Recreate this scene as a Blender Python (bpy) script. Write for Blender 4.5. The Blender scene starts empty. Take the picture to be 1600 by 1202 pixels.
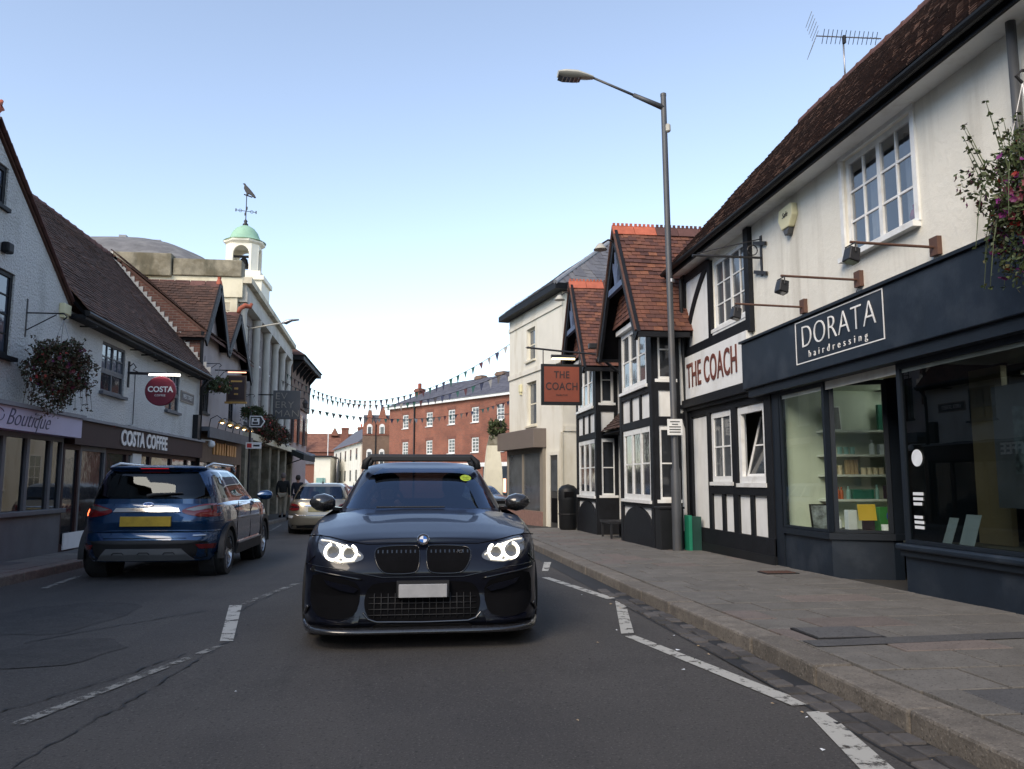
import bpy, bmesh, math, random
import numpy as np
from mathutils import Vector, Matrix, noise
random.seed(7)
R = math.radians
sc = bpy.context.scene
col = sc.collection
# ------------------------------------------------------------------ camera
cam_d = bpy.data.cameras.new('camera'); cam = bpy.data.objects.new('camera', cam_d); col.objects.link(cam)
cam_d.sensor_width = 36; cam_d.lens = 36*1250/1600; cam_d.clip_start = .05; cam_d.clip_end = 3000
cam.location = (0, 0, 1.19)
cam.rotation_euler = (R(90+6.888), 0, R(-7.018))
sc.camera = cam
# ------------------------------------------------------------------ sky and sun
SUN_EL, SUN_AZ = 36, 219        # azimuth measured clockwise from +Y (the street's direction)
w = bpy.data.worlds.new('World'); sc.world = w; w.use_nodes = True
nt = w.node_tree; bg = nt.nodes['Background']
sky = nt.nodes.new('ShaderNodeTexSky'); sky.sky_type = 'NISHITA'; sky.sun_disc = False
sky.sun_elevation = R(SUN_EL); sky.sun_rotation = R(SUN_AZ)
sky.air_density = 1.0; sky.dust_density = .3; sky.ozone_density = 1.8; sky.altitude = 50
hs = nt.nodes.new('ShaderNodeHueSaturation'); hs.inputs['Saturation'].default_value = .78
nt.links.new(sky.outputs[0], hs.inputs['Color']); nt.links.new(hs.outputs[0], bg.inputs[0]); bg.inputs[1].default_value = .15
sl = bpy.data.lights.new('sun', 'SUN'); sun = bpy.data.objects.new('sun', sl); col.objects.link(sun)
sl.energy = 1.9; sl.angle = R(35); sl.color = (1, .84, .64)
sd = Vector((math.sin(R(SUN_AZ))*math.cos(R(SUN_EL)), math.cos(R(SUN_AZ))*math.cos(R(SUN_EL)), math.sin(R(SUN_EL))))
sun.rotation_euler = (-sd).to_track_quat('-Z', 'Y').to_euler(); sun.location = (-20, -20, 30)
vs = sc.view_settings; vs.view_transform = 'Standard'; vs.look = 'None'; vs.gamma = 1; vs.exposure = .95
vs.use_curve_mapping = False

# ------------------------------------------------------------------ helpers
ORG = {}
def link(o): col.objects.link(o); return o
def tag(o, label=None, cat=None, group=None, kind=None):
    if label: o['label'] = label
    if cat: o['category'] = cat
    if group: o['group'] = group
    if kind: o['kind'] = kind
    return o
def thing(name, loc, label, cat, group=None):
    o = bpy.data.objects.new(name, None); link(o); o.location = loc; o.empty_display_size = .2
    ORG[o.name] = Vector(loc); return tag(o, label, cat, group)
def org(o): return ORG.get(o.name, Vector((0, 0, 0)))
class MB:
    def __init__(s): s.v = []; s.f = []
    def add(s, vs, fs):
        n = len(s.v); s.v += [tuple(p) for p in vs]; s.f += [tuple(i+n for i in f) for f in fs]; return s
    def box(s, x0, x1, y0, y1, z0, z1):
        return s.add([(x0,y0,z0),(x1,y0,z0),(x1,y1,z0),(x0,y1,z0),(x0,y0,z1),(x1,y0,z1),(x1,y1,z1),(x0,y1,z1)],
                     [(0,3,2,1),(4,5,6,7),(0,1,5,4),(1,2,6,5),(2,3,7,6),(3,0,4,7)])
    def prism(s, poly, vec):
        n = len(poly); v = Vector(vec); a = [Vector(p) for p in poly]
        return s.add(a+[p+v for p in a], [tuple(range(n))[::-1], tuple(range(n, 2*n))]+[(i,(i+1)%n,n+(i+1)%n,n+i) for i in range(n)])
    def bar(s, p, q, w, h, up=(0,0,1)):
        p, q = Vector(p), Vector(q); d = (q-p).normalized(); u = Vector(up)
        sd_ = d.cross(u)
        if sd_.length < 1e-4: sd_ = d.cross(Vector((1,0,0)))
        sd_.normalize(); u = sd_.cross(d).normalized()
        a = sd_*w/2; b = u*h/2
        return s.add([p-a-b,p+a-b,p+a+b,p-a+b,q-a-b,q+a-b,q+a+b,q-a+b],[(0,3,2,1),(4,5,6,7),(0,1,5,4),(1,2,6,5),(2,3,7,6),(3,0,4,7)])
    def tube(s, pts, r, n=8, cap=True):
        pts = [Vector(p) for p in pts]; rs = r if isinstance(r, (list, tuple)) else [r]*len(pts)
        base = len(s.v); ref = None
        for i, p in enumerate(pts):
            d = (pts[min(i+1,len(pts)-1)]-pts[max(i-1,0)])
            if d.length < 1e-9: d = Vector((0,0,1))
            d.normalize()
            if ref is None: ref = Vector((0,0,1)) if abs(d.z) < .9 else Vector((1,0,0))
            a = d.cross(ref).normalized(); b = d.cross(a).normalized(); ref = a.cross(d)
            for k in range(n):
                t = 2*math.pi*k/n; s.v.append(tuple(p+(a*math.cos(t)+b*math.sin(t))*rs[i]))
        for i in range(len(pts)-1):
            for k in range(n):
                s.f.append((base+i*n+k, base+i*n+(k+1)%n, base+(i+1)*n+(k+1)%n, base+(i+1)*n+k))
        if cap:
            s.f.append(tuple(base+k for k in range(n))[::-1]); m = base+(len(pts)-1)*n; s.f.append(tuple(m+k for k in range(n)))
        return s
    def lathe(s, prof, c=(0,0,0), n=16, ax='z', cap=True, sq=None):
        base = len(s.v); c = Vector(c)
        for (r, h) in prof:
            for k in range(n):
                t = 2*math.pi*(k+.5)/n; a, b = r*math.cos(t), r*math.sin(t)
                s.v.append(tuple(c+Vector({'z':(a,b,h),'x':(h,a,b),'y':(a,h,b)}[ax])))
        for i in range(len(prof)-1):
            for k in range(n): s.f.append((base+i*n+k, base+i*n+(k+1)%n, base+(i+1)*n+(k+1)%n, base+(i+1)*n+k))
        if cap:
            s.f.append(tuple(base+k for k in range(n))[::-1]); m = base+(len(prof)-1)*n; s.f.append(tuple(m+k for k in range(n)))
        return s
    def grid(s, P):                       # P: rows of points
        n0 = len(s.v); a = len(P); b = len(P[0])
        for r in P: s.v += [tuple(p) for p in r]
        for i in range(a-1):
            for j in range(b-1): s.f.append((n0+i*b+j, n0+i*b+j+1, n0+(i+1)*b+j+1, n0+(i+1)*b+j))
        return s
    def build(s, name, mat, parent=None, smooth=False, bevel=0, recalc=True, kind=None, label=None, auto=None, solid=0):
        me = bpy.data.meshes.new(name); o_ = org(parent) if parent else Vector((0,0,0))
        me.from_pydata([(x-o_.x, y-o_.y, z-o_.z) for x, y, z in s.v], [], s.f)
        if recalc:
            bm = bmesh.new(); bm.from_mesh(me); bmesh.ops.recalc_face_normals(bm, faces=bm.faces); bm.to_mesh(me); bm.free()
        for m in (mat if isinstance(mat, (list, tuple)) else [mat]): me.materials.append(M[m])
        if smooth: me.polygons.foreach_set('use_smooth', [True]*len(me.polygons))
        if auto: me.set_sharp_from_angle(angle=R(auto))
        o = bpy.data.objects.new(name, me); link(o)
        if parent: o.parent = parent; ORG[o.name] = o_
        if solid:
            b = o.modifiers.new('solid', 'SOLIDIFY'); b.thickness = solid; b.offset = -1
        if bevel:
            b = o.modifiers.new('bevel', 'BEVEL'); b.width = bevel; b.segments = 2; b.limit_method = 'ANGLE'; b.angle_limit = R(40)
        if kind: o['kind'] = kind
        if label: o['label'] = label
        return o
def copyobj(o, parent, loc=None):
    c = o.copy(); link(c); c.parent = parent
    if loc is not None: c.location = loc
    return c
def copytree(o, parent=None, loc=None, label=None, group=None):
    c = o.copy(); link(c); c.parent = parent
    if loc is not None: c.location = loc
    if label: c['label'] = label
    if group: c['group'] = group
    for ch in o.children: copytree(ch, c)
    return c
class Fr:                                 # a facade frame: s along, d outward, z up
    def __init__(f, o, a, n): f.o = Vector(o); f.a = Vector(a).normalized(); f.n = Vector(n).normalized()
    def p(f, s, d, z): return f.o+f.a*s+f.n*d+Vector((0,0,z))
    def box(f, mb, s0, s1, d0, d1, z0, z1):
        return mb.add([f.p(s,d,z) for z in (z0,z1) for (s,d) in ((s0,d0),(s1,d0),(s1,d1),(s0,d1))],
                      [(0,3,2,1),(4,5,6,7),(0,1,5,4),(1,2,6,5),(2,3,7,6),(3,0,4,7)])
    def poly(f, mb, pts, d0, d1): return mb.prism([f.p(s,d0,z) for s, z in pts], f.n*(d1-d0))
    def bx(f, name, mat, par, *a, **k): return f.box(MB(), *a).build(name, mat, par, **k)
    def beam(f, name, mat, par, p, q, w, d0, d1, **k):       # straight timber between (s,z) points
        (s0,z0),(s1,z1) = p, q; dx, dz = s1-s0, z1-z0; L = math.hypot(dx,dz); nx, nz = -dz/L*w/2, dx/L*w/2
        return f.poly(MB(), [(s0+nx,z0+nz),(s1+nx,z1+nz),(s1-nx,z1-nz),(s0-nx,z0-nz)], d0, d1).build(name, mat, par, **k)
    def curve(f, name, mat, par, pts, w, d0, d1, **k):
        L, Rr = [], []
        for i, (s, z) in enumerate(pts):
            a = pts[max(i-1,0)]; b = pts[min(i+1,len(pts)-1)]; dx, dz = b[0]-a[0], b[1]-a[1]; l = math.hypot(dx,dz)
            L.append((s-dz/l*w/2, z+dx/l*w/2)); Rr.append((s+dz/l*w/2, z-dx/l*w/2))
        mb = MB(); n = len(pts)
        for d in (d0, d1):
            for q in (L, Rr): mb.v += [tuple(f.p(s,d,z)) for s, z in q]
        for i in range(n-1):
            mb.f += [(i,i+1,n+i+1,n+i),(2*n+i,3*n+i,3*n+i+1,2*n+i+1),(i,2*n+i,2*n+i+1,i+1),(n+i,n+i+1,3*n+i+1,3*n+i)]
        mb.f += [(0,n,3*n,2*n),(n-1,3*n-1,4*n-1,2*n-1)]
        return mb.build(name, mat, par, **k)
def skin(fr, mb, s0, s1, z0, z1, ops=(), d=0, rev=.12):
    """front skin of a wall with openings (s0,s1,z0,z1) and their reveals"""
    S = sorted({s0, s1, *[v for o in ops for v in o[:2]]}); Z = sorted({z0, z1, *[v for o in ops for v in o[2:4]]})
    for i in range(len(S)-1):
        for j in range(len(Z)-1):
            cs, cz = (S[i]+S[i+1])/2, (Z[j]+Z[j+1])/2
            if any(o[0] < cs < o[1] and o[2] < cz < o[3] for o in ops): continue
            mb.add([fr.p(S[i],d,Z[j]),fr.p(S[i+1],d,Z[j]),fr.p(S[i+1],d,Z[j+1]),fr.p(S[i],d,Z[j+1])],[(0,1,2,3)])
    for o in ops:
        a, b, c, e = o[:4]
        for (p, q) in (((a,c),(b,c)),((b,c),(b,e)),((b,e),(a,e)),((a,e),(a,c))):
            mb.add([fr.p(p[0],d,p[1]),fr.p(q[0],d,q[1]),fr.p(q[0],d-rev,q[1]),fr.p(p[0],d-rev,p[1])],[(0,1,2,3)])
    return mb
def window(fr, par, s0, s1, z0, z1, nx=2, nz=2, fw=.06, bw=.025, mat='white_gloss', pane='glass_dark', d=-.06, t=.05, mull=(), sill=0, split=1, name='window', bars=True):
    """frame part with each pane and the sill as sub-parts; split = lights side by side"""
    mb = MB(); fr.box(mb,s0,s1,d-t,d,z0,z0+fw); fr.box(mb,s0,s1,d-t,d,z1-fw,z1)
    fr.box(mb,s0,s0+fw,d-t,d-.001,z0+fw,z1-fw); fr.box(mb,s1-fw,s1,d-t,d-.001,z0+fw,z1-fw)
    w = (s1-s0-2*fw-(split-1)*fw)/split; first = {}
    wo = None; panes = []
    for k in range(split):
        a = s0+fw+k*(w+fw)
        if k: fr.box(mb,a-fw,a,d-t,d-.001,z0+fw,z1-fw)
        pw = (w-(nx-1)*bw)/nx; ph = (z1-z0-2*fw-(nz-1)*bw)/nz
        for i in range(1,nx): fr.box(mb,a+i*(pw+bw)-bw,a+i*(pw+bw),d-t*.8,d-.008,z0+fw,z1-fw)
        for j in range(1,nz): fr.box(mb,a,a+w,d-t*.8+.004,d-.011,z0+fw+j*(ph+bw)-bw,z0+fw+j*(ph+bw))
        for i in range(nx):
            for j in range(nz): panes.append((a+i*(pw+bw), z0+fw+j*(ph+bw), pw, ph))
    wo = mb.build(name, mat, par)
    if panes:
        a, z, pw, ph = panes[0]; ro = Vector(org(wo))
        g = fr.box(MB(), a-.004, a+pw+.004, d-t*.62, d-t*.5, z-.004, z+ph+.004).build('pane', pane, wo)
        for (a2, z2, _, _) in panes[1:]: copyobj(g, wo, fr.a*(a2-a)+Vector((0,0,z2-z)))
    if sill: fr.box(MB(), s0-.06, s1+.06, d-t, sill, z0-.06, z0-.002).build('sill', mat, wo)
    return wo
def tiles(mb, o, a, up, L, Hs, tw, th, rng, skew=None, j=.006, thick=.018, rowbow=0):
    """courses of separate plain tiles: o lower corner, a along the eave, up the slope direction"""
    o = Vector(o); a = Vector(a).normalized(); up = Vector(up).normalized(); n = a.cross(up).normalized()
    if n.z < 0: n = -n
    rows = int(Hs/th)
    for r in range(rows+1):
        off = (r%2)*tw/2; sh = skew(min(r*th+th*1.7,Hs)) if skew else (0, L)
        k = sh[0]-off
        while k < sh[1]:
            x0 = max(k+.003, sh[0]); x1 = min(k+tw-.003, sh[1]); k += tw
            if x1-x0 < .02: continue
            dz = rng.uniform(-j, j); sag = .045*noise.noise(Vector((x0*.55+o.y,r*th*.7,o.x)))+.02*noise.noise(Vector((x0*2.1,r*th*2.0,o.z))); y0 = r*th+rng.uniform(-j, j)-(rng.uniform(.01,.05) if rng.random() < .012 else 0); y1 = min(r*th+th*1.9, Hs+.02); h = thick+rng.uniform(0, j)+.012
            b = o+n*(dz*.4+max(0,sag))
            q = [b+a*x0+up*y0+n*h, b+a*x1+up*y0+n*(h+rng.uniform(-j,j)*.6), b+a*x1+up*y1+n*.006, b+a*x0+up*y1+n*.006,
                 b+a*x0+up*y0+n*(h-thick), b+a*x1+up*y0+n*(h-thick)]
            mb.add(q, [(0,1,2,3),(4,5,1,0),(5,2,1),(4,0,3)])
    return mb
def text(body, size, fr_p, a, up, mat, parent, depth=.01, name='lettering', sx=1, off=0, shear=0, align='CENTER', space=1):
    c = bpy.data.curves.new('lettering', 'FONT'); c.body = body; c.size = size; c.extrude = depth/2; c.align_x = align; c.align_y = 'CENTER'
    c.offset = off; c.shear = shear; c.space_character = space; c.resolution_u = 4
    t = bpy.data.objects.new('t', c); link(t)
    me = bpy.data.meshes.new_from_object(t.evaluated_get(bpy.context.evaluated_depsgraph_get()))
    bpy.data.objects.remove(t); bpy.data.curves.remove(c)
    a = Vector(a).normalized(); up = Vector(up).normalized(); n = a.cross(up); o_ = Vector(fr_p)-(org(parent) if parent else Vector((0,0,0)))
    m = Matrix(((a.x*sx,up.x,n.x,o_.x),(a.y*sx,up.y,n.y,o_.y),(a.z*sx,up.z,n.z,o_.z),(0,0,0,1))); me.transform(m)
    me.materials.clear(); me.materials.append(M[mat])
    o = bpy.data.objects.new(name, me); link(o); o.parent = parent
    if parent: ORG[o.name] = org(parent)
    return o
def arc(c, r, t0, t1, n): return [(c[0]+r*math.cos(t0+(t1-t0)*i/n), c[1]+r*math.sin(t0+(t1-t0)*i/n)) for i in range(n+1)]
def G(y): return -.013*max(0, min(y, 70)-5)          # the street falls away gently

# ------------------------------------------------------------------ materials
M = {}
def mat(name, c, rough=.6, metal=0, var=.12, vs=3, bump=0, bs=60, coat=0, emit=0, isl=None, orand=0, spec=.5, dirt=None, dscale=(1,1,1), detail=6, speck=0, patch=None, pscale=.6, bump2=0, bd=.02):
    m = bpy.data.materials.new(name); m.use_nodes = True; t = m.node_tree; N = t.nodes; K = t.links; b = N['Principled BSDF']
    tc = N.new('ShaderNodeTexCoord'); co = tc.outputs['Object']
    if orand:
        oi = N.new('ShaderNodeObjectInfo'); ad = N.new('ShaderNodeVectorMath'); ad.operation = 'MULTIPLY_ADD'
        cb = N.new('ShaderNodeCombineXYZ'); K.new(oi.outputs['Random'], cb.inputs[0]); K.new(oi.outputs['Random'], cb.inputs[1])
        K.new(cb.outputs[0], ad.inputs[0]); ad.inputs[1].default_value = (37,91,0); K.new(co, ad.inputs[2]); co = ad.outputs[0]
    def nz(scale, det=detail, sc3=None):
        n = N.new('ShaderNodeTexNoise'); n.inputs['Scale'].default_value = scale; n.inputs['Detail'].default_value = det; n.inputs['Roughness'].default_value = .6
        if sc3:
            mp = N.new('ShaderNodeMapping'); mp.inputs['Scale'].default_value = sc3; K.new(co, mp.inputs[0]); K.new(mp.outputs[0], n.inputs['Vector'])
        else: K.new(co, n.inputs['Vector'])
        return n.outputs['Fac']
    def mix(f, a, bb, mode='MIX'):
        x = N.new('ShaderNodeMix'); x.data_type = 'RGBA'; x.blend_type = mode
        for s, v in ((x.inputs[0], f), (x.inputs[6], a), (x.inputs[7], bb)):
            if isinstance(v, bpy.types.NodeSocket): K.new(v, s)
            else: s.default_value = v if not isinstance(v, tuple) else (*v[:3], 1)
        return x.outputs[2]
    def ramp(f, a, bb):
        r = N.new('ShaderNodeMapRange'); r.inputs[1].default_value = a; r.inputs[2].default_value = bb; K.new(f, r.inputs[0]); return r.outputs[0]
    lo = tuple(x*(1-var) for x in c); hi = tuple(min(1, x*(1+var)) for x in c)
    if isl:                                      # several colours, one per loose piece
        ge = N.new('ShaderNodeNewGeometry'); cr = N.new('ShaderNodeValToRGB'); cr.color_ramp.interpolation = 'LINEAR'
        e = cr.color_ramp.elements; e[0].color = (*isl[0],1); e[1].color = (*isl[-1],1)
        for i in range(1, len(isl)-1): x = e.new(i/(len(isl)-1)); x.color = (*isl[i],1)
        K.new(ge.outputs['Random Per Island'], cr.inputs[0])
        cc = mix(ramp(nz(vs),.3,.7), cr.outputs[0], cr.outputs[0]); cc = mix(ramp(nz(vs*1.7),.3,.75), cc, mix(.5, cc, tuple(x*.45 for x in isl[0])))
    else: cc = mix(ramp(nz(vs),.3,.7), lo, hi)
    if orand:
        hs = N.new('ShaderNodeHueSaturation'); r = N.new('ShaderNodeMapRange'); r.inputs[3].default_value = 1-orand; r.inputs[4].default_value = 1+orand
        K.new(oi.outputs['Random'], r.inputs[0]); K.new(r.outputs[0], hs.inputs['Value']); K.new(cc, hs.inputs['Color']); cc = hs.outputs[0]
    if patch: cc = mix(ramp(nz(pscale, 4),.48,.62), cc, patch)
    if dirt: cc = mix(ramp(nz(1.0, 8, dscale),.5,.78), cc, dirt)
    if speck:
        cc = mix(ramp(nz(70,3),.57,.66), cc, tuple(min(1,x*(1+speck)) for x in c)); cc = mix(ramp(nz(48,3),.43,.33), cc, tuple(x*.45 for x in c))
    K.new(cc, b.inputs['Base Color'])
    b.inputs['Roughness'].default_value = rough; b.inputs['Metallic'].default_value = metal; b.inputs['Specular IOR Level'].default_value = spec
    b.inputs['Coat Weight'].default_value = coat; b.inputs['Coat Roughness'].default_value = .03
    if emit: b.inputs['Emission Color'].default_value = (*c,1); b.inputs['Emission Strength'].default_value = emit
    if bump:
        bp = N.new('ShaderNodeBump'); bp.inputs['Strength'].default_value = bump; bp.inputs['Distance'].default_value = bd; K.new(nz(bs,4), bp.inputs['Height'])
        nn = bp.outputs[0]
        if bump2:
            b2 = N.new('ShaderNodeBump'); b2.inputs['Strength'].default_value = bump2; b2.inputs['Distance'].default_value = .05; K.new(nz(bs*.12,3), b2.inputs['Height']); K.new(nn, b2.inputs['Normal']); nn = b2.outputs[0]
        K.new(nn, b.inputs['Normal'])
    M[name] = m; return m
def glass(name, tint, gl=1.5, rough=.01, ripple=0, gtint=(1,1,1)):
    m = bpy.data.materials.new(name); m.use_nodes = True; t = m.node_tree; N = t.nodes; K = t.links
    N.remove(N['Principled BSDF']); out = N['Material Output']
    tr = N.new('ShaderNodeBsdfTransparent'); tr.inputs[0].default_value = (*tint,1); gs = N.new('ShaderNodeBsdfGlossy'); gs.inputs['Roughness'].default_value = rough; gs.inputs[0].default_value = (*gtint,1)
    fr = N.new('ShaderNodeFresnel'); fr.inputs[0].default_value = gl; mx = N.new('ShaderNodeMixShader')
    if ripple:
        tc = N.new('ShaderNodeTexCoord'); nz = N.new('ShaderNodeTexNoise'); nz.inputs['Scale'].default_value = 2.5; K.new(tc.outputs['Object'], nz.inputs['Vector'])
        bp = N.new('ShaderNodeBump'); bp.inputs['Strength'].default_value = ripple; bp.inputs['Distance'].default_value = .02; K.new(nz.outputs[0], bp.inputs['Height'])
        K.new(bp.outputs[0], gs.inputs['Normal']); K.new(bp.outputs[0], fr.inputs['Normal'])
    ge = N.new('ShaderNodeNewGeometry'); iv = N.new('ShaderNodeMath'); iv.operation = 'SUBTRACT'; iv.inputs[0].default_value = 1; K.new(ge.outputs['Backfacing'], iv.inputs[1])
    mu = N.new('ShaderNodeMath'); mu.operation = 'MULTIPLY'; K.new(fr.outputs[0], mu.inputs[0]); K.new(iv.outputs[0], mu.inputs[1])   # only the outer face mirrors
    K.new(mu.outputs[0], mx.inputs[0]); K.new(tr.outputs[0], mx.inputs[1]); K.new(gs.outputs[0], mx.inputs[2]); K.new(mx.outputs[0], out.inputs[0]); M[name] = m
def brickmat(name, c1, c2, mortar, bw=.225, bh=.075, var=.2):
    m = bpy.data.materials.new(name); m.use_nodes = True; t = m.node_tree; N = t.nodes; K = t.links; b = N['Principled BSDF']
    tc = N.new('ShaderNodeTexCoord'); sp = N.new('ShaderNodeSeparateXYZ'); K.new(tc.outputs['Object'], sp.inputs[0])
    ad = N.new('ShaderNodeMath'); K.new(sp.outputs[0], ad.inputs[0]); K.new(sp.outputs[1], ad.inputs[1])
    cb = N.new('ShaderNodeCombineXYZ'); K.new(ad.outputs[0], cb.inputs[0]); K.new(sp.outputs[2], cb.inputs[1])
    br = N.new('ShaderNodeTexBrick'); K.new(cb.outputs[0], br.inputs['Vector']); br.inputs['Color1'].default_value = (*c1,1); br.inputs['Color2'].default_value = (*c2,1); br.inputs['Mortar'].default_value = (*mortar,1)
    br.inputs['Scale'].default_value = 1; br.inputs['Brick Width'].default_value = bw; br.inputs['Row Height'].default_value = bh; br.inputs['Mortar Size'].default_value = .009
    nz = N.new('ShaderNodeTexNoise'); nz.inputs['Scale'].default_value = .8; nz.inputs['Detail'].default_value = 8; K.new(tc.outputs['Object'], nz.inputs['Vector'])
    mx = N.new('ShaderNodeMix'); mx.data_type = 'RGBA'; mx.blend_type = 'MULTIPLY'; mx.inputs[0].default_value = .6; K.new(br.outputs[0], mx.inputs[6])
    cr = N.new('ShaderNodeValToRGB'); cr.color_ramp.elements[0].position = .3; cr.color_ramp.elements[0].color = (.5,.45,.45,1); cr.color_ramp.elements[1].position = .7; cr.color_ramp.elements[1].color = (1.1,1.05,1,1)
    K.new(nz.outputs[0], cr.inputs[0]); K.new(cr.outputs[0], mx.inputs[7]); K.new(mx.outputs[2], b.inputs['Base Color']); b.inputs['Roughness'].default_value = .85
    bp = N.new('ShaderNodeBump'); bp.inputs['Strength'].default_value = .5; bp.inputs['Distance'].default_value = .01; K.new(br.outputs['Fac'], bp.inputs['Height']); bp.invert = True; K.new(bp.outputs[0], b.inputs['Normal'])
    M[name] = m
def wornpaint(name, c, amount):
    """road paint with bare patches worn through it"""
    m = bpy.data.materials.new(name); m.use_nodes = True; t = m.node_tree; N = t.nodes; K = t.links; b = N['Principled BSDF']; out = N['Material Output']
    tc = N.new('ShaderNodeTexCoord'); a = N.new('ShaderNodeTexNoise'); a.inputs['Scale'].default_value = 7; a.inputs['Detail'].default_value = 10; a.inputs['Roughness'].default_value = .75; K.new(tc.outputs['Object'], a.inputs['Vector'])
    r = N.new('ShaderNodeMapRange'); r.inputs[1].default_value = amount-.04; r.inputs[2].default_value = amount+.04; K.new(a.outputs[0], r.inputs[0])
    b.inputs['Base Color'].default_value = (*c,1); b.inputs['Roughness'].default_value = .7
    tr = N.new('ShaderNodeBsdfTransparent'); mx = N.new('ShaderNodeMixShader'); K.new(r.outputs[0], mx.inputs[0]); K.new(tr.outputs[0], mx.inputs[1]); K.new(b.outputs[0], mx.inputs[2]); K.new(mx.outputs[0], out.inputs[0]); M[name] = m
# surfaces
mat('asphalt_patch', (.046,.043,.041), .88, var=.25, vs=5, bump=.7, bs=45, speck=1.1)
mat('asphalt', (.060,.055,.051), .85, var=.22, vs=.9, bump=.5, bs=70, speck=.9, patch=(.048,.044,.042), pscale=.35, dirt=(.080,.072,.065), dscale=(1.6,.10,1))
mat('ground_far', (.10,.10,.08), .9)
mat('slab', (.142,.133,.120), .8, var=.15, vs=5, bump=.25, bs=70, orand=.12, dirt=(.095,.088,.076), dscale=(3,3,1), speck=.35)
mat('slab_dark', (.085,.084,.085), .8, var=.15, vs=5, bump=.25, bs=70, orand=.15, speck=.4)
mat('slab_pink', (.15,.125,.112), .8, var=.15, vs=5, bump=.25, bs=70, orand=.15, speck=.35)
mat('joint', (.028,.026,.023), .95, var=.3, vs=20)
mat('kerb', (.16,.142,.12), .8, var=.25, vs=9, bump=.35, bs=60, orand=.2, dirt=(.09,.08,.07), dscale=(4,4,9), speck=.5)
mat('sett', (.075,.068,.063), .75, var=.25, vs=9, bump=.4, bs=50, orand=.35)
mat('tar', (.02,.02,.021), .7, var=.2)
wornpaint('road_paint', (.44,.43,.39), .435)
wornpaint('road_paint_worn', (.25,.24,.215), .49)
mat('render_white', (.75,.73,.65), .9, var=.05, vs=1.5, bump=.25, bs=90, bump2=.15, dirt=(.50,.47,.40), dscale=(2.6,2.6,.28))
mat('roughcast', (.70,.71,.69), .95, var=.16, vs=38, bump=1.0, bs=26, bd=.07, bump2=.5, dirt=(.42,.43,.40), dscale=(1.2,1.2,.45))
mat('render_grey', (.40,.37,.37), .95, var=.08, vs=2, bump=.4, bs=60, dirt=(.3,.28,.28), dscale=(1,1,.4))
mat('render_cream', (.70,.68,.60), .9, var=.05, vs=1.2, bump=.2, bs=60, dirt=(.45,.40,.28), dscale=(1.3,1.3,.35))
mat('render_pink', (.42,.33,.31), .9, var=.08)
mat('panel_white', (.74,.75,.74), .7, var=.05, vs=4, bump=.15, bs=50, dirt=(.55,.55,.52), dscale=(2,2,.6))
mat('timber_black', (.008,.009,.012), .6, spec=.25, var=.3, vs=6, bump=.25, bs=30)
mat('navy', (.011,.018,.030), .45, spec=.3, var=.15, vs=3, bump=.05, bs=40, dirt=(.035,.045,.06), dscale=(2,2,2))
mat('navy_dark', (.009,.014,.022), .5, spec=.3, var=.15, vs=3)
mat('black_paint', (.009,.010,.012), .5, spec=.3, var=.3)
mat('black_matt', (.005,.005,.006), .85, spec=.08, var=.3)
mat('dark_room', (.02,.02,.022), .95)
mat('white_gloss', (.76,.77,.76), .4, var=.04, vs=6, dirt=(.55,.54,.5), dscale=(4,4,4))
mat('cream_gloss', (.66,.62,.5), .5, var=.05)
mat('lavender', (.50,.47,.62), .6, var=.04)
mat('lavender_ink', (.06,.06,.12), .6)
mat('stall_grey', (.09,.10,.115), .6, var=.15, bump=.1, bs=20)
mat('costa_brown', (.034,.015,.016), .6, spec=.25, var=.1)
mat('costa_red', (.16,.012,.03), .45, var=.05)
mat('letter_white', (.82,.82,.80), .5, var=.02)
mat('letter_rust', (.13,.035,.022), .6, var=.05)
mat('sign_orange', (.19,.042,.020), .6, var=.06, vs=5)
mat('letter_dark', (.028,.012,.012), .6)
mat('steel', (.35,.35,.36), .4, metal=.8, var=.1)
mat('iron', (.025,.025,.028), .5, metal=.3, var=.2)
mat('grey_pole', (.055,.06,.068), .5, var=.15, dirt=(.09,.08,.07), dscale=(3,3,1))
mat('lamp_body', (.42,.40,.34), .5, var=.06)
mat('rust_brown', (.10,.05,.035), .7, var=.2)
mat('tile_red', (.25,.1,.06), .85, vs=6, isl=[(.07,.03,.026),(.12,.05,.038),(.20,.075,.045),(.10,.045,.04),(.25,.10,.055),(.13,.055,.04)], bump=.3, bs=60)
mat('tile_brown', (.12,.07,.05), .9, vs=3, isl=[(.052,.030,.024),(.090,.048,.036),(.066,.037,.029),(.125,.064,.045),(.060,.036,.030)], bump=.35, bs=50)
mat('tile_end', (.12,.06,.045), .9, isl=[(.07,.035,.03),(.11,.055,.04),(.15,.07,.05)])
mat('slate', (.12,.12,.14), .7, isl=[(.10,.10,.115),(.14,.14,.155),(.115,.115,.13),(.17,.165,.17)], vs=2)
mat('slate_old', (.15,.145,.145), .85, var=.3, vs=2.5, bump=.4, bs=12, dirt=(.30,.29,.27), dscale=(.8,.8,2))
mat('slate_far', (.10,.10,.13), .75, isl=[(.075,.075,.10),(.10,.10,.125),(.125,.125,.15)], vs=2)
mat('tile_far', (.22,.10,.07), .9, isl=[(.17,.075,.055),(.22,.10,.07),(.26,.12,.08)], vs=2)
mat('ridge_red', (.38,.10,.055), .8, var=.2, vs=6, orand=.25)
mat('ridge_dark', (.11,.05,.042), .85, var=.2, vs=6, orand=.2)
mat('lead', (.22,.23,.25), .6, var=.15, vs=4)
mat('mortar', (.50,.48,.44), .95, var=.15, vs=8)
mat('stone', (.52,.47,.36), .9, var=.15, vs=3, bump=.3, bs=25, dirt=(.20,.18,.14), dscale=(1,1,.35), orand=.12)
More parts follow.
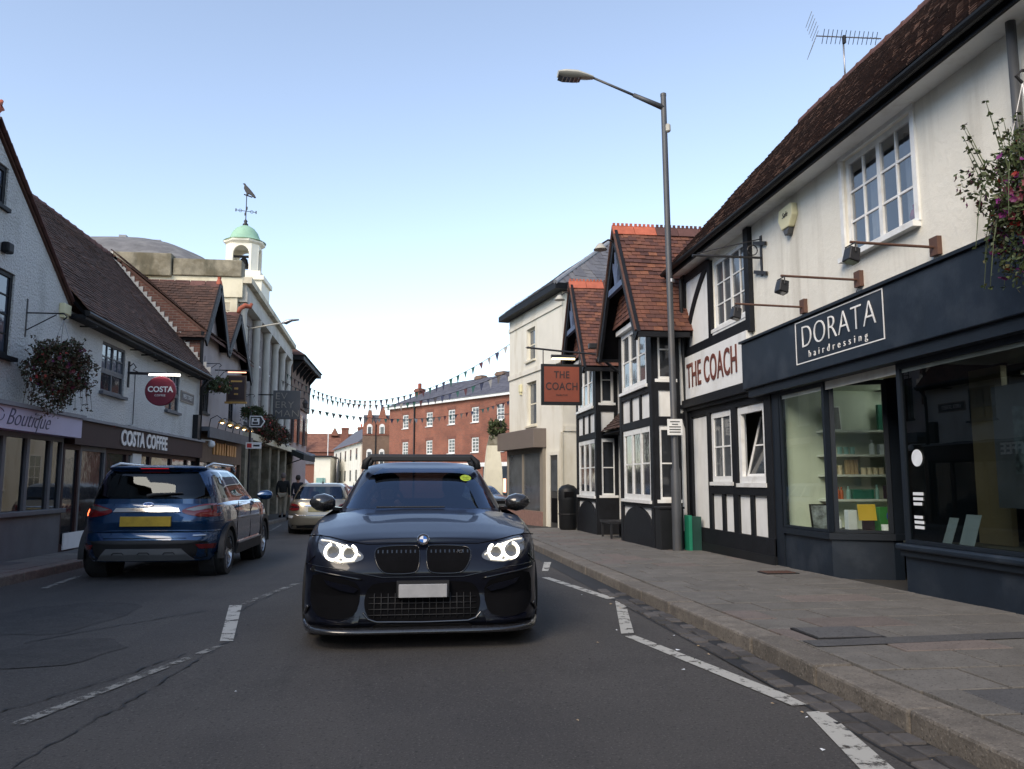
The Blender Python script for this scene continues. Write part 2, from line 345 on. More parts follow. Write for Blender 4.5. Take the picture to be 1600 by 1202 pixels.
mat('stone_dirty', (.24,.215,.16), .95, var=.4, vs=2.2, bump=.5, bs=18, dirt=(.035,.038,.025), dscale=(1.8,1.8,.5), patch=(.14,.12,.08), pscale=1.2)
mat('cream_stone', (.68,.63,.48), .85, var=.06, vs=2, bump=.15, bs=30, dirt=(.40,.34,.22), dscale=(1,1,.5))
mat('flint', (.23,.21,.20), .9, var=.4, vs=14, bump=.6, bs=22, patch=(.15,.13,.125), pscale=3)
mat('column_grey', (.50,.485,.44), .85, var=.06, vs=2, dirt=(.34,.32,.27), dscale=(1,1,.4))
mat('copper_green', (.27,.45,.33), .7, var=.12, vs=3)
mat('cupola_white', (.80,.77,.66), .75, var=.04)
brickmat('brick_red', (.30,.085,.045), (.20,.058,.036), (.30,.22,.17))
brickmat('brick_brown', (.20,.085,.06), (.14,.06,.045), (.22,.17,.14))
brickmat('brick_tan', (.20,.125,.085), (.15,.095,.07), (.2,.16,.13))
mat('brick_plain', (.17,.07,.05), .9, var=.25, vs=8, bump=.3, bs=30)
mat('fascia_taupe', (.15,.125,.11), .6, var=.05)
mat('taupe', (.23,.205,.17), .65, var=.06)
mat('door_dark', (.045,.045,.045), .5)
mat('brick_base', (.22,.13,.11), .85, var=.2, vs=10)
mat('blue_timber', (.08,.11,.19), .6, var=.15)
mat('green_paint', (.012,.20,.115), .5)
mat('green_dark', (.012,.05,.04), .5)
mat('alarm_cream', (.70,.66,.42), .5, var=.03)
mat('shelf_white', (.60,.63,.58), .6, var=.04)
mat('shop_wall', (.55,.60,.51), .8, var=.05, vs=1.5)
mat('shop_floor', (.18,.16,.13), .6)
mat('poster_grey', (.16,.155,.17), .6, var=.25, vs=3)
mat('photo_print', (.22,.25,.27), .4, var=.9, vs=9)
mat('card_white', (.72,.76,.80), .6, var=.08, vs=9)
mat('card_yellow', (.62,.42,.05), .6, var=.05)
mat('pack_green', (.02,.13,.09), .5); mat('pack_leaf', (.05,.22,.06), .5); mat('pack_orange', (.38,.09,.03), .35); mat('pack_cream', (.6,.52,.36), .5)
mat('pack_tan', (.4,.29,.17), .5); mat('pack_dark', (.03,.02,.03), .4); mat('pack_teal', (.2,.35,.33), .3); mat('pack_blue', (.04,.05,.35), .5); mat('pack_purple', (.05,.03,.06), .5)
mat('pink_cloth', (.55,.14,.17), .9, var=.2, vs=20); mat('curtain', (.42,.45,.52), .9, var=.08, vs=4); mat('curtain_white', (.62,.62,.6), .9)
mat('leaf', (.055,.085,.028), .6, isl=[(.03,.055,.018),(.06,.09,.025),(.085,.11,.04),(.045,.07,.03),(.10,.085,.035)])
mat('leaf_autumn', (.07,.07,.03), .6, isl=[(.03,.05,.02),(.055,.07,.025),(.09,.055,.03),(.11,.04,.025),(.05,.06,.03)])
mat('tree_leaf', (.05,.07,.03), .7, isl=[(.03,.05,.02),(.06,.08,.035),(.08,.09,.04)])
mat('petal_purple', (.16,.012,.13), .6, isl=[(.10,.01,.10),(.22,.015,.18),(.14,.012,.08),(.06,.012,.06)])
mat('petal_red', (.45,.04,.03), .6, isl=[(.40,.03,.03),(.55,.09,.05),(.38,.05,.06)])
mat('petal_maroon', (.12,.015,.025), .6, isl=[(.08,.01,.02),(.16,.02,.03),(.11,.01,.05)])
mat('bark', (.07,.055,.045), .9, bump=.4, bs=20)
mat('coir', (.05,.035,.022), .95, bump=.6, bs=40)
mat('awning_dark', (.012,.016,.016), .8)
mat('flag_dark', (.05,.06,.10), .8, isl=[(.03,.04,.09),(.10,.04,.05),(.20,.20,.20),(.03,.09,.085),(.06,.06,.075),(.30,.30,.30),(.07,.05,.05)])
mat('shop_tube', (.95,1,.88), .5, emit=7); mat('warm_lamp', (1,.62,.28), .5, emit=5); mat('tube_light', (1,.93,.82), .5, emit=5); mat('tube_warm', (1,.82,.45), .5, emit=3); mat('spot_pink', (1,.45,.28), .5, emit=1.2)
mat('gold_letter', (.45,.27,.08), .4, metal=.5, var=.2)
mat('sign_board_brown', (.10,.06,.035), .6, var=.25, vs=6)
mat('everyman_grey', (.065,.065,.07), .5); mat('everyman_letter', (.27,.24,.20), .5)
mat('sign_white', (.74,.75,.74), .5); mat('sign_red', (.45,.03,.03), .5); mat('ink', (.03,.03,.035), .6)
glass('glass_clear', (.92,.95,.93), 1.45); glass('glass_sky', (.75,.78,.82), 2.3); glass('glass_shop', (.55,.60,.60), 1.5)
def opaque_glass(name, c, rip=.12):
    m = mat(name, c, .06, var=.35, vs=1.3, spec=.75, bump=rip, bs=3)
opaque_glass('glass_dark', (.022,.025,.03)); opaque_glass('glass_mid', (.09,.10,.11)); opaque_glass('glass_blue', (.06,.075,.10))
# ------------------------------------------------------------------ ground, road, pavements
def strip(name, mt, f0, f1, ys, dz, kind='structure', nx=6):
    P = [[(f0(y)+(f1(y)-f0(y))*i/nx, y, G(y)+dz) for i in range(nx+1)] for y in ys]
    return MB().grid(P).build(name, mt, None, kind=kind, recalc=False)
YS = [-60,-20,-5,0]+list(np.arange(2,72,2.0))+[90,140,300,900]
strip('ground', 'ground_far', lambda y: -700., lambda y: 700., YS, -.03, nx=40)
KX = lambda y: 2.35-(.075*(y-17) if y > 17 else 0)      # right kerb face
KL = -4.9                                                # left kerb face
strip('road', 'asphalt', lambda y: KL, lambda y: KX(min(y,29))if y < 30 else 22., [y for y in YS if y <= 140], 0, nx=16)
road = bpy.data.objects['road']
pvR = strip('pavement_right', 'joint', lambda y: KX(y)+.25, lambda y: 6.6, [-8,0,5]+list(range(6,31)), .095)
pvL = strip('pavement_left', 'joint', lambda y: -7.0, lambda y: KL-.2, [-8,0,5]+list(range(6,62)), .095)
SLOPE = math.atan(-.013)
def slabs(pv, x0f, x1, ya, yb, depth, seed, mats):
    rng = random.Random(seed); cache = {}; y = ya; r = 0
    while y < yb:
        x = x0f(y)+.006
        first = rng.choice((.22,.30)) if r%2 else rng.choice((.45,.52))
        wdt = first
        while x < x1-.05:
            wd = min(wdt, x1-x)
            m = 'slab_dark' if (y < 5.0 and rng.random() < .22) else rng.choice(mats)
            k = (round(wd,2), m)
            if k not in cache or abs(k[0]-wd) > 1e-3:
                mb = MB().box(0, wd-.017, 0, depth-.017, -.05, 0); o = mb.build('slab', m, pv, bevel=.005); cache[k] = o
            else: o = copyobj(cache[k], pv)
            o.location = (x, y, G(y)+.12+rng.uniform(-.003,.003)); o.rotation_euler = (SLOPE if y > 5 else 0, rng.uniform(-.003,.003), rng.uniform(-.004,.004))
            x += wd; wdt = rng.choice((.45,.6,.6,.75))
        y += depth; r += 1
slabs(pvR, lambda y: KX(y)+.26, 5.0, 2.2, 22.2, .45, 3, ['slab']*11+['slab_pink']*2)
slabs(pvL, lambda y: -6.02, KL-.2, 8.5, 24, .6, 5, ['slab']*6+['slab_dark'])
# kerbstones
kb = MB().box(0, .25, 0, .892, -.14, 0).build('kerbstone', 'kerb', pvR, bevel=.018)
for i in range(31):
    y = 1.0+i*.9; o = kb if i == 0 else copyobj(kb, pvR); o.location = (KX(y)+random.uniform(-.006,.006), y, G(y)+.12+random.uniform(-.006,.004))
    o.rotation_euler = (SLOPE if y > 5 else 0, 0, (.075 if y > 17 else 0)+random.uniform(-.006,.006))
kb2 = MB().box(-.2, 0, 0, .892, -.14, 0).build('kerbstone', 'kerb', pvL, bevel=.018)
for i in range(28):
    y = 7.5+i*.9; o = kb2 if i == 0 else copyobj(kb2, pvL); o.location = (KL+random.uniform(-.005,.005), y, G(y)+.12); o.rotation_euler = (SLOPE, 0, random.uniform(-.005,.005))
# dark gutter with old granite setts against the kerb
gut = MB().grid([[(KX(y)-.26+.26*i, y, G(y)+.004) for i in range(2)] for y in np.arange(-2, 29, .5)]).build('gutter', 'tar', road, recalc=False)
rng = random.Random(11); st = {}
for row in range(2):
    y = 2.4+row*.09
    while y < 9.0:
        L = rng.choice((.16,.19,.22))
        if not (rng.random() < .18):
            if L not in st: st[L] = o = MB().box(-.055,.055,0,L-.02,-.02,.012).build('sett', 'sett', road, bevel=.012)
            else: o = copyobj(st[L], road)
            o.location = (KX(y)-.065-row*.125, y, G(y)+.004+rng.uniform(-.004,.004)); o.rotation_euler = (rng.uniform(-.03,.03), rng.uniform(-.04,.04), rng.uniform(-.08,.08))
        y += L
# painted zig-zag lines and cracks
def painted(name, poly, m='road_paint', dz=.006):
    return MB().add([(x, y, G(y)+dz) for x, y in poly], [tuple(range(len(poly)))]).build(name, m, road, recalc=False)
for m, pl in (('road_paint', [[(2.09,8.27),(2.19,8.26),(1.77,6.41),(1.66,6.39)], [(1.66,6.28),(1.75,6.30),(2.14,4.23),(2.02,4.21)], [(2.035,4.09),(2.15,4.10),(1.98,3.15),(1.83,3.15)],
        [(1.70,10.63),(1.80,10.63),(2.15,8.48),(2.04,8.42)], [(2.105,12.9),(2.22,12.89),(1.93,11.46),(1.84,11.47)], [(-1.80,8.47),(-1.68,8.49),(-1.335,6.47),(-1.435,6.48)]]),
        ('road_paint_worn', [[(-1.42,6.30),(-1.36,6.28),(-1.89,4.33),(-1.95,4.40)], [(-1.73,8.52),(-1.65,8.56),(-1.34,10.45),(-1.43,10.46)], [(-4.33,10.2),(-4.25,10.2),(-4.42,11.7),(-4.5,11.7)],
        [(-4.09,12.0),(-3.98,11.95),(-4.06,13.42),(-4.15,13.44)], [(-4.13,24.2),(-4.03,24.0),(-4.47,28.9),(-4.55,28.9)]])):
    for p in pl: painted('painted_line', p, m)
def crack(pts, wd, seed):
    r = random.Random(seed); P = []
    for (a, b) in zip(pts[:-1], pts[1:]):
        n = max(2, int(math.dist(a,b)/.06))
        for i in range(n): t = i/n; P.append((a[0]+(b[0]-a[0])*t+r.gauss(0,.014), a[1]+(b[1]-a[1])*t))
    L = []
    for x, y in P: k = wd*r.choice((.05,.3,.5,.8,.9)); L.append([(x-k,y,G(y)+.0045),(x+k,y,G(y)+.0045)])
    MB().grid(L).build('road_crack', 'tar', road, recalc=False)
crack([(-1.65,3.6),(-1.5,5.0),(-1.36,6.6),(-1.62,8.0),(-1.5,9.6),(-1.35,11.2)], .010, 1)
crack([(-2.9,6.6),(-2.3,7.6),(-1.9,8.2)], .012, 2); crack([(-3.6,8.9),(-2.4,8.95),(-1.7,8.9)], .012, 3); crack([(-2.2,4.4),(-1.8,5.3),(-1.55,6.1)], .012, 5)
def rpatch(cx, cy, rx, ry, seed, dz):
    r = random.Random(seed); n = 26; pts = [(cx+rx*math.cos(a)*(1+.3*noise.noise(Vector((math.cos(a)*2,math.sin(a)*2,seed))))*(abs(math.cos(a))**-.25 if abs(math.cos(a)) > .3 else 1.3)*.8, cy+ry*math.sin(a)*(1+.25*r.uniform(-.4,.4))) for a in np.linspace(0,2*math.pi,n,endpoint=False)]
    c = (cx, cy, G(cy)+dz); mb = MB(); mb.v = [c]+[(x, y, G(y)+dz) for x, y in pts]; mb.f = [(0,i+1,(i+1)%n+1) for i in range(n)]; mb.build('road_patch', 'asphalt_patch', road, recalc=False)
rpatch(-3.2,7.9,.75,1.0,1,.0025); rpatch(-2.5,6.2,.5,.55,2,.003); rpatch(-3.6,14.0,.5,1.6,4,.0025); rpatch(1.5,15,.4,2.2,5,.0025)
# small leaves and grit lying on the road and in the gutter
for i in range(46):
    y = rng.uniform(2.6,9); x = rng.choice((rng.uniform(-2.5,2), KX(y)-rng.uniform(.02,.5)))
    if -.9 < x < 1.05 and y > 5.7: continue
    a = rng.uniform(0,3.14); s = rng.uniform(.006,.02)
    o = MB().add([(s*math.cos(a+k*2.1)*(1.6 if k == 0 else .8), s*math.sin(a+k*2.1), .004*(k == 1)) for k in range(3)]+[(0,0,.007)], [(0,1,3),(1,2,3),(2,0,3)]).build('grit', rng.choice(['card_white','pack_tan','leaf','tar']), road)
    o.location = (x, y, G(y)+.006)
def drain(x0, x1, y0, y1, lab):
    t = thing('drain_cover', ((x0+x1)/2, (y0+y1)/2, G(y0)+.124), lab, 'drain cover')
    MB().box(x0,x1,y0,y1,G(y0)+.118,G(y0)+.130).build('frame', 'iron', t)
    n = max(3, int((x1-x0)/.05))
    for i in range(n): MB().box(x0+.02+i*(x1-x0-.04)/n, x0+.02+(i+.6)*(x1-x0-.04)/n, y0+.02, y1-.02, G(y0)+.131, G(y0)+.136).build('rib', 'rust_brown', t)
drain(4.3, 4.72, 9.5, 9.78, 'rusty drain cover set into the pavement by the dark shop front')
t = thing('inspection_cover', (3.0,5.5,.12), 'dark square inspection cover flush with the paving slabs near the kerb', 'inspection cover')
MB().box(2.78,3.24,5.35,5.72,.112,.128).build('plate', 'slab_dark', t); MB().box(2.76,3.26,5.33,5.74,.108,.1245).build('frame', 'iron', t)
MB().grid([[(x, 5.08+.13*(x-2.6)/2+dy, .1235) for x in np.linspace(2.62,4.98,8)] for dy in (0,.2)]).build('trench_strip', 'slab_dark', pvR, recalc=False)

# ------------------------------------------------------------------ the hairdresser's and the pub's low wing
FR = Fr((5,0,0), (0,1,0), (-1,0,0))
B1 = thing('white_shop_building', (7,8.5,0), 'long white rendered building with brown tiled roof, dark navy shop front and timber framed corner', 'building')
skinmb = MB(); W1 = (7.24,8.55,3.78,4.95); W2 = (11.32,12.72,3.71,4.87)
skin(FR, skinmb, 2.6, 14.05, 2.3, 5.12, [W1, W2])
skinmb.build('wall', 'render_white', B1, recalc=False)
LW1 = (12.1,12.98,1.18,2.32); LW2 = (10.88,11.86,1.16,2.31)
skin(FR, MB(), 10.64, 14.05, -.2, 2.3, [LW1, LW2]).build('wall', 'panel_white', B1, recalc=False)
mb = MB(); mb.add([(5,14.05,-.2),(10.2,14.05,-.2),(10.2,14.05,5.1),(7.5,14.05,8.15),(5,14.05,5.1)],[(0,1,2,3,4)]); mb.add([(5,2.6,-.2),(10.2,2.6,-.2),(10.2,2.6,5.1),(7.5,2.6,8.15),(5,2.6,5.1)],[(4,3,2,1,0)])
mb.add([(10.2,2.6,-.2),(10.2,14.05,-.2),(10.2,14.05,5.1),(10.2,2.6,5.1)],[(0,1,2,3)]); mb.build('end_wall', 'render_white', B1, recalc=False)
# upstairs floor, rooms behind the windows
MB().box(5.02,10.1,2.7,14,2.55,2.7).build('upper_floor', 'dark_room', B1)
MB().box(6.6,6.65,2.7,14,2.72,5.2).build('room_wall', 'curtain', B1); MB().box(5.15,6.65,9.3,9.35,2.72,5.2).build('room_wall', 'curtain', B1)
MB().box(5.02,6.65,2.7,14,5.0,5.05).build('room_ceiling', 'shelf_white', B1)
# roof: slab and tiles
eL, eH, rX, rZ = 4.66, 5.08, 7.5, 8.2
pit = Vector((rX-eL,0,rZ-eH))
mb = MB(); mb.prism([(eL,2.3,eH),(rX,2.3,rZ),(10.35,2.3,eH),(10.35,2.3,eH-.08),(rX,2.3,rZ-.1),(eL,2.3,eH-.08)], (0,11.95,0)); mb.build('roof', 'black_matt', B1)
tm = MB(); tiles(tm, (eL-.02,2.25,eH+.01), (0,1,0), pit, 12.05, pit.length, .17, .105, random.Random(1)); tm.build('roof_tiles', 'tile_brown', B1, recalc=False, kind='stuff')
rt = MB().lathe([(.11,0),(.115,.03),(.10,.06),(.10,.42)], (0,0,0), 12, 'y').build('ridge_tile', 'ridge_dark', B1)
for i in range(28):
    o = rt if i == 0 else copyobj(rt, B1); o.location = Vector((rX,2.3+i*.425,rZ+.0+random.uniform(-.012,.012)))
# eaves: soffit, fascia, gutter
MB().box(4.72,5.0,2.3,14.2,5.0,5.04).build('soffit', 'white_gloss', B1)
MB().box(4.69,4.72,2.3,14.22,4.97,5.10).build('eaves_board', 'timber_black', B1)
g = MB(); pr = [(4.63+.055*math.cos(t), 5.07+.055*math.sin(t)) for t in np.linspace(math.pi,2*math.pi,9)]
g.prism([(x,2.2,z) for x, z in pr]+[(4.67,2.2,5.075),(4.59,2.2,5.075)], (0,12.12,0)); g.build('gutter', 'black_paint', B1)
MB().tube([(4.9,5.72,5.1),(4.9,5.72,3.3),(4.93,5.72,2.6)], .04, 10).build('downpipe', 'grey_pole', B1, smooth=True)
MB().bar((4.66,14.25,4.98),(7.5,14.25,8.1),.03,.2).build('barge_board', 'timber_black', B1)
# windows
w1 = window(FR, B1, *W1, nx=2, nz=3, fw=.065, bw=.024, split=2, pane='glass_sky', d=-.03, sill=.09)
FR.bx('window_head', 'white_gloss', B1, 7.16,8.63,-.02,.03,4.952,5.0); FR.bx('architrave', 'white_gloss', B1, 8.552,8.62,-.02,.025,3.78,4.95); FR.bx('architrave', 'white_gloss', B1, 7.17,7.238,-.02,.025,3.78,4.95)
for s in (8.3,7.62,):
    cm = MB(); cm.grid([[FR.p(s+.20*i/14, -.32+.035*math.sin(i*1.7), z) for i in range(15)] for z in (3.8,4.98)]); cm.build('curtain', 'curtain_white', B1, recalc=False, smooth=True)
pk = MB(); pk.lathe([(.02,0),(.10,.01),(.13,.06),(.11,.12),(.05,.17),(.01,.18)], FR.p(7.43,-.2,3.86), 12); pk.lathe([(.02,0),(.08,.02),(.09,.06),(.03,.12)], FR.p(7.5,-.24,4.0), 10); pk.build('cushion', 'pink_cloth', B1, smooth=True)
w2 = window(FR, B1, *W2, nx=2, nz=3, fw=.065, bw=.022, split=2, pane='glass_mid', d=-.02, sill=.06)
FR.bx('window_apron', 'white_gloss', B1, 11.34,12.7,.0,.05,3.61,3.65)
l1 = window(FR, B1, *LW1, nx=2, nz=2, fw=.09, bw=.026, pane='glass_mid', d=.01, sill=.05)
# the second lower window has one sash tipped open
mb = MB(); a, b, c, e = LW2; fw = .1
FR.box(mb,a,b,-.05,.012,c,c+fw); FR.box(mb,a,b,-.05,.012,e-fw,e); FR.box(mb,a,a+fw,-.05,.011,c+fw,e-fw); FR.box(mb,b-fw,b,-.05,.011,c+fw,e-fw)
lw2 = mb.build('window', 'white_gloss', B1); FR.bx('sill', 'white_gloss', lw2, a-.04,b+.04,-.05,.06,c-.06,c-.002)
sash = Fr(FR.p(0,0,0), (0,1,0), (-1,0,0)); tilt = .26
def sp(s, d, z): return Vector((5.06+d*1+math.sin(tilt)*(z-c-fw)*1, s, c+fw+math.cos(tilt)*(z-c-fw)))
def sbox(mb, s0, s1, z0, z1, d0=0, d1=.035): return mb.add([sp(s,d,z) for z in (z0,z1) for (s,d) in ((s0,d0),(s1,d0),(s1,d1),(s0,d1))],[(0,3,2,1),(4,5,6,7),(0,1,5,4),(1,2,6,5),(2,3,7,6),(3,0,4,7)])
mb = MB(); z0, z1 = c+fw, e-fw; s0, s1 = a+fw, b-fw
for q in ((s0,s1,z0,z0+.04),(s0,s1,z1-.04,z1),(s0,s0+.04,z0+.04,z1-.04),(s1-.04,s1,z0+.04,z1-.04),(s0+.04,s1-.04,(z0+z1)/2,(z0+z1)/2+.025)): sbox(mb, *q)
mb.build('open_sash', 'white_gloss', lw2); sbox(MB(), s0+.04, s1-.04, z0+.04, z1-.04, .014, .018).build('pane', 'glass_dark', lw2)
MB().box(5.5,5.55,10.7,14,-.1,2.5).build('room_wall', 'taupe', B1); MB().box(5.06,5.6,10.64,10.7,-.2,2.5).build('party_wall', 'shop_wall', B1)
# black timbers over white panels, low wing
T = lambda *a: FR.bx('timber', 'timber_black', B1, *a)
T(13.88,14.06,-.005,.05,-.1,2.42); T(12.98,13.12,0,.04,.34,2.36); T(11.88,12.08,0,.038,.34,2.36); T(10.64,10.86,0,.045,-.1,2.42)
T(10.86,13.88,0,.036,2.33,2.44); T(10.86,12.98,0,.042,.98,1.10); T(10.64,14.06,-.01,.06,-.2,.40)
for s in (12.5,11.4,): T(s-.06,s+.06,0,.034,.40,.98)
FR.bx('plinth', 'black_paint', B1, 10.62,14.08,.0,.075,-.2,.16)
# moulded jetty beam and curved bracket
for i, (z0, z1, d) in enumerate(((2.44,2.50,.10),(2.50,2.57,.16),(2.57,2.645,.13))): FR.bx('jetty_moulding', 'timber_black', B1, 10.6,14.16,0,d,z0,z1)
FR.poly(MB(), [(13.98,2.44),(14.16,2.44),(14.16,2.40),(14.12,2.3),(14.06,2.2),(13.98,2.14)], 0, .12).build('bracket', 'timber_black', B1)
T(14.02,14.20,0,.075,2.645,4.99); T(12.74,12.86,0,.06,3.60,4.92); T(11.14,11.30,0,.075,3.40,4.99); T(11.3,14.02,0,.065,3.43,3.60); T(12.86,14.02,0,.055,4.84,4.97)
FR.curve('brace', 'timber_black', B1, [(13.98-.0*t-1.05*t**1.9, 3.60+1.28*t) for t in np.linspace(0,1,12)], .13, 0, .05)
FR.bx('panel', 'panel_white', B1, 12.86,14.02,-.01,.02,3.6,4.84)
# shop front
N = lambda nm, m, *a, **k: FR.bx(nm, m, B1, *a, **k)
N('fascia', 'navy', 2.6,11.2,0,.20,2.52,3.20, bevel=.01); N('fascia_capping', 'navy_dark', 2.6,11.22,0,.235,3.202,3.235); N('cornice', 'navy_dark', 2.6,11.12,-.02,.15,2.40,2.518)
N('pilaster', 'navy_dark', 10.40,10.63,-.05,.03,-.2,2.40)
MB().box(5.0,6.4,2.6,10.6,2.44,2.50).build('shop_ceiling', 'shop_wall', B1)
# left display window: front pane, angled return, stall riser
cnr, inn = (5.02,9.2), (5.62,8.92)
def ppoly(nm, m, pts, z0, z1, **k): return MB().prism([(x,y,z0) for x, y in pts], (0,0,z1-z0)).build(nm, m, B1, **k)
ppoly('stall_riser', 'navy', [(4.99,10.4),(4.99,9.19),(5.60,8.90),(5.72,8.9),(5.72,10.4)], -.2, .50)
ppoly('display_sill', 'navy_dark', [(4.95,10.4),(4.95,9.17),(5.60,8.86),(5.75,8.86),(5.75,10.4)], .50, .575)
FRr = Fr((cnr[0],cnr[1],0), (inn[0]-cnr[0],inn[1]-cnr[1],0), (-(cnr[1]-inn[1]),-(inn[0]-cnr[0]),0))
def frame_pane(fr, s0, s1, z0, z1, fw, m='navy_dark', pane='glass_shop'):
    mb = MB(); fr.box(mb,s0,s1,-.04,.03,z1-fw,z1); fr.box(mb,s0,s0+fw,-.04,.03,z0,z1-fw); fr.box(mb,s1-fw,s1,-.04,.03,z0,z1-fw); fr.box(mb,s0+fw,s1-fw,-.04,.03,z0,z0+fw*.6)
    o = mb.build('shop_window', m, B1); fr.box(MB(),s0+fw,s1-fw,-.006,.006,z0+fw*.6,z1-fw).build('pane', pane, o); return o
frame_pane(FR, 9.2, 10.42, .58, 2.40, .05, pane='glass_clear'); frame_pane(FRr, .02, .66, .58, 2.40, .05, pane='glass_clear')
# display interior: side wall, shelves, floor
MB().box(5.06,6.85,10.46,10.62,.3,2.44).build('display_wall', 'shop_wall', B1); MB().box(6.8,6.86,7.6,10.46,-.1,2.44).build('back_wall', 'dark_room', B1); MB().box(5.0,6.8,9.3,10.46,.45,.56).build('display_floor', 'shelf_white', B1)
SH = (.95,1.28,1.55,1.88)
for z in SH: MB().box(5.52,6.7,10.18,10.46,z-.03,z).build('shelf', 'shelf_white', B1)
# door recess
MB().box(6.2,6.25,7.7,9.0,-.1,2.44).build('door', 'navy_dark', B1, bevel=.006); dd = MB().tube([(6.12,8.75,.75),(6.12,8.75,1.5)], .014, 8); dd.build('door_handle', 'steel', B1, smooth=True)
MB().box(5.62,6.25,8.9,8.96,.575,2.44).build('door_post', 'navy_dark', B1)
# right display window
ppoly('stall_riser', 'navy', [(4.98,7.72),(4.98,2.6),(6.2,2.6),(6.2,7.72)], -.2, .50); ppoly('display_sill', 'navy', [(4.90,7.78),(4.90,2.6),(6.2,2.6),(6.2,7.78)], .50, .565, bevel=.02)
ppoly('sill_moulding', 'navy_dark', [(4.94,7.75),(4.94,2.6),(5.1,2.6),(5.1,7.75)], .44, .50)
frame_pane(FR, 5.0, 7.70, .57, 2.40, .06); frame_pane(FR, 2.7, 5.0, .57, 2.40, .06)
MB().box(5.02,6.2,7.64,7.70,.57,2.40).build('side_frame', 'navy_dark', B1)
ppoly('display_floor', 'shop_floor', [(5.03,7.6),(5.03,2.7),(6.2,2.7),(6.2,7.6)], .566, .575)
MB().box(6.6,6.65,2.6,7.7,.1,2.44).build('back_wall', 'poster_grey', B1); MB().box(5.6,5.66,7.0,7.45,.58,2.3).build('display_post', 'pack_tan', B1)
pst = thing('window_poster', (5.3,6.2,.9), 'large grey portrait poster hanging inside the hairdresser window', 'poster'); MB().box(5.29,5.30,5.95,6.75,.95,2.05).build('poster_sheet', 'poster_grey', pst); MB().box(5.284,5.288,6.2,6.5,1.25,1.85).build('figure_print', 'photo_print', pst)
stk = thing('round_sticker', (5.0,7.45,1.45), 'pale oval sticker on the hairdresser window glass', 'sticker'); MB().lathe([(.085,-.004),(.085,.0)], (4.985,7.45,1.42), 20, 'x').build('sticker_disc', 'card_white', stk)
mb = MB()
for z in (1.05,1.0,.95,.82,.77,.72): mb.box(4.984,4.988,7.42-random.uniform(0,.06),7.55,z,z+.03)
stk2 = mb.build('opening_hours', 'card_white', kind='stuff'); tag(stk2, 'white lettering block low on the hairdresser window beside the door', 'sticker')
for i, (y, wd, h) in enumerate(((7.28,.13,.26),(7.0,.2,.30))):
    o = MB().prism([(5.12,y-wd/2,.576),(5.12,y+wd/2,.576),(5.22,y+wd/2,.576+h),(5.22,y-wd/2,.576+h)], (.006,0,0)).build('leaflet_card', 'card_white'); tag(o, ['small white leaflet card standing on the window sill','larger white leaflet card standing on the window sill'][i], 'card')
o = MB().box(5.15,5.35,5.95,6.25,.577,.70).build('white_box', 'card_white', bevel=.03); tag(o, 'low white rounded box on the hairdresser window sill', 'box')
lt = thing('ceiling_lamp', (5.25,8.35,2.35), 'shallow round lamp on the ceiling of the shop doorway', 'lamp'); MB().lathe([(.02,0),(.13,.015),(.19,.05),(.2,.09)], (5.25,8.35,2.34), 24).build('bowl', 'alarm_cream', lt, smooth=True); MB().lathe([(.21,0),(.21,.012)], (5.25,8.35,2.428), 24).build('rim', 'iron', lt)
t = thing('ceiling_strip_light', (5.6,9.75,2.4), 'added strip light, out of sight, brightening the product shelves', 'lamp'); MB().box(6.41,6.49,9.1,10.3,2.40,2.438).build('housing', 'white_gloss', t); MB().tube([(6.45,9.13,2.385),(6.45,10.27,2.385)],.018,8).build('light_tube', 'shop_tube', t)  # tube added behind the door post, out of view, to brighten the display
t = thing('ceiling_strip_light', (5.9,6.9,2.3), 'lit strip light deep inside the dark hairdresser window', 'lamp'); MB().box(5.85,5.95,6.55,7.05,2.22,2.26).build('housing', 'white_gloss', t); MB().tube([(5.9,6.57,2.205),(5.9,7.03,2.205)],.016,8).build('light_tube', 'shop_tube', t)
# goods on the shelves
OD = ('first','second','third','fourth','fifth')
def goods(kind, x, y, z, s, m, lab):
    if kind == 'box': o = MB().box(x-s[0]/2,x+s[0]/2,y-s[1]/2,y+s[1]/2,z+.001,z+s[2]).build('product_box', m, bevel=.004)
    else:
        r, h = s; o = MB().lathe([(r,0),(r,h*.62),(r*.85,h*.72),(r*.38,h*.78),(r*.38,h*.86),(r*.5,h*.87),(r*.5,h)] if kind == 'bottle' else [(r,0),(r,h*.7),(r*1.06,h*.71),(r*1.06,h)], (x,y,z+.001), 12).build('product_bottle' if kind == 'bottle' else 'product_jar', m, smooth=True, auto=40)
    return tag(o, lab, {'box':'box','bottle':'bottle','jar':'jar'}[kind], 'products on the hairdresser shelves')
rg = random.Random(4)
for k in range(4): goods('bottle', 5.60+.05*k, 10.28, SH[0], (.026,.16), 'pack_orange', 'amber bottle on the lowest shelf, %s from the bare wall end' % OD[k])
goods('box', 6.05, 10.3, SH[0], (.30,.12,.13), 'pack_green', 'wide dark green box on the lowest shelf'); goods('bottle', 5.84, 10.26, SH[0], (.03,.17), 'pack_teal', 'pale green bottle left of the wide green box'); goods('bottle', 6.25, 10.26, SH[0], (.03,.19), 'pack_teal', 'pale green bottle right of the wide green box'); goods('box', 6.5, 10.3, SH[0], (.2,.12,.18), 'pack_purple', 'dark purple box on the lowest shelf')
for k in range(3): goods('jar', 5.6+.07*k, 10.27, SH[1], (.03,.12), 'pack_cream', 'cream jar left of the tan cartons, %s from the bare wall end' % OD[k])
for k in range(3): goods('box', 5.86+.06*k, 10.3, SH[1], (.05,.06,.2), 'pack_tan', 'tall tan carton on the jar shelf, %s from the cream jars' % OD[k])
for k in range(4): goods('jar', 6.08+.085*k, 10.27, SH[1], (.036,.09), 'pack_cream', 'squat cream jar, %s from the tan cartons' % OD[k])
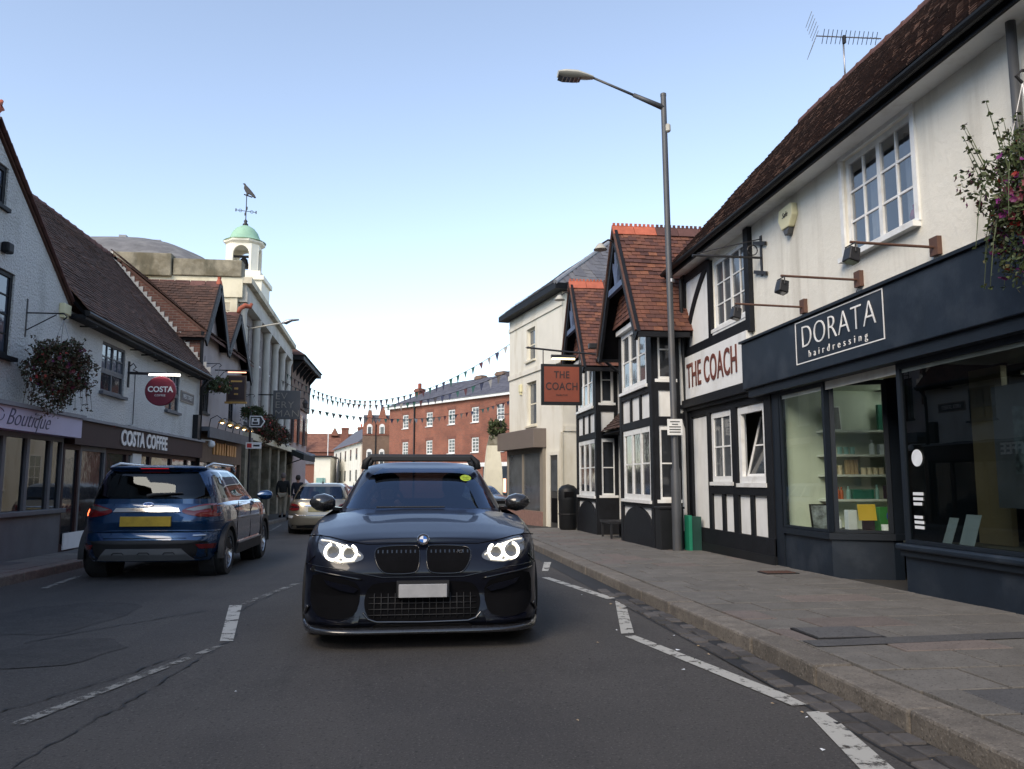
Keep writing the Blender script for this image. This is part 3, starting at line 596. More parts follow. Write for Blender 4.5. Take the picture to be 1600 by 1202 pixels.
for k in range(4): goods('bottle', 6.42+.07*k, 10.28, SH[1], (.028,.15), 'pack_dark', 'dark bottle, %s from the squat cream jars' % OD[k])
for k in range(3): goods('jar', 5.75+.09*k, 10.27, SH[2], (.034,.10), 'pack_teal', 'pale glass jar on the second highest shelf, %s from the bare wall end' % OD[k])
goods('bottle', 6.22, 10.28, SH[2], (.035,.2), 'card_white', 'tall white bottle on the second highest shelf')
for k in range(2): goods('box', 6.36+.11*k, 10.28, SH[2], (.09,.07,.14), 'card_white', 'white carton on the second highest shelf, %s from the tall white bottle' % OD[k])
goods('box', 6.45, 10.32, SH[3], (.2,.05,.36), 'pack_green', 'tall dark box on the top shelf')
def pic(x, y, z, wd, h, m, lab, lean=.06):
    t = thing('framed_picture', (x,y,z), lab, 'picture'); MB().prism([(x-wd/2,y-.0,z),(x+wd/2,y-.0,z),(x+wd/2,y+lean,z+h),(x-wd/2,y+lean,z+h)], (0,.015,0)).build('frame', 'black_paint' if m == 'photo_print' else 'white_gloss', t)
    b = .018; MB().add([(x-wd/2+b,y-.004+lean*.05,z+b),(x+wd/2-b,y-.004+lean*.05,z+b),(x+wd/2-b,y-.004+lean*.95,z+h-b),(x-wd/2+b,y-.004+lean*.95,z+h-b)],[(0,1,2,3)]).build('print', m, t, recalc=False)
pic(5.28, 9.95, .562, .27, .33, 'photo_print', 'black framed photograph leaning in the display window'); pic(5.72, 10.36, SH[3], .26, .34, 'poster_grey', 'pale framed picture standing on the top shelf', .04)
o = MB().prism([(5.56,9.55,.70),(5.80,9.55,.70),(5.80,9.58,.90),(5.56,9.58,.90)], (0,.006,0)).build('price_card', 'card_yellow'); tag(o, 'yellow card propped in the display window', 'card')
MB().box(5.60,5.76,9.54,9.56,.56,.70).build('stand', 'pack_dark', o)
goods('box', 6.05, 9.75, .56, (.3,.2,.30), 'pack_leaf', 'leaf green box on the display floor'); goods('box', 5.62, 9.85, .56, (.12,.1,.26), 'card_white', 'white carton behind the yellow card')
goods('jar', 5.9, 9.5, .56, (.07,.09), 'card_white', 'white tub beside the round blue tag'); o = MB().lathe([(.07,-.004),(.07,.004)], (5.92,9.42,.76), 16, 'y').build('round_tag', 'pack_blue'); tag(o, 'round blue tag standing on the white tub', 'tag'); MB().box(5.915,5.925,9.42,9.426,.65,.70).build('stem', 'pack_blue', o)
for k in range(3): goods('bottle', 5.42+.09*k, 10.1, .56, (.03,.17+.03*(k%2)), ['pack_cream','pack_dark','card_white'][k], ['cream bottle beside the framed photograph','brown bottle beside the framed photograph','white bottle beside the yellow card'][k])
# signs on this building
sg = thing('hairdresser_sign', FR.p(8.54,.2,2.65), 'navy fascia sign reading DORATA hairdressing in a thin white frame', 'sign')
for q in ((7.58,9.50,3.165,3.178),(7.58,9.50,2.642,2.655)): FR.bx('border_line', 'letter_white', sg, q[0],q[1],.2,.206,q[2],q[3])
for s in (7.58,9.487): FR.bx('border_line', 'letter_white', sg, s,s+.013,.2,.206,2.655,3.165)
text('DORATA', .40, FR.p(8.535,.204,2.955), (0,-1,0), (0,0,1), 'letter_white', sg, .008, sx=.97, off=-.008, space=1.06)
text('hairdressing', .125, FR.p(8.535,.204,2.735), (0,-1,0), (0,0,1), 'letter_white', sg, .008, sx=1.0, off=-.001, space=2.0)['kind'] = 'stuff'
sg = thing('pub_wall_sign', FR.p(12.7,.08,2.66), 'white board on the timber corner lettered THE COACH in rust red', 'sign')
FR.bx('board', 'panel_white', sg, 11.24,14.02,.0,.10,2.66,3.425); text('THE COACH', .62, FR.p(12.72,.106,3.04), (0,-1,0), (0,0,1), 'letter_rust', sg, .012, sx=.62, off=.006, space=1.05)
# bracket, spotlights, alarm, aerial
t = thing('sign_bracket', FR.p(10.9,.0,4.4), 'empty black iron hanging sign bracket on the white wall', 'bracket')
mb = MB(); mb.bar(FR.p(10.82,.0,4.15),FR.p(10.82,.0,4.75),.06,.03); mb.build('wall_plate', 'iron', t)
mb = MB(); mb.tube([FR.p(10.82,.02,4.42),FR.p(10.82,1.05,4.42)],.018,8); mb.tube([FR.p(10.82,.02,4.70),FR.p(10.82,.98,4.45)],.008,6); mb.tube([FR.p(10.82,.14+.075*math.cos(a),4.53+.075*math.sin(a)) for a in np.linspace(0,6.0,16)],.009,6); mb.build('arm', 'iron', t)
for zz in (4.22,4.66): MB().bar(FR.p(10.62,.03,zz-.08),FR.p(11.02,.03,zz+.04),.03,.05).build('cross_bar', 'iron', t)
def spot(s, z, lab, ln=1.0):
    t = thing('sign_spotlight', FR.p(s,0,z), lab, 'spotlight', 'spotlights above the hairdresser sign')
    FR.box(MB(), s-.06,s+.06,0,.05,z-.08,z+.1).build('wall_box', 'rust_brown', t)
    MB().tube([FR.p(s,.03,z),FR.p(s,ln,z+.02)],.014,8).build('arm', 'rust_brown', t)
    MB().tube([FR.p(s,.02,z-.05),FR.p(s+.02,.05,z-.14),FR.p(s,.02,z-.22)],.006,6).build('cable', 'iron', t)
    hd = MB(); c_ = FR.p(s,ln,z-.06); hd.add([c_+Vector(v) for v in ((-.06,-.07,-.10),(.05,-.07,-.13),(.05,.07,-.13),(-.06,.07,-.10),(-.03,-.06,.03),(.07,-.06,.01),(.07,.06,.01),(-.03,.06,.03))],[(0,3,2,1),(4,5,6,7),(0,1,5,4),(1,2,6,5),(2,3,7,6),(3,0,4,7)]); hd.build('lamp_head', 'iron', t, bevel=.01)
    MB().tube([c_+Vector((0,-.085,-.03)),c_+Vector((0,-.085,.05)),c_+Vector((0,.085,.05)),c_+Vector((0,.085,-.03))],.008,6).build('yoke', 'iron', t)
    MB().add([c_+Vector(v) for v in ((-.055,-.06,-.104),(.045,-.06,-.134),(.045,.06,-.134),(-.055,.06,-.104))],[(0,1,2,3)]).build('lens', 'glass_mid', t, recalc=False)
spot(9.6, 3.42, 'black spotlight on a long arm beside the empty sign bracket', .95); spot(8.3, 3.45, 'black spotlight on an arm above the letters of the hairdresser sign', .95); spot(6.95, 3.43, 'black spotlight on an arm below the upstairs window', .9)
t = thing('alarm_box', FR.p(9.9,0,4.6), 'cream shield shaped burglar alarm box under the brown tiled eaves', 'alarm')
FR.poly(MB(), [(9.70,4.86),(10.06,4.86),(10.09,4.7),(10.0,4.56),(9.78,4.56),(9.68,4.7)], 0, .09).build('case', 'alarm_cream', t, bevel=.015); FR.poly(MB(), [(9.8,4.555),(9.98,4.555),(9.93,4.47),(9.85,4.47)], .0, .08).build('strobe', 'grey_pole', t, bevel=.01)
text('Safe', .10, FR.p(9.88,.094,4.74), (0,-1,0), (0,0,1), 'ink', t, .004, shear=.3)
t = thing('television_aerial', (7.5,12.6,8.25), 'spiky television aerial on a thin mast above the brown roof', 'aerial')
MB().tube([(7.5,12.6,8.2),(7.5,12.6,9.0)],.016,8).build('mast', 'steel', t, smooth=True)
A0, A1 = Vector((7.05,12.7,9.1)), Vector((8.1,12.4,8.95)); MB().tube([A0,A1],.011,6).build('boom', 'steel', t); dv = (A1-A0).normalized(); pv = dv.cross(Vector((0,0,1))).normalized()
MB().bar((7.5,12.57,8.92),(7.5,12.57,9.06),.05,.05).build('clamp', 'iron', t)
for i in range(13):
    c_ = A0+dv*(.12+.075*i); h = .13-.003*i; MB().tube([c_-pv*h-Vector((0,0,.07)),c_,c_+pv*h-Vector((0,0,.07))],.006,5).tube([c_-pv*h*.9+Vector((0,0,.07)),c_,c_+pv*h*.9+Vector((0,0,.07))],.006,5).build('director', 'iron', t)
for sgn in (-1,1):
    for k in range(5): c_ = A0+dv*(-.02-.04*k*.6)+Vector((0,0,sgn*(.05+.065*k))); MB().tube([c_-pv*.26,c_+pv*.26],.005,5).build('reflector_rod', 'steel', t)
# ------------------------------------------------------------------ the pub with two tiled gables
PUB = thing('timber_framed_pub', (6,17.5,-.1), 'black and white timber framed pub with two steep red tiled gables and jettied bays', 'building')
FW = FR
skin(FW, MB(), 14.07, 21.6, -.3, 4.3, []).build('wall', 'panel_white', PUB, recalc=False)
MB().box(5.05,9.5,14.1,21.5,-.3,4.25).build('core', 'dark_room', PUB)
def tb(fr, *a, **k): return fr.bx('timber', 'timber_black', PUB, *a, **k)
def bay(y0, near):
    y1 = y0+2.3; yc = y0+1.15; zb = G(yc)+.1
    fr = Fr((4.35,0,0),(0,1,0),(-1,0,0)); fs = Fr((0,y0,0),(1,0,0),(0,-1,0)); fo = Fr((0,y1,0),(1,0,0),(0,1,0))
    U = (y0+.33,y1-.16,3.0,4.22); L = (y0+.16,y1-.22,.84,2.2); mb = MB()
    skin(fr, mb, y0, y1, zb-.2, 4.3, [U, L]); SU = (4.42,4.72,3.05,4.15); SLo = (4.42,4.76,.86,2.16)
    skin(fs, mb, 4.35, 5.0, zb-.2, 4.22, [SU, SLo]); skin(fo, mb, 4.35, 5.0, zb-.2, 4.22, [])
    mb.build('bay_wall', 'panel_white', PUB, recalc=False)
    window(fr, PUB, *U, nx=1, nz=2, fw=.10, bw=.03, split=3, d=.03, pane='glass_mid', sill=.09); window(fr, PUB, *L, nx=1, nz=2, fw=.10, bw=.03, split=3, d=.03, pane='glass_dark', sill=.09)
    window(fs, PUB, *SU, nx=1, nz=2, fw=.045, bw=.025, d=.01, pane='glass_dark', sill=.04); window(fs, PUB, *SLo, nx=1, nz=2, fw=.045, bw=.025, d=.01, pane='glass_dark', sill=.05)
    fr.bx('window_head', 'white_gloss', PUB, U[0]-.08,U[1]+.1,0,.12,4.225,4.32)
    # street side timbers
    tb(fr,y0-.01,y0+.15,0,.05,zb-.2,4.2); tb(fr,y1-.14,y1+.01,0,.05,zb-.2,4.2); tb(fr,y0+.15,y1-.14,0,.045,2.83,2.97); tb(fr,y0+.15,y1-.14,0,.045,2.21,2.36); tb(fr,y0+.15,y1-.14,0,.04,.70,.83)
    tb(fr,y0+.15,U[0]-.002,0,.04,2.97,4.2)
    wd = (y1-y0-.29); 
    for k in (1,2): tb(fr,y0+.15+wd*k/3-.04,y0+.15+wd*k/3+.04,0,.04,2.36,2.83)
    # dark arched base leaving white spandrels
    n = 14; pts = [(y0+.15,zb-.2),(y0+.15,.22)]+[(yc-(wd/2-.02)*math.cos(math.pi*i/n),.20+.50*math.sin(math.pi*i/n)**.8) for i in range(n+1)]+[(y1-.14,.22),(y1-.14,zb-.2)]
    fr.poly(MB(), pts, 0, .043).build('arched_base', 'timber_black', PUB); 
    # camera side timbers
    tb(fs,4.34,4.42,0,.03,zb-.2,4.2); tb(fs,4.74,4.83,0,.03,zb-.2,4.2); tb(fs,4.93,5.0,0,.028,zb-.2,4.2)
    for z0, z1 in ((2.84,2.98),(2.20,2.36),(.72,.84),(zb-.2,.34)): tb(fs,4.42,4.74,0,.026,z0,z1)
    tb(fs,4.83,4.93,0,.026,zb-.2,.3); tb(fs,4.83,4.93,0,.026,2.3,2.42); tb(fs,4.42,4.74,0,.027,.34,.72)
    # gable: barge boards, tile hanging, blue truss
    xg = 3.95; ap = 6.22; ft = 3.86; hw = 1.52
    fg = Fr((xg,0,0),(0,1,0),(-1,0,0))
    for sg in (-1,1): fg.beam('barge_board', 'timber_black', PUB, (yc,ap-.10),(yc+sg*(hw-.02),ft-.08), .24, -.04, .02)
    fg.bx('tie_beam', 'blue_timber', PUB, yc-.72,yc+.72,-.08,.0,4.96,5.08)
    for sg in (-1,1): fg.curve('strut', 'blue_timber', PUB, [(yc+sg*(.05+.30*t**1.6),5.08+.62*t) for t in np.linspace(0,1,8)], .07, -.07, -.01)
    fg.bx('king_post', 'blue_timber', PUB, yc-.035,yc+.035,-.075,-.005,5.08,5.75)
    back = Fr((4.28,0,0),(0,1,0),(-1,0,0)); back.poly(MB(), [(yc-1.25,4.3),(yc+1.25,4.3),(yc,6.05)], -.04, 0).build('gable_wall', 'black_matt', PUB)
    tm = MB(); tiles(tm, (4.2,yc-1.22,4.36), (0,1,0), (.10,0,1), 2.44, .62, .165, .1, random.Random(3), skew=lambda h: (h*.62, 2.44-h*.62)); tm.build('tile_hanging', 'tile_red', PUB, recalc=False, kind='stuff')
    # roof slopes
    xe = 8.6
    for sg in (-1,1):
        up = Vector((0,-sg*hw,ap-ft)); o = Vector((xg-.03,yc+sg*hw,ft))
        MB().prism([(xg,yc+sg*hw,ft-.07),(xg,yc,ap-.07),(xg,yc,ap-.0),(xg,yc+sg*hw,ft)], (xe-xg,0,0)).build('roof', 'black_matt', PUB)
        tm = MB(); tiles(tm, o, (1,0,0), up, xe-xg, up.length, .17, .105, random.Random(9+sg)); tm.build('roof_tiles', 'tile_red', PUB, recalc=False, kind='stuff')
        nrm = Vector((0,sg*(ap-ft),hw)).normalized()
        MB().bar((xg-.03,yc+sg*(hw+.02),ft-.02)+nrm*.0 if False else Vector((xg-.035,yc+sg*hw,ft))+nrm*.02, Vector((xg-.035,yc,ap))+nrm*.02, .03, .05).build('verge_mortar', 'tile_end', PUB)
        MB().bar((xg,yc+sg*(hw+.03),ft-.06),(4.9,yc+sg*(hw+.03),ft-.06),.09,.09).build('eaves_board', 'timber_black', PUB)
    # cockscomb ridge tiles
    def ridge(m):
        mb = MB(); mb.prism([(0,-.15,-.16),(0,0,.06),(0,.15,-.16),(0,.13,-.17),(0,0,.035),(0,-.13,-.17)], (.44,0,0))
        for k in range(5): mb.box(.02+.088*k,.07+.088*k,-.015,.015,.05,.105)
        return mb.build('ridge_tile', m, PUB)
    rr = {m: ridge(m) for m in ('ridge_red','ridge_dark')}; used = set()
    for i in range(10):
        m = 'ridge_red' if i < 2 or (near and i in (6,)) else 'ridge_dark'; o = rr[m] if m not in used else copyobj(rr[m], PUB); used.add(m)
        o.location = Vector((xg-.05+i*.45,yc,ap+.03))
    # hooded lamp hung at the gable peak
    t = thing('gable_lamp', (3.9,yc,5.9), 'grey hooded lamp at the peak of the gable '+('nearer the hairdresser' if near else 'beside the cream building'), 'lamp')
    MB().tube([(4.0,yc,5.95),(3.82,yc,6.0),(3.7,yc,5.92)],.02,6).build('arm', 'iron', t); MB().lathe([(.04,.08),(.07,.05),(.12,-.02),(.14,-.05),(.13,-.05)], (3.66,yc,5.84), 14).build('hood', 'lamp_body', t, smooth=True)
bay(14.10, True); bay(18.62, False)
# recess between the bays: door canopy, timbers, window
fp = FW
for s in (16.5,17.2,18.3): tb(fp,s-.08,s+.08,0,.04,-.3,4.6)
for z0, z1 in ((2.25,2.40),(3.0,3.14),(.6,.72)): tb(fp,16.4,18.62,0,.045,z0,z1)
fp.bx('door', 'timber_black', PUB, 17.3,18.2,0,.05,-.3,2.0)
tm = MB(); tiles(tm, (4.42,16.45,2.33), (0,1,0), (.55,0,.55), 2.1, .80, .165, .1, random.Random(2)); tm.build('canopy_tiles', 'tile_brown', PUB, recalc=False, kind='stuff')
MB().prism([(4.44,16.42,2.27),(5.0,16.42,2.80),(5.0,16.42,2.27)], (0,2.15,0)).build('canopy', 'timber_black', PUB)
tb(fp,14.0,14.10,.0,.03,-.2,2.3)
MB().tube([(4.28,17.0,4.02),(4.28,18.6,4.0)],.05,8).build('gutter', 'black_paint', PUB); MB().tube([(4.3,17.9,4.0),(4.7,17.95,3.7),(4.9,17.95,3.5),(4.9,17.95,-.1)],.035,8).build('downpipe', 'black_paint', PUB)
MB().tube([(4.88,14.02,4.9),(4.86,13.98,4.5),(4.92,14.0,2.2),(4.92,14.0,.0)],.035,8).build('downpipe', 'black_paint', PUB)
# ------------------------------------------------------------------ cream three storey building, turned a little into the street
CA, CB = Vector((4.25,22.6,0)), Vector((3.27,27.3,0)); ca = (CB-CA).normalized(); FC = Fr(CA, ca, (-ca.y,ca.x,0)); CL = (CB-CA).length; FCe = Fr(CA, (ca.y,-ca.x,0), (-ca.x,-ca.y,0))
CR = thing('cream_town_house', (6,25,-.3), 'three storey cream rendered house with slate hipped roof and brown shop front', 'building')
WU = (2.25,3.05,5.05,6.10); WM = (2.15,3.05,2.95,4.35); WU2 = (.5,1.3,5.05,6.10); DO = (.28,.92,-.3,2.0)
mb = MB(); skin(FC, mb, 0, CL, -.5, 6.75, [WU, WM], rev=.16); skin(FCe, mb, 0, 6, -.5, 6.75, [], rev=.1); mb.build('wall', 'render_cream', CR, recalc=False)
FC.box(MB(), .3, CL-.3, -5.5, -.3, -.4, 6.7).build('core', 'dark_room', CR)
Fb = Fr(CB, (ca.y,-ca.x,0), (ca.x,ca.y,0)); skin(Fb, MB(), 0, 6, -.5, 6.75, []).build('wall', 'render_cream', CR, recalc=False)
for q in (WU, WM): window(FC, CR, *q, nx=1, nz=2, fw=.06, bw=.04, mat='cream_gloss', d=-.1, pane='glass_mid', sill=.07)
FC.bx('string_course', 'render_cream', CR, -.03,CL,0,.05,4.62,4.78); FC.bx('string_course', 'render_cream', CR, -.03,CL,0,.04,6.30,6.42); FCe.bx('string_course', 'render_cream', CR, .0,3,0,.05,4.62,4.78); FCe.bx('string_course', 'render_cream', CR, 0,3,0,.04,2.62,2.78)
FC.bx('eaves_board', 'timber_black', CR, -.3,CL+.25,-.05,.32,6.72,6.90); FCe.bx('eaves_board', 'timber_black', CR, -.30,6,-.05,.30,6.721,6.899)
# hipped slate roof
e0 = FC.p(-.3,.32,6.9); e1 = FC.p(CL+.25,.32,6.9); r0 = FC.p(2.0,-2.9,9.3); r1 = FC.p(CL-1.6,-2.9,9.3); e2 = FC.p(-.3,-6,6.9)
mb = MB(); mb.add([e0,e1,r1,r0],[(0,1,2,3)]); mb.add([e0,r0,e2],[(0,1,2)]); mb.add([e1,FC.p(CL+.25,-6,6.9),r1],[(0,1,2)]); mb.add([e2,r0,r1,FC.p(CL+.25,-6,6.9)],[(0,1,2,3)]); mb.build('roof', 'slate', CR, recalc=False)
tm = MB(); up = (FC.p(0,-2.9,9.3)-FC.p(0,.32,6.9)); tiles(tm, e0, ca, up, CL+.55, up.length, .3, .2, random.Random(2), skew=lambda h: (h*2.3/4.0, CL+.55-h*1.85/4.0), j=.004, thick=.008)
up2 = FC.p(2.0,0,9.3)-FC.p(-.3,0,6.9); tiles(tm, e2, (e0-e2), up2, (e0-e2).length, up2.length, .3, .2, random.Random(4), skew=lambda h: (h*3.1/3.3, 6.32-h*3.22/3.3), j=.004, thick=.008); tm.build('slates', 'slate', CR, recalc=False, kind='stuff')
MB().tube([e0,r0,r1],.07,8).build('hip_lead', 'lead', CR)
# shop front and door
FC.bx('shop_surround', 'taupe', CR, 1.35,CL-.05,0,.10,-.4,2.2); FC.bx('shop_fascia', 'fascia_taupe', CR, 1.3,CL+.05,0,.42,2.2,2.78, bevel=.01); FC.bx('shop_pane', 'glass_mid', CR, 1.6,3.0,.10,.11,.30,2.05); FC.bx('shop_pane', 'glass_mid', CR, 3.1,4.5,.10,.11,.30,2.05)
FC.bx('mullion', 'taupe', CR, 3.0,3.1,.10,.15,.3,2.05); FC.bx('stall_riser', 'brick_base', CR, 1.35,CL-.05,.1,.14,-.4,.28); FC.bx('door', 'door_dark', CR, .30,.92,-.0,.02,-.4,1.95); FC.bx('door_panel', 'black_matt', CR, .40,.82,.02,.035,.0,.7); FC.bx('door_panel', 'glass_mid', CR, .40,.82,.02,.035,.9,1.8)
FC.bx('door_surround', 'render_cream', CR, .18,.30,0,.05,-.4,2.06); FC.bx('door_surround', 'render_cream', CR, .92,1.04,0,.05,-.4,2.06); FC.bx('door_surround', 'render_cream', CR, .30,.92,0,.05,1.95,2.06)
FC.bx('pilaster', 'render_cream', CR, -.02,.14,0,.06,-.4,2.6)
t = thing('alarm_box', FC.p(3.55,.0,4.2), 'small yellow alarm box high on the cream house wall', 'alarm'); FC.bx('case', 'alarm_cream', t, 3.45,3.65,0,.08,4.1,4.36, bevel=.02); FC.bx('strobe', 'alarm_cream', t, 3.5,3.6,0,.06,4.02,4.1)
t = thing('satellite_dish', FC.p(4.9,.0,2.95), 'small dark satellite dish on the far corner of the cream house', 'satellite dish'); MB().lathe([(.01,.06),(.12,.04),(.19,.0),(.195,.005)], FC.p(4.85,.32,3.1), 16, 'x').build('dish', 'grey_pole', t, smooth=True); MB().tube([FC.p(4.85,.0,2.95),FC.p(4.85,.28,3.05)],.02,6).build('arm', 'iron', t)
# ------------------------------------------------------------------ hanging pub sign
t = thing('hanging_pub_sign', (3.6,17.4,3.9), 'rust red board lettered THE COACH hanging from an iron bar over the pavement', 'sign')
y = 17.4
MB().box(2.79,3.71,y-.03,y+.03,2.86,3.78).build('frame', 'black_paint', t, bevel=.01); MB().box(2.855,3.645,y-.038,y-.03,2.935,3.72).build('board', 'sign_orange', t)
text('THE', .22, (3.25,y-.041,3.53), (1,0,0), (0,0,1), 'letter_dark', t, .006, sx=.82, off=.004, space=1.1); text('COACH', .235, (3.25,y-.041,3.27), (1,0,0), (0,0,1), 'letter_dark', t, .006, sx=.82, off=.004, space=1.08); text('MARLOW', .06, (3.25,y-.041,3.08), (1,0,0), (0,0,1), 'letter_dark', t, .006)
MB().tube([(2.5,y,4.14),(3.4,y,4.06),(4.4,y,4.0),(5.0,y,3.98)],.022,8).build('bar', 'iron', t); MB().lathe([(.0,-.06),(.03,0),(.0,.06)], (2.5,y,4.14), 8, 'x').build('finial', 'iron', t)
for x in (2.84,3.66): MB().tube([(x,y,3.78),(x,y,4.1)],.012,6).build('hanger', 'iron', t)
MB().tube([(4.4,y,4.0),(5.0,y,4.5)],.012,6).build('stay', 'iron', t); MB().box(3.0,3.55,y-.16,y-.08,3.90,3.97).build('strip_lamp_housing', 'iron', t); MB().tube([(3.02,y-.13,3.885),(3.53,y-.13,3.885)],.022,8).build('light_tube', 'tube_warm', t)
t = thing('wall_floodlight', (4.3,16.9,4.05), 'small black floodlight fixed between the pub gables', 'floodlight'); MB().box(3.75,4.0,16.75,16.9,4.05,4.16).build('head', 'iron', t, bevel=.01); MB().tube([(3.98,16.85,4.08),(4.4,16.95,4.02)],.015,6).build('arm', 'iron', t)
# ------------------------------------------------------------------ street lamp on the right pavement
LB = Vector((4.52,13.5,G(13.5)+.12)); LT = Vector((4.46,13.5,8.2))
t = thing('street_lamp', LB, 'tall dark street lamp post with one long arm beside the pub', 'street lamp')
MB().tube([LB,LB+Vector((0,0,1.35)),LB+Vector((0,0,1.42)),LT], [.085,.085,.06,.052], 12).build('post', 'grey_pole', t, smooth=True, auto=40)
HD = Vector((3.18,13.62,8.54)); MB().tube([LT-Vector((0,0,.22)),LT+Vector((-.55,.05,.02))],[.055,.04],8).build('bracket_arm', 'grey_pole', t, smooth=True); MB().tube([LT+Vector((-.5,.05,.0)),HD],[.026,.022],8).build('arm', 'grey_pole', t, smooth=True)
MB().lathe([(.055,0),(.055,.05),(.02,.07)], LT, 12).build('cap', 'grey_pole', t)
hd = MB(); st_ = [(0,.055,.03,.0),(.12,.10,.05,.01),(.30,.13,.08,.035),(.52,.13,.075,.04),(.66,.115,.05,.03)]
P = []
for (l, wd, h, dz) in st_: P.append([HD+Vector((-l,wd*math.cos(a),dz+h*(math.sin(a) if math.sin(a) > 0 else .75*math.sin(a)))) for a in np.linspace(0,2*math.pi,13)])
hd.grid(P); hd.f.append(tuple(range(12))); n0 = 4*13; hd.f.append(tuple(range(n0,n0+12))); hd.build('lantern', 'lamp_body', t, smooth=True, auto=50)
MB().grid([[HD+Vector((-l,wd,-.068+dz)) for wd in (-.10,.10)] for l, dz in ((.24,.015),(.36,.0),(.56,.0),(.655,.03))]).build('lens', 'glass_mid', t, recalc=False)
for k in range(5): MB().box(HD.x-.30-.07*k,HD.x-.285-.07*k,HD.y-.09,HD.y+.09,HD.z-.072,HD.z-.066).build('lens_rib', 'steel', t)
MB().lathe([(.03,-.08),(.05,-.06),(.05,.05),(.02,.08)], LT+Vector((.06,-.04,-.62)), 10).build('sensor', 'lamp_body', t); MB().lathe([(.064,0),(.064,.06)], LB+Vector((0,0,4.7)), 10).build('strap', 'steel', t)
t = thing('parking_sign', (4.5,13.42,2.2), 'small white parking restriction plate on the dark lamp post', 'sign')
MB().box(4.36,4.63,13.40,13.412,1.98,2.26).build('plate', 'sign_white', t, bevel=.004)
for k, wd in enumerate((.17,.11,.21,.2,.2)): MB().box(4.495-wd/2,4.495+wd/2,13.396,13.4,2.205-.045*k,2.222-.045*k).build('text_line', 'ink', t)
MB().lathe([(.063,0),(.063,.03)], (4.513,13.5,2.1), 10).build('clip', 'steel', t)
# bin, cabinet, green box, flower trough
def bin_(x, y, lab):
    z = G(y)+.12; t = thing('litter_bin', (x,y,z), lab, 'litter bin'); MB().lathe([(.20,0),(.24,.06),(.25,.75),(.26,.78),(.26,.82)], (x,y,z), 18).build('body', 'black_paint', t, smooth=True, auto=40)
    MB().lathe([(.26,.821),(.26,1.02),(.24,1.08),(.16,1.16),(.02,1.20)], (x,y,z), 18).build('hood', 'black_paint', t, smooth=True, auto=40); MB().box(x-.14,x+.10,y-.265,y-.22,z+.86,z+1.0).build('opening', 'black_matt', t); MB().lathe([(.262,.40),(.262,.43)], (x,y,z), 18).build('band', 'iron', t)
bin_(4.12, 21.25, 'black domed litter bin beside the pub wall')
z = G(13.9)+.10
t = thing('green_cabinet', (4.82,13.55,z), 'narrow green box standing against the white and black pub wall', 'cabinet'); MB().box(4.76,4.93,13.42,13.62,z,z+.60).build('body', 'green_dark', t, bevel=.006); MB().box(4.70,4.758,13.40,13.64,z,z+.62).build('door', 'green_paint', t, bevel=.004)
t = thing('utility_cabinet', (4.5,14.0,z), 'low black cabinet at the foot of the pub bay', 'cabinet'); MB().box(4.30,4.72,13.72,14.03,z,z+.72).build('body', 'black_paint', t, bevel=.01); MB().box(4.28,4.74,13.70,14.05,z+.721,z+.76).build('lid', 'black_paint', t, bevel=.008)
t = thing('bench', (4.3,17.3,G(17.3)+.12), 'low black iron bench in the recess between the pub bays', 'bench'); zz = G(17.3)+.12
MB().box(4.2,4.7,17.0,17.9,zz+.32,zz+.37).build('seat', 'iron', t)
for (x, yy) in ((4.25,17.05),(4.65,17.05),(4.25,17.85),(4.65,17.85)): MB().bar((x,yy,zz),(x,yy,zz+.32),.04,.04).build('leg', 'iron', t)
# ------------------------------------------------------------------ left side: gabled boutique building
FL = Fr((-6,0,0),(0,1,0),(1,0,0))
BA = thing('gabled_boutique_building', (-8,11.7,-.1), 'white roughcast gabled building with dark casement windows above a lavender boutique sign', 'building')
WB = (10.78,12.62,3.02,4.28); WT = (11.22,12.2,5.18,5.78)
mb = MB(); skin(FL, mb, 8.9, 14.5, 2.2, 4.28, [WB]); 
ap, e = (11.7,6.25), 4.19
sl = (ap[1]-e)/(14.5-ap[0])
def gz(s): return ap[1]-abs(s-ap[0])*sl
# the gable triangle above, with the little top window left open
for (s0, s1) in ((8.9,11.22),(12.2,14.5)):
    mb.add([FL.p(s0,0,4.28),FL.p(s1,0,4.28),FL.p(s1,0,max(gz(s1),4.28)),FL.p(s0,0,max(gz(s0),4.28))],[(0,1,2,3)])
mb.add([FL.p(11.22,0,4.28),FL.p(12.2,0,4.28),FL.p(12.2,0,5.18),FL.p(11.22,0,5.18)],[(0,1,2,3)]); mb.add([FL.p(11.22,0,5.78),FL.p(12.2,0,5.78),FL.p(12.2,0,gz(12.2)),FL.p(11.7,0,ap[1]),FL.p(11.22,0,gz(11.22))],[(0,1,2,3,4)])
skin(FL, mb, 11.22, 12.2, 5.18, 5.78, [(11.2201,12.1999,5.1801,5.7799)])
mb.build('wall', 'roughcast', BA, recalc=False)
MB().prism([(-6.06,8.95,-.2),(-6.06,14.45,-.2),(-6.06,14.45,4.1),(-6.06,11.7,6.0),(-6.06,8.95,4.1)], (-5,0,0)).build('core', 'dark_room', BA)
Fs = Fr((0,14.5,0),(-1,0,0),(0,1,0)); 
window(FL, BA, *WB, nx=2, nz=4, fw=.07, bw=.022, mat='timber_black', split=2, pane='glass_blue', d=-.03, sill=.1); window(FL, BA, *WT, nx=1, nz=2, fw=.07, bw=.03, mat='timber_black', split=2, pane='glass_blue', d=-.03, sill=.05)
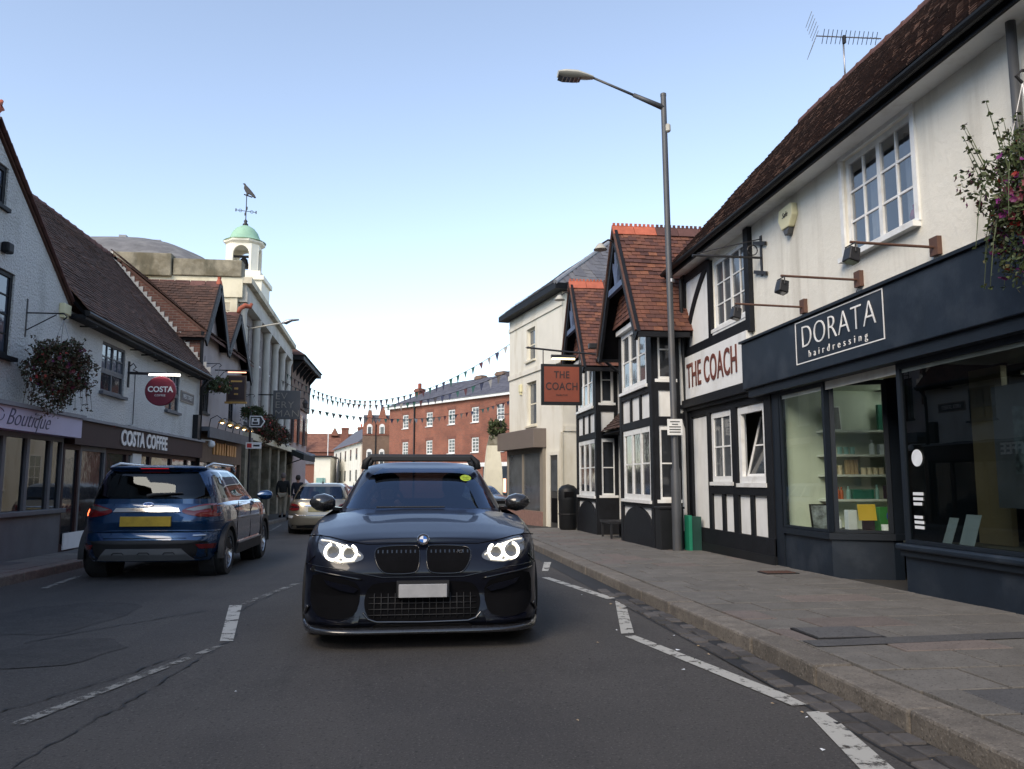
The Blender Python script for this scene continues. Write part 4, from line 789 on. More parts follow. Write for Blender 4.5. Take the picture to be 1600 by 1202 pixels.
for sg, y1 in ((1,14.56),(-1,8.84)):
    MB().prism([(-5.97,ap[0],ap[1]+.03),(-5.97,y1,e+.03),(-5.97,y1,e+.08),(-5.97,ap[0],ap[1]+.08)], (-5,0,0)).build('roof', 'tile_end', BA)
    tm = MB(); up = Vector((0,ap[0]-y1,ap[1]-e)); tiles(tm, (-11,y1,e+.08), (1,0,0), up, 5.05, up.length, .17, .105, random.Random(5)); tm.build('roof_tiles', 'tile_brown', BA, recalc=False, kind='stuff')
    for k in range(17): 
        a = k/17; MB().bar((-5.93,ap[0]+(y1-ap[0])*a,ap[1]+(e-ap[1])*a+.10),(-5.93,ap[0]+(y1-ap[0])*(a+.064),ap[1]+(e-ap[1])*(a+.064)+.085),.05,.022).build('verge_tile', 'ridge_dark', BA)
MB().lathe([(.06,0),(.05,.08),(.09,.14),(.03,.2)], (-6.0,ap[0]+.02,ap[1]+.1), 10).tube([(-6,ap[0]+.02,ap[1]+.28),(-6,ap[0]+.14,ap[1]+.40),(-6,ap[0]+.18,ap[1]+.30),(-6,ap[0]+.10,ap[1]+.26)],.035,8).build('finial', 'ridge_red', BA, smooth=True)
FL.bx('beam_end', 'timber_black', BA, 12.12,12.3,0,.12,4.5,4.66, bevel=.03)
# boutique shop front
FL.bx('stall_riser', 'stall_grey', BA, 8.9,14.55,-.3,.08,-.2,.66); FL.bx('display_sill', 'stall_grey', BA, 8.9,14.6,-.3,.15,.66,.735, bevel=.01); FL.bx('sign_hood', 'lead', BA, 8.9,14.75,0,.33,2.262,2.32)
for a, b in ((9.0,10.8),(10.8,12.55),(12.55,13.3),(13.3,14.1),(14.1,14.55)):
    mb = MB(); FL.box(mb,a,b,-.02,.06,1.85,1.93); FL.box(mb,a,a+.045,-.02,.06,.735,1.85); FL.box(mb,b-.045,b,-.02,.06,.735,1.85); o = mb.build('shop_window', 'stall_grey', BA); FL.bx('pane', 'glass_shop', o, a+.045,b-.045,.01,.02,.735,1.85)
MB().box(-7.5,-7.45,8.95,14.5,-.1,2.2).build('room_wall', 'taupe', BA)
FL.bx('display_floor', 'taupe', BA, 9,14.5,-1.3,-.02,.55,.6)
for s in (10.2,11.6,12.9,13.8):
    t = thing('shop_mannequin', FL.p(s,-.6,.6), ['mannequin in a pink dress far inside the boutique window','mannequin in a grey dress in the boutique window','mannequin in a red dress behind the middle boutique pane','mannequin in a pale dress near the boutique doorway'][(10.2,11.6,12.9,13.8).index(s)], 'mannequin')
    MB().lathe([(.22,0),(.20,.25),(.13,.5),(.11,.6),(.15,.75),(.16,.85),(.05,.92),(.04,.98)], FL.p(s,-.6,.62), 14).build('dress', ['pink_cloth','curtain','petal_red','panel_white'][(10.2,11.6,12.9,13.8).index(s)], t, smooth=True); MB().lathe([(.01,0),(.06,.03),(.07,.1),(.05,.17),(.01,.19)], FL.p(s,-.6,1.6), 12).build('head', 'card_white', t, smooth=True)
t = thing('boutique_sign', FL.p(11.8,.28,1.92), 'pale lavender fascia board with flowing script reading Boutique', 'sign')
FL.bx('board', 'lavender', t, 8.9,14.70,.06,.28,1.93,2.26); text('Boutique', .36, FL.p(12.75,.284,2.10), (0,1,0), (0,0,1), 'lavender_ink', t, .006, sx=1.05, off=-.005, shear=.5)
MB().tube([FL.p(11.85+.16*math.cos(a),.286,2.12+.09*math.sin(a)) for a in np.linspace(.5,6.4,18)],.005,5).build('flourish', 'lavender_ink', t)
t = thing('window_spotlight', FL.p(13.6,-.3,1.75), 'tiny lit ceiling spotlight inside the boutique window', 'spotlight'); MB().lathe([(.045,0),(.045,.04)], FL.p(13.6,-.3,1.86), 12).build('can', 'steel', t); MB().lathe([(.035,-.004),(.035,0)], FL.p(13.6,-.3,1.858), 12).build('bulb', 'tube_light', t)
t = thing('alarm_box', FL.p(14.32,.0,4.1), 'small cream alarm box at the eaves where two left hand houses meet', 'alarm'); FL.bx('case', 'alarm_cream', t, 14.15,14.42,0,.1,4.02,4.2, bevel=.015); FL.bx('strobe', 'alarm_cream', t, 14.2,14.38,0,.07,3.96,4.018)
# ------------------------------------------------------------------ coffee shop building
BC = thing('coffee_shop_building', (-8,19,-.2), 'low white roughcast building with long brown tiled roof over the coffee shop', 'building')
C2 = (16.15,17.4,2.92,3.9); C3 = (20.25,21.35,2.92,3.86)
skin(FL, MB(), 14.5, 23.3, 2.2, 4.16, [C2, C3]).build('wall', 'roughcast', BC, recalc=False)
for q in (C2, C3):
    window(FL, BC, q[0],q[1],q[2]+.42,q[3], nx=2, nz=2, fw=.05, bw=.022, mat='stall_grey', split=2, pane='glass_blue', d=-.02); window(FL, BC, q[0],q[1],q[2],q[2]+.42, nx=1, nz=1, fw=.05, mat='stall_grey', split=2, pane='glass_dark', d=-.025, sill=.08)
MB().box(-11,-6.06,14.6,23.25,-.2,4.0).build('core', 'dark_room', BC)
cE, cZ, cR, cT = -5.72, 4.12, -8.64, 7.52
MB().prism([(cE,14.52,cZ),(cR,14.52,cT),(-11.6,14.52,cZ),(-11.6,14.52,cZ-.1),(cR,14.52,cT-.12),(cE,14.52,cZ-.08)], (0,8.76,0)).build('roof', 'black_matt', BC)
tm = MB(); up = Vector((cR-cE,0,cT-cZ)); tiles(tm, (cE+.03,14.5,cZ+.01), (0,1,0), up, 8.78, up.length, .17, .105, random.Random(8), skew=None); tm.build('roof_tiles', 'tile_brown', BC, recalc=False, kind='stuff')
rt2 = MB().lathe([(.12,0),(.125,.03),(.11,.06),(.11,.42)], (0,0,0), 12, 'y').build('ridge_tile', 'ridge_dark', BC)
for i in range(21): o = rt2 if i == 0 else copyobj(rt2, BC); o.location = Vector((cR,14.5+i*.42,cT+.0))
FL.bx('soffit', 'timber_black', BC, 14.52,23.3,0,.27,4.02,4.08); FL.bx('eaves_board', 'timber_black', BC, 14.52,23.3,.27,.30,4.0,4.16); g = MB(); g.tube([FL.p(14.5,.33,4.10),FL.p(23.3,.33,4.08)],.05,8); g.build('gutter', 'black_paint', BC)
for s in (15.0,17.6,18.3,19.2,22): FL.bx('gutter_bracket', 'iron', BC, s-.015,s+.015,.02,.31,3.94,3.965)
MB().tube([FL.p(23.15,.3,4.05),FL.p(23.15,.1,3.8),FL.p(23.15,.08,0)],.045,8).build('downpipe', 'black_paint', BC, smooth=True); FL.bx('meter_box', 'black_paint', BC, 22.75,23.0,0,.14,2.35,3.0)
MB().tube([FL.p(18.0,.015,3.5),FL.p(18.02,.015,2.4),FL.p(17.6,.02,2.33)],.008,5).build('wall_cable', 'iron', BC); MB().tube([FL.p(14.8+.25*i,.03,2.33-.012*math.sin(i*1.3)) for i in range(32)],.012,5).build('wall_cable', 'iron', BC)
# stepped flashing where the roof meets the taller neighbour
n = 24; mb = MB()
for i in range(n):
    a = i/n; p0 = Vector((cE+(cR-cE)*a,23.27,cZ+(cT-cZ)*a+.02)); q0 = Vector((cE+(cR-cE)*(a+1/n),23.27,cZ+(cT-cZ)*(a+1/n)+.02))
    MB().prism([p0,q0,q0+Vector((0,0,.10)),p0+Vector((0,0,.26))], (0,.04,0)).build('flashing', 'mortar', BC)
FL.bx('fascia_ledge', 'lead', BC, 14.6,23.3,0,.22,2.262,2.31)
t = thing('coffee_shop_sign', FL.p(19,.15,1.85), 'long dark brown fascia with raised white letters COSTA COFFEE', 'sign'); FL.bx('board', 'costa_brown', t, 14.75,23.28,0,.16,1.83,2.26)
text('COSTA COFFEE', .43, FL.p(18.45,.171,2.05), (0,1,0), (0,0,1), 'letter_white', t, .02, sx=.98, off=.012, space=1.04)
for a, b, m in ((14.6,15.3,'costa_brown'),(15.3,16.5,'stall_grey'),(16.5,17.7,'costa_brown'),(17.7,19.2,'costa_brown'),(19.2,20.8,'costa_brown'),(20.8,22.2,'costa_brown'),(22.2,23.2,'costa_brown')):
    mb = MB(); FL.box(mb,a,b,-.02,.05,1.74,1.83); FL.box(mb,a,a+.07,-.02,.05,-.2,1.74); FL.box(mb,b-.07,b,-.02,.05,-.2,1.74); FL.box(mb,a+.07,b-.07,-.02,.05,-.2,.12); o = mb.build('shop_window', m, BC); FL.bx('pane', 'glass_dark', o, a+.07,b-.07,0,.012,.12,1.74)
FL.bx('low_panel', 'panel_white', BC, 14.75,15.7,.055,.08,.02,.30); FL.bx('notice', 'panel_white', BC, 18.0,18.55,.0,.06,1.42,1.78)
y = 17.6
t = thing('round_coffee_sign', (-5.35,y,3.12), 'round dark red sign reading COSTA COFFEE under a lit tube on a bracket', 'sign')
MB().lathe([(.30,-.035),(.315,-.025),(.315,.025),(.30,.035)], (-5.32,y,3.08), 32, 'y').build('disc', 'costa_red', t); text('COSTA', .165, (-5.32,y-.038,3.11), (1,0,0), (0,0,1), 'letter_white', t, .008, sx=.95, off=.004); text('COFFEE', .06, (-5.32,y-.038,2.985), (1,0,0), (0,0,1), 'letter_white', t, .008, space=1.1)
MB().tube([(-6,y,3.46),(-5.7,y,3.45),(-4.95,y,3.45)],.03,8).build('arm', 'iron', t); MB().bar((-5.98,y,3.15),(-5.98,y,3.7),.05,.03).build('wall_plate', 'iron', t); MB().tube([(-5.45,y,3.40),(-5.45,y,3.45)],.012,6).tube([(-5.2,y,3.40),(-5.2,y,3.45)],.012,6).build('hanger', 'iron', t); MB().tube([(-5.55,y-.07,3.42),(-4.92,y-.07,3.42)],.020,8).build('light_tube', 'tube_light', t)
MB().tube([(-5.97,y,3.6),(-5.9,y,3.66),(-5.84,y,3.58),(-5.9,y,3.52),(-5.8,y,3.48)],.012,6).build('scroll', 'iron', t)
t = thing('street_name_plate', FL.p(22,.0,3.4), 'dark street name plate high on the white wall by the downpipe', 'sign'); FL.bx('plate', 'everyman_grey', t, 21.5,22.65,0,.03,3.28,3.50); FL.bx('plate_border', 'everyman_letter', t, 21.47,22.68,0,.025,3.25,3.53); text('WEST STREET', .16, FL.p(22.07,.033,3.39), (0,1,0), (0,0,1), 'sign_white', t, .004, sx=.9)
# crested roof peeping over the coffee shop ridge
BK = thing('crested_roof_house', (-12,25,0), 'red tiled roof with crested ridge peeping over the coffee shop roof', 'building')
kx, ky, kz = -13.2, 25.5, 9.9
MB().prism([(kx,ky-2,kz-2.6),(kx,ky,kz),(kx,ky+2,kz-2.6)], (-5,0,0)).build('roof', 'tile_end', BK); MB().box(kx-5,kx-.05,ky-1.9,ky+1.9,0,kz-2.6).build('wall', 'brick_plain', BK)
for i in range(9): MB().box(kx-.5*i-.1,kx-.5*i,ky-.04,ky+.04,kz-.05,kz+.2).build('ridge_crest', 'ridge_red', BK)
# ------------------------------------------------------------------ grey twin gabled building
BG = thing('grey_twin_gabled_building', (-8,26.5,-.3), 'grey rendered building with two red tiled gables and gold lettered shop front', 'building')
FG = Fr((-6.15,0,0),(0,1,0),(1,0,0))
GA = (24.15,24.95,3.2,4.55); GB = (27.6,28.3,2.95,3.9)
GL = [(23.32,4.9),(24.65,7.05),(26.05,5.35),(27.55,6.7),(29.75,4.75)]
mb = MB(); skin(FG, mb, 23.32, 30.0, 2.6, 4.75, [GA, GB]); mb.add([FG.p(23.32,0,4.75)]+[FG.p(s,0,z) for s, z in GL]+[FG.p(30.0,0,4.75)],[tuple(range(7))[::1]]); mb.build('wall', 'render_grey', BG, recalc=False)
window(FG, BG, *GA, nx=2, nz=5, fw=.05, bw=.02, mat='timber_black', split=2, pane='glass_mid', d=-.02, sill=.05); window(FG, BG, *GB, nx=2, nz=3, fw=.05, bw=.02, mat='timber_black', pane='glass_dark', d=-.02)
MB().box(-11.5,-6.2,23.36,29.9,-.4,4.6).build('core', 'dark_room', BG)
# brick end wall rising over the coffee shop roof
MB().prism([(-5.98,23.3,3.6),(-5.98,23.3,5.42),(-8.62,23.3,7.62),(-11.3,23.3,5.4),(-11.3,23.3,3.6)], (0,.16,0)).build('end_wall', 'brick_brown', BG)
MB().prism([(-5.9,23.27,5.42),(-8.62,23.27,7.66),(-11.3,23.27,5.42),(-11.3,23.27,5.34),(-8.62,23.27,7.56),(-5.9,23.27,5.34)], (0,7,0)).build('roof', 'tile_end', BG)
tm = MB(); up = Vector((-2.72,0,2.24)); tiles(tm, (-5.88,23.25,5.44), (0,1,0), up, 6.8, up.length, .18, .11, random.Random(3)); tm.build('roof_tiles', 'tile_brown', BG, recalc=False, kind='stuff')
for (yc, z, l, r_) in ((24.65,7.14,(23.2,5.2),(26.05,5.3)),(27.55,6.8,(26.05,5.3),(29.8,4.85))):
    for sg, ft in ((-1,l),(1,r_)):
        up = Vector((0,yc-ft[0],z-ft[1])); MB().prism([(-5.9,ft[0],ft[1]-.06),(-5.9,yc,z-.06),(-5.9,yc,z),(-5.9,ft[0],ft[1])], (-3.4,0,0)).build('roof', 'black_matt', BG)
        tm = MB(); tiles(tm, (-9.2,ft[0],ft[1]), (1,0,0), up, 3.32, up.length, .18, .11, random.Random(4)); tm.build('roof_tiles', 'tile_brown', BG, recalc=False, kind='stuff')
        MB().bar((-5.86,ft[0],ft[1]-.13),(-5.86,yc,z-.10),.05,.26,up=(0,-up.z,up.y)).build('barge_board', 'timber_black', BG)
    for i in range(7): MB().prism([(-6.3-.45*i,yc-.13,z-.12),(-6.3-.45*i,yc,z+.08),(-6.3-.45*i,yc+.13,z-.12)], (.43,0,0)).build('ridge_tile', 'ridge_dark', BG)
MB().lathe([(.1,-.1),(.08,0),(.05,.08),(.06,.14)], (-5.92,24.65,7.2), 8).build('finial', 'ridge_red', BG); MB().tube([(-5.95,27.55,6.85),(-5.9,27.55,7.0),(-5.75,27.62,7.12),(-5.6,27.7,7.1),(-5.55,27.72,7.22)],[.07,.08,.09,.08,.05],8).build('finial', 'ridge_red', BG, smooth=True)
MB().tube([(-5.98,23.25,5.4),(-5.98,23.25,4.2)],.05,8).build('downpipe', 'black_paint', BG)
# shop front with gold letters
FG.bx('shop_canopy', 'stall_grey', BG, 23.4,29.6,0,.45,2.60,2.72); FG.bx('canopy_board', 'stall_grey', BG, 23.4,29.6,.40,.46,2.42,2.598); FG.bx('sign_board', 'sign_board_brown', BG, 23.4,29.4,0,.10,1.75,2.58); FG.bx('shop_pane', 'glass_dark', BG, 23.5,29.3,0,.03,-.2,1.74)
for s in (23.45,25.2,27.0,28.4,29.3): FG.bx('pilaster', 'sign_board_brown', BG, s,s+.18,0,.09,-.4,1.75)
t = thing('gold_letter_sign', FG.p(27,.1,2.0), 'row of gold letters on the brown shop fascia under the gooseneck lamps', 'sign')
for i, (wd, h) in enumerate(((.18,.42),(.26,.36),(.26,.36),(.26,.36),(.16,.4),(.26,.36),(.28,.36),(.24,.36),(.26,.36))): FG.box(MB(), 25.3+.36*i,25.3+.36*i+wd,.10,.13,2.0,2.0+h).build('letter_block', 'gold_letter', t)
for i in range(5):
    s = 24.9+1.05*i; t = thing('gooseneck_lamp', FG.p(s,.0,2.75), 'lit copper gooseneck lamp on the grey shop canopy, %s from the coffee shop' % OD[i], 'lamp', 'gooseneck lamps along the grey shop canopy')
    MB().tube([FG.p(s,.05,2.72),FG.p(s,.10,3.05),FG.p(s,.28,3.15),FG.p(s,.42,3.05)],.014,6).build('neck', 'iron', t); MB().lathe([(.03,.09),(.06,.07),(.11,.0),(.115,-.02)], FG.p(s,.44,2.95), 12, cap=False).build('shade', 'gold_letter', t, smooth=True); MB().lathe([(.01,-.05),(.045,-.03),(.05,.0),(.03,.04)], FG.p(s,.44,2.95), 10).build('bulb', 'warm_lamp', t, smooth=True)
t = thing('wall_lantern', FG.p(23.75,.3,2.2), 'small white lamp below the corner of the grey shop canopy', 'lamp'); MB().lathe([(.02,.12),(.08,.1),(.1,.0),(.08,-.06),(.02,-.08)], FG.p(23.8,.42,2.22), 12).build('globe', 'panel_white', t, smooth=True); MB().tube([FG.p(23.8,.42,2.34),FG.p(23.5,.1,2.36)],.02,6).build('arm', 'panel_white', t)
y = 25.6
t = thing('hanging_board_sign', (-5.5,y,4.0), 'brown hanging board with a lit strip above it on the grey gabled building', 'sign')
MB().box(-5.78,-5.2,y-.03,y+.03,3.64,4.46).build('frame', 'sign_board_brown', t); MB().box(-5.74,-5.24,y-.036,y-.03,3.70,4.42).build('board', 'letter_dark', t); MB().tube([(-6.15,y,4.62),(-5.15,y,4.62)],.02,6).tube([(-6.1,y,4.3),(-5.9,y,4.55),(-5.75,y,4.62)],.012,6).build('arm', 'iron', t); MB().tube([(-5.75,y-.07,4.55),(-5.2,y-.07,4.55)],.018,8).build('light_tube', 'spot_pink', t); MB().box(-5.82,-5.16,y-.06,y+.06,3.58,3.638).build('ledge', 'gold_letter', t)
for k, (wd, zz, h) in enumerate(((.34,4.25,.05),(.12,4.02,.06),(.12,3.85,.05))): MB().box(-5.49-wd/2,-5.49+wd/2,y-.04,y-.036,zz,zz+h).build('board_lettering', 'gold_letter', t)
# ------------------------------------------------------------------ the classical hall with the bell cupola
HA, HB = Vector((-6.62,30.4,0)), Vector((-7.15,45.6,0)); ha = (HB-HA).normalized(); FH = Fr(HA, ha, (ha.y,-ha.x,0)); HL = (HB-HA).length; FHe = Fr(HA, (-1,0,0), (0,-1,0))
HALL = thing('classical_hall', (-10,37,-.4), 'cream stone classical hall with tall white columns and a stained parapet', 'building')
MB().prism([HA+Vector((-.05,.05,-.5)),HB+Vector((-.05,0,-.5)),HB+Vector((-8,0,-.5)),HA+Vector((-8,.05,-.5))], (0,0,9.0)).build('core', 'cream_stone', HALL)
skin(FH, MB(), 0, HL, -.5, 8.3, [(s-.55,s+.55,z0,z1) for s in (2.2,5.1,8.0,10.9,13.6) for z0, z1 in ((3.6,5.6),(6.2,7.4))], d=.02).build('wall', 'flint', HALL, recalc=False)
for s in (2.2,5.1,8.0,10.9,13.6):
    for z0, z1 in ((3.6,5.6),(6.2,7.4)): window(FH, HALL, s-.55,s+.55,z0,z1, nx=2, nz=3, fw=.07, bw=.03, d=-.04, pane='glass_dark', sill=.06)
for i, s in enumerate((.35,3.65,6.6,9.5,12.3,15.0)):
    mb = MB(); c = FH.p(s,.16,0); mb.lathe([(.24,3.0),(.24,3.1),(.17,3.2),(.15,7.5),(.17,7.6),(.23,7.75),(.23,7.85)], c, 14); mb.build('column', 'column_grey', HALL, smooth=True, auto=40)
    FH.bx('pier', 'stone_dirty', HALL, s-.33,s+.33,0,.5,-.6,2.7)
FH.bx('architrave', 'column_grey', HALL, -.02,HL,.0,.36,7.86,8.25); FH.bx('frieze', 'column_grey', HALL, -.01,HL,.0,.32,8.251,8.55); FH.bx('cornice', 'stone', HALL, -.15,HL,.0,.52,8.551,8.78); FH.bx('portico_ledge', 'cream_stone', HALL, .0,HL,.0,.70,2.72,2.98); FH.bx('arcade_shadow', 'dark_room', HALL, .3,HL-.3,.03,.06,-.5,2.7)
# camera facing end wall with blockwork
FHe.bx('end_wall', 'stone', HALL, .0,7.5,0,.04,-.5,8.4); rgs = random.Random(6)
for j in range(14):
    z0 = 4.2+j*.3
    for i in range(2):
        s0 = .04+(.55 if i else 0)-(.15 if j%2 and i else 0); s1 = (.55 if not i else 1.15)-(.15 if j%2 and not i else 0)
        FHe.bx('quoin_block', 'stone' if rgs.random() < .5 else 'cream_stone', HALL, s0,s1-.02,.04,.07+rgs.uniform(0,.02),z0,z0+.28, bevel=.01)
FHe.bx('corner_pilaster', 'cream_stone', HALL, -.02,.24,-.3,.10,2.9,8.4); FHe.bx('entablature', 'cream_stone', HALL, -.20,7.5,-.2,.16,8.0,8.75)
FHe.bx('parapet', 'stone_dirty', HALL, -.16,2.3,-.4,.24,8.76,9.40, bevel=.03); FHe.bx('parapet', 'stone_dirty', HALL, 2.34,7.6,-.4,.34,8.70,9.55, bevel=.03)
# low domed slate roof
zc = Vector((-12.6,37.5,0)); prf = [(6.6,5.6,9.2),(5.6,4.7,10.0),(4.4,3.6,10.8),(3.0,2.4,11.4),(1.9,1.4,11.75)]; mb = MB(); P = []
for (ry, rx, z) in prf: P.append([zc+Vector((rx*np.sign(math.cos(a))*abs(math.cos(a))**.6, ry*np.sign(math.sin(a))*abs(math.sin(a))**.6, z)) for a in np.linspace(0,2*math.pi,33)])
mb.grid(P); mb.f.append(tuple(len(mb.v)-33+i for i in range(32))); mb.build('roof', 'slate_old', HALL, smooth=True, auto=20)
MB().box(-13.9,-11.3,36.2,38.8,11.7,11.85).build('roof_flat', 'lead', HALL); MB().box(-13.1,-12.8,36.3,36.6,11.8,12.05).build('vent', 'lead', HALL)
# cupola
cx_, cy_ = -7.75, 36.6
MB().box(cx_-1.0,cx_+1.0,cy_-1.0,cy_+1.0,8.6,10.1).build('tower_stage', 'cupola_white', HALL); MB().box(cx_-1.1,cx_+1.1,cy_-1.1,cy_+1.1,10.0,10.2).build('tower_cornice', 'cupola_white', HALL); MB().box(cx_-.9,cx_+.9,cy_-.9,cy_+.9,10.2,10.45).build('tower_base', 'cupola_white', HALL)
cup = thing('bell_cupola', (cx_,cy_,10.4), 'white octagonal bell cupola with green copper dome on the classical hall', 'cupola')
hw = .82; fc = .45
def cup_wall(fr):
    op = [(-fc, 10.75)]; mb = MB(); a0 = [(fc*.9*math.cos(t), 11.25+fc*.9*math.sin(t)) for t in np.linspace(math.pi,0,11)]
    pts = [(-.52,10.45),(-fc*.9,10.45)]+a0+[(fc*.9,10.45),(.52,10.45),(.52,11.75),(-.52,11.75)]
    n = len(pts)
    # build as two jambs and an arched head strip so the faces stay simple
    fr.box(mb,-.52,-fc*.9,-.16,0,10.45,11.25); fr.box(mb,fc*.9,.52,-.16,0,10.45,11.25)
    for i in range(10):
        (s0,z0),(s1,z1) = a0[i],a0[i+1]
        mb.prism([fr.p(s0,0,z0),fr.p(s1,0,z1),fr.p(s1,0,11.75),fr.p(s0,0,11.75)], fr.n*-.16)
    fr.box(mb,-.52,-fc*.9,-.16,0,11.25,11.75); fr.box(mb,fc*.9,.52,-.16,0,11.25,11.75)
    mb.build('arched_wall', 'cupola_white', cup)
for (nx_, ny_) in ((0,-1),(1,0),(0,1),(-1,0)):
    cup_wall(Fr((cx_+nx_*hw,cy_+ny_*hw,0), (-ny_,nx_,0), (nx_,ny_,0)))
for (sx_, sy_) in ((1,1),(1,-1),(-1,1),(-1,-1)):
    MB().prism([(cx_+sx_*.50,cy_+sy_*hw,10.45),(cx_+sx_*hw,cy_+sy_*.50,10.45),(cx_+sx_*(hw-.13),cy_+sy_*.45,10.45),(cx_+sx_*.45,cy_+sy_*(hw-.13),10.45)], (0,0,1.30)).build('corner_pier', 'cupola_white', cup)
MB().lathe([(.88,11.751),(1.06,11.85),(1.08,11.93),(1.0,11.95)], (cx_,cy_,0), 8).build('cornice', 'cupola_white', cup); MB().lathe([(1.09,11.951),(1.0,12.0),(.80,12.08),(.75,12.2),(.66,12.4),(.48,12.6),(.25,12.72),(.05,12.76)], (cx_,cy_,0), 32).build('dome', 'copper_green', cup, smooth=True)
cup.scale = (.86,.86,1)
bl = thing('bell', (cx_,cy_,10.9), 'dark bronze bell hanging inside the white cupola', 'bell'); MB().lathe([(.30,0),(.26,.06),(.19,.2),(.15,.38),(.08,.44),(.03,.46)], (cx_,cy_,10.8), 18).build('body', 'iron', bl, smooth=True); MB().box(cx_-.55,cx_+.55,cy_-.05,cy_+.05,11.26,11.36).build('headstock', 'iron', bl); MB().lathe([(.05,0),(.05,.1)], (cx_,cy_,10.68), 8).build('clapper', 'iron', bl); MB().lathe([(.24,-.03),(.28,-.03),(.28,.03),(.24,.03)], (cx_+.34,cy_,11.05), 14, 'x').build('wheel', 'iron', bl)
MB().box(cx_-.5,cx_+.5,cy_-.3,cy_-.2,10.45,10.62).build('frame', 'iron', bl)
vn = thing('weather_vane', (cx_,cy_,12.75), 'black iron weather vane with a bird above the green dome', 'weather vane')
MB().lathe([(.12,12.74),(.13,12.82),(.06,12.9),(.09,12.98),(.03,13.05),(.022,13.1),(.02,14.35)], (cx_,cy_,0), 10).build('spindle', 'iron', vn, smooth=True)
for k in range(4):
    a = k*math.pi/2+.3; d_ = Vector((math.cos(a),math.sin(a),0)); c_ = Vector((cx_,cy_,13.45)); MB().tube([c_,c_+d_*.42],.014,6).tube([c_+d_*(.25+.07*math.cos(t))+Vector((0,0,.07*math.sin(t))) for t in np.linspace(0,6.28,10)],.010,5).build('direction_arm', 'iron', vn)
    MB().bar(c_+d_*.44-Vector((0,0,.07)),c_+d_*.44+Vector((0,0,.07)),.02,.05).build('direction_letter', 'iron', vn)
MB().tube([(cx_-.12,cy_,14.24),(cx_+.25,cy_,14.12)],.03,6).build('perch', 'iron', vn)
bd = [(-.13,14.76),(-.20,14.74),(-.14,14.71),(-.12,14.64),(-.14,14.52),(-.06,14.36),(.02,14.28),(.02,14.18),(.06,14.18),(.07,14.27),(.18,14.22),(.34,14.08),(.42,14.10),(.36,14.22),(.22,14.40),(.06,14.58),(-.04,14.68),(-.08,14.76)]
bm_ = bmesh.new(); vsx = [bm_.verts.new((x,-.05,z-12.75)) for x, z in bd]; f_ = bm_.faces.new(vsx); ex = bmesh.ops.extrude_face_region(bm_, geom=[f_]); bmesh.ops.translate(bm_, verts=[v for v in ex['geom'] if isinstance(v, bmesh.types.BMVert)], vec=(0,.1,0)); bmesh.ops.recalc_face_normals(bm_, faces=bm_.faces); me = bpy.data.meshes.new('bird'); bm_.to_mesh(me); bm_.free(); me.materials.append(M['iron']); o = bpy.data.objects.new('bird', me); link(o); o.parent = vn; bv = o.modifiers.new('b','BEVEL'); bv.width = .03; bv.segments = 2
# clock stage lower windows hint and pediment beyond
FH.bx('clock_frame', 'timber_black', HALL, 5.6,6.4,-.3,-.28,8.9,9.6)
# ------------------------------------------------------------------ projecting house beyond the hall
PH = thing('hip_roofed_corner_house', (-8,49,-.5), 'dark hip roofed house with deep bracketed eaves beyond the hall', 'building')
MB().box(-13,-7.0,46.0,54,-.7,8.0).build('wall', 'render_pink', PH); MB().box(-13,-6.85,46.0,54.1,5.6,8.0).build('hung_wall', 'brick_tan', PH); MB().box(-13.2,-6.2,45.7,54.4,8.0,8.25).build('eaves', 'timber_black', PH); mb = MB(); mb.add([(-6.1,45.6,8.26),(-6.1,54.5,8.26),(-9.5,51,10.6),(-9.5,49,10.6),(-13.2,45.6,8.26),(-13.2,54.5,8.26)],[(0,1,2,3),(0,3,4),(1,5,2),(4,3,2,5)]); mb.build('roof', 'tile_end', PH)
for k in range(6): MB().prism([(-6.85,46.2+1.4*k,7.99),(-6.3,46.2+1.4*k,7.99),(-6.85,46.2+1.4*k,7.3)], (0,.15,0)).build('eaves_bracket', 'timber_black', PH)
for k in range(3): MB().box(-6.84,-6.80,47+2.4*k,48.1+2.4*k,3.4,5.2).build('window', 'glass_dark', PH)
aw = thing('shop_awning', (-7,45,3), 'dark canvas awning reaching over the left pavement beyond the hall', 'awning'); MB().prism([(-7.1,43.5,3.15),(-5.75,43.5,2.6),(-5.75,43.5,2.3),(-5.8,43.5,2.3),(-7.1,43.5,2.9)], (0,5.0,0)).build('canvas', 'awning_dark', aw); MB().tube([(-7.1,43.6,1.9),(-5.85,43.6,2.35)],.03,6).build('stay', 'iron', aw)
t = thing('projecting_cinema_sign', (-5.3,34,4.3), 'square dark projecting sign with the letters EV ERY MAN stacked', 'sign')
MB().box(-5.80,-4.70,33.94,34.06,3.74,4.93).build('board', 'everyman_grey', t, bevel=.01)
for k, s in enumerate(('EV','ERY','MAN')): text(s, .40, (-5.72,33.935,4.68-.36*k), (1,0,0), (0,0,1), 'everyman_letter', t, .02, align='LEFT', sx=1.1, off=-.006, space=1.08)
for zz in (3.9,4.75): MB().tube([(-6.4,34,zz),(-5.78,34,zz)],.03,6).build('bracket', 'iron', t)
lt = thing('sign_lantern', (-4.55,34,4.5), 'small black lantern hanging off the end of the cinema sign', 'lantern'); MB().tube([(-4.7,34,4.62),(-4.55,34,4.62),(-4.5,34,4.55)],.02,6).build('arm', 'iron', lt); MB().lathe([(.02,.12),(.05,.1),(.13,-.05),(.10,-.05),(.08,-.22),(.02,-.25)], (-4.5,34,4.45), 10).build('shade', 'iron', lt)
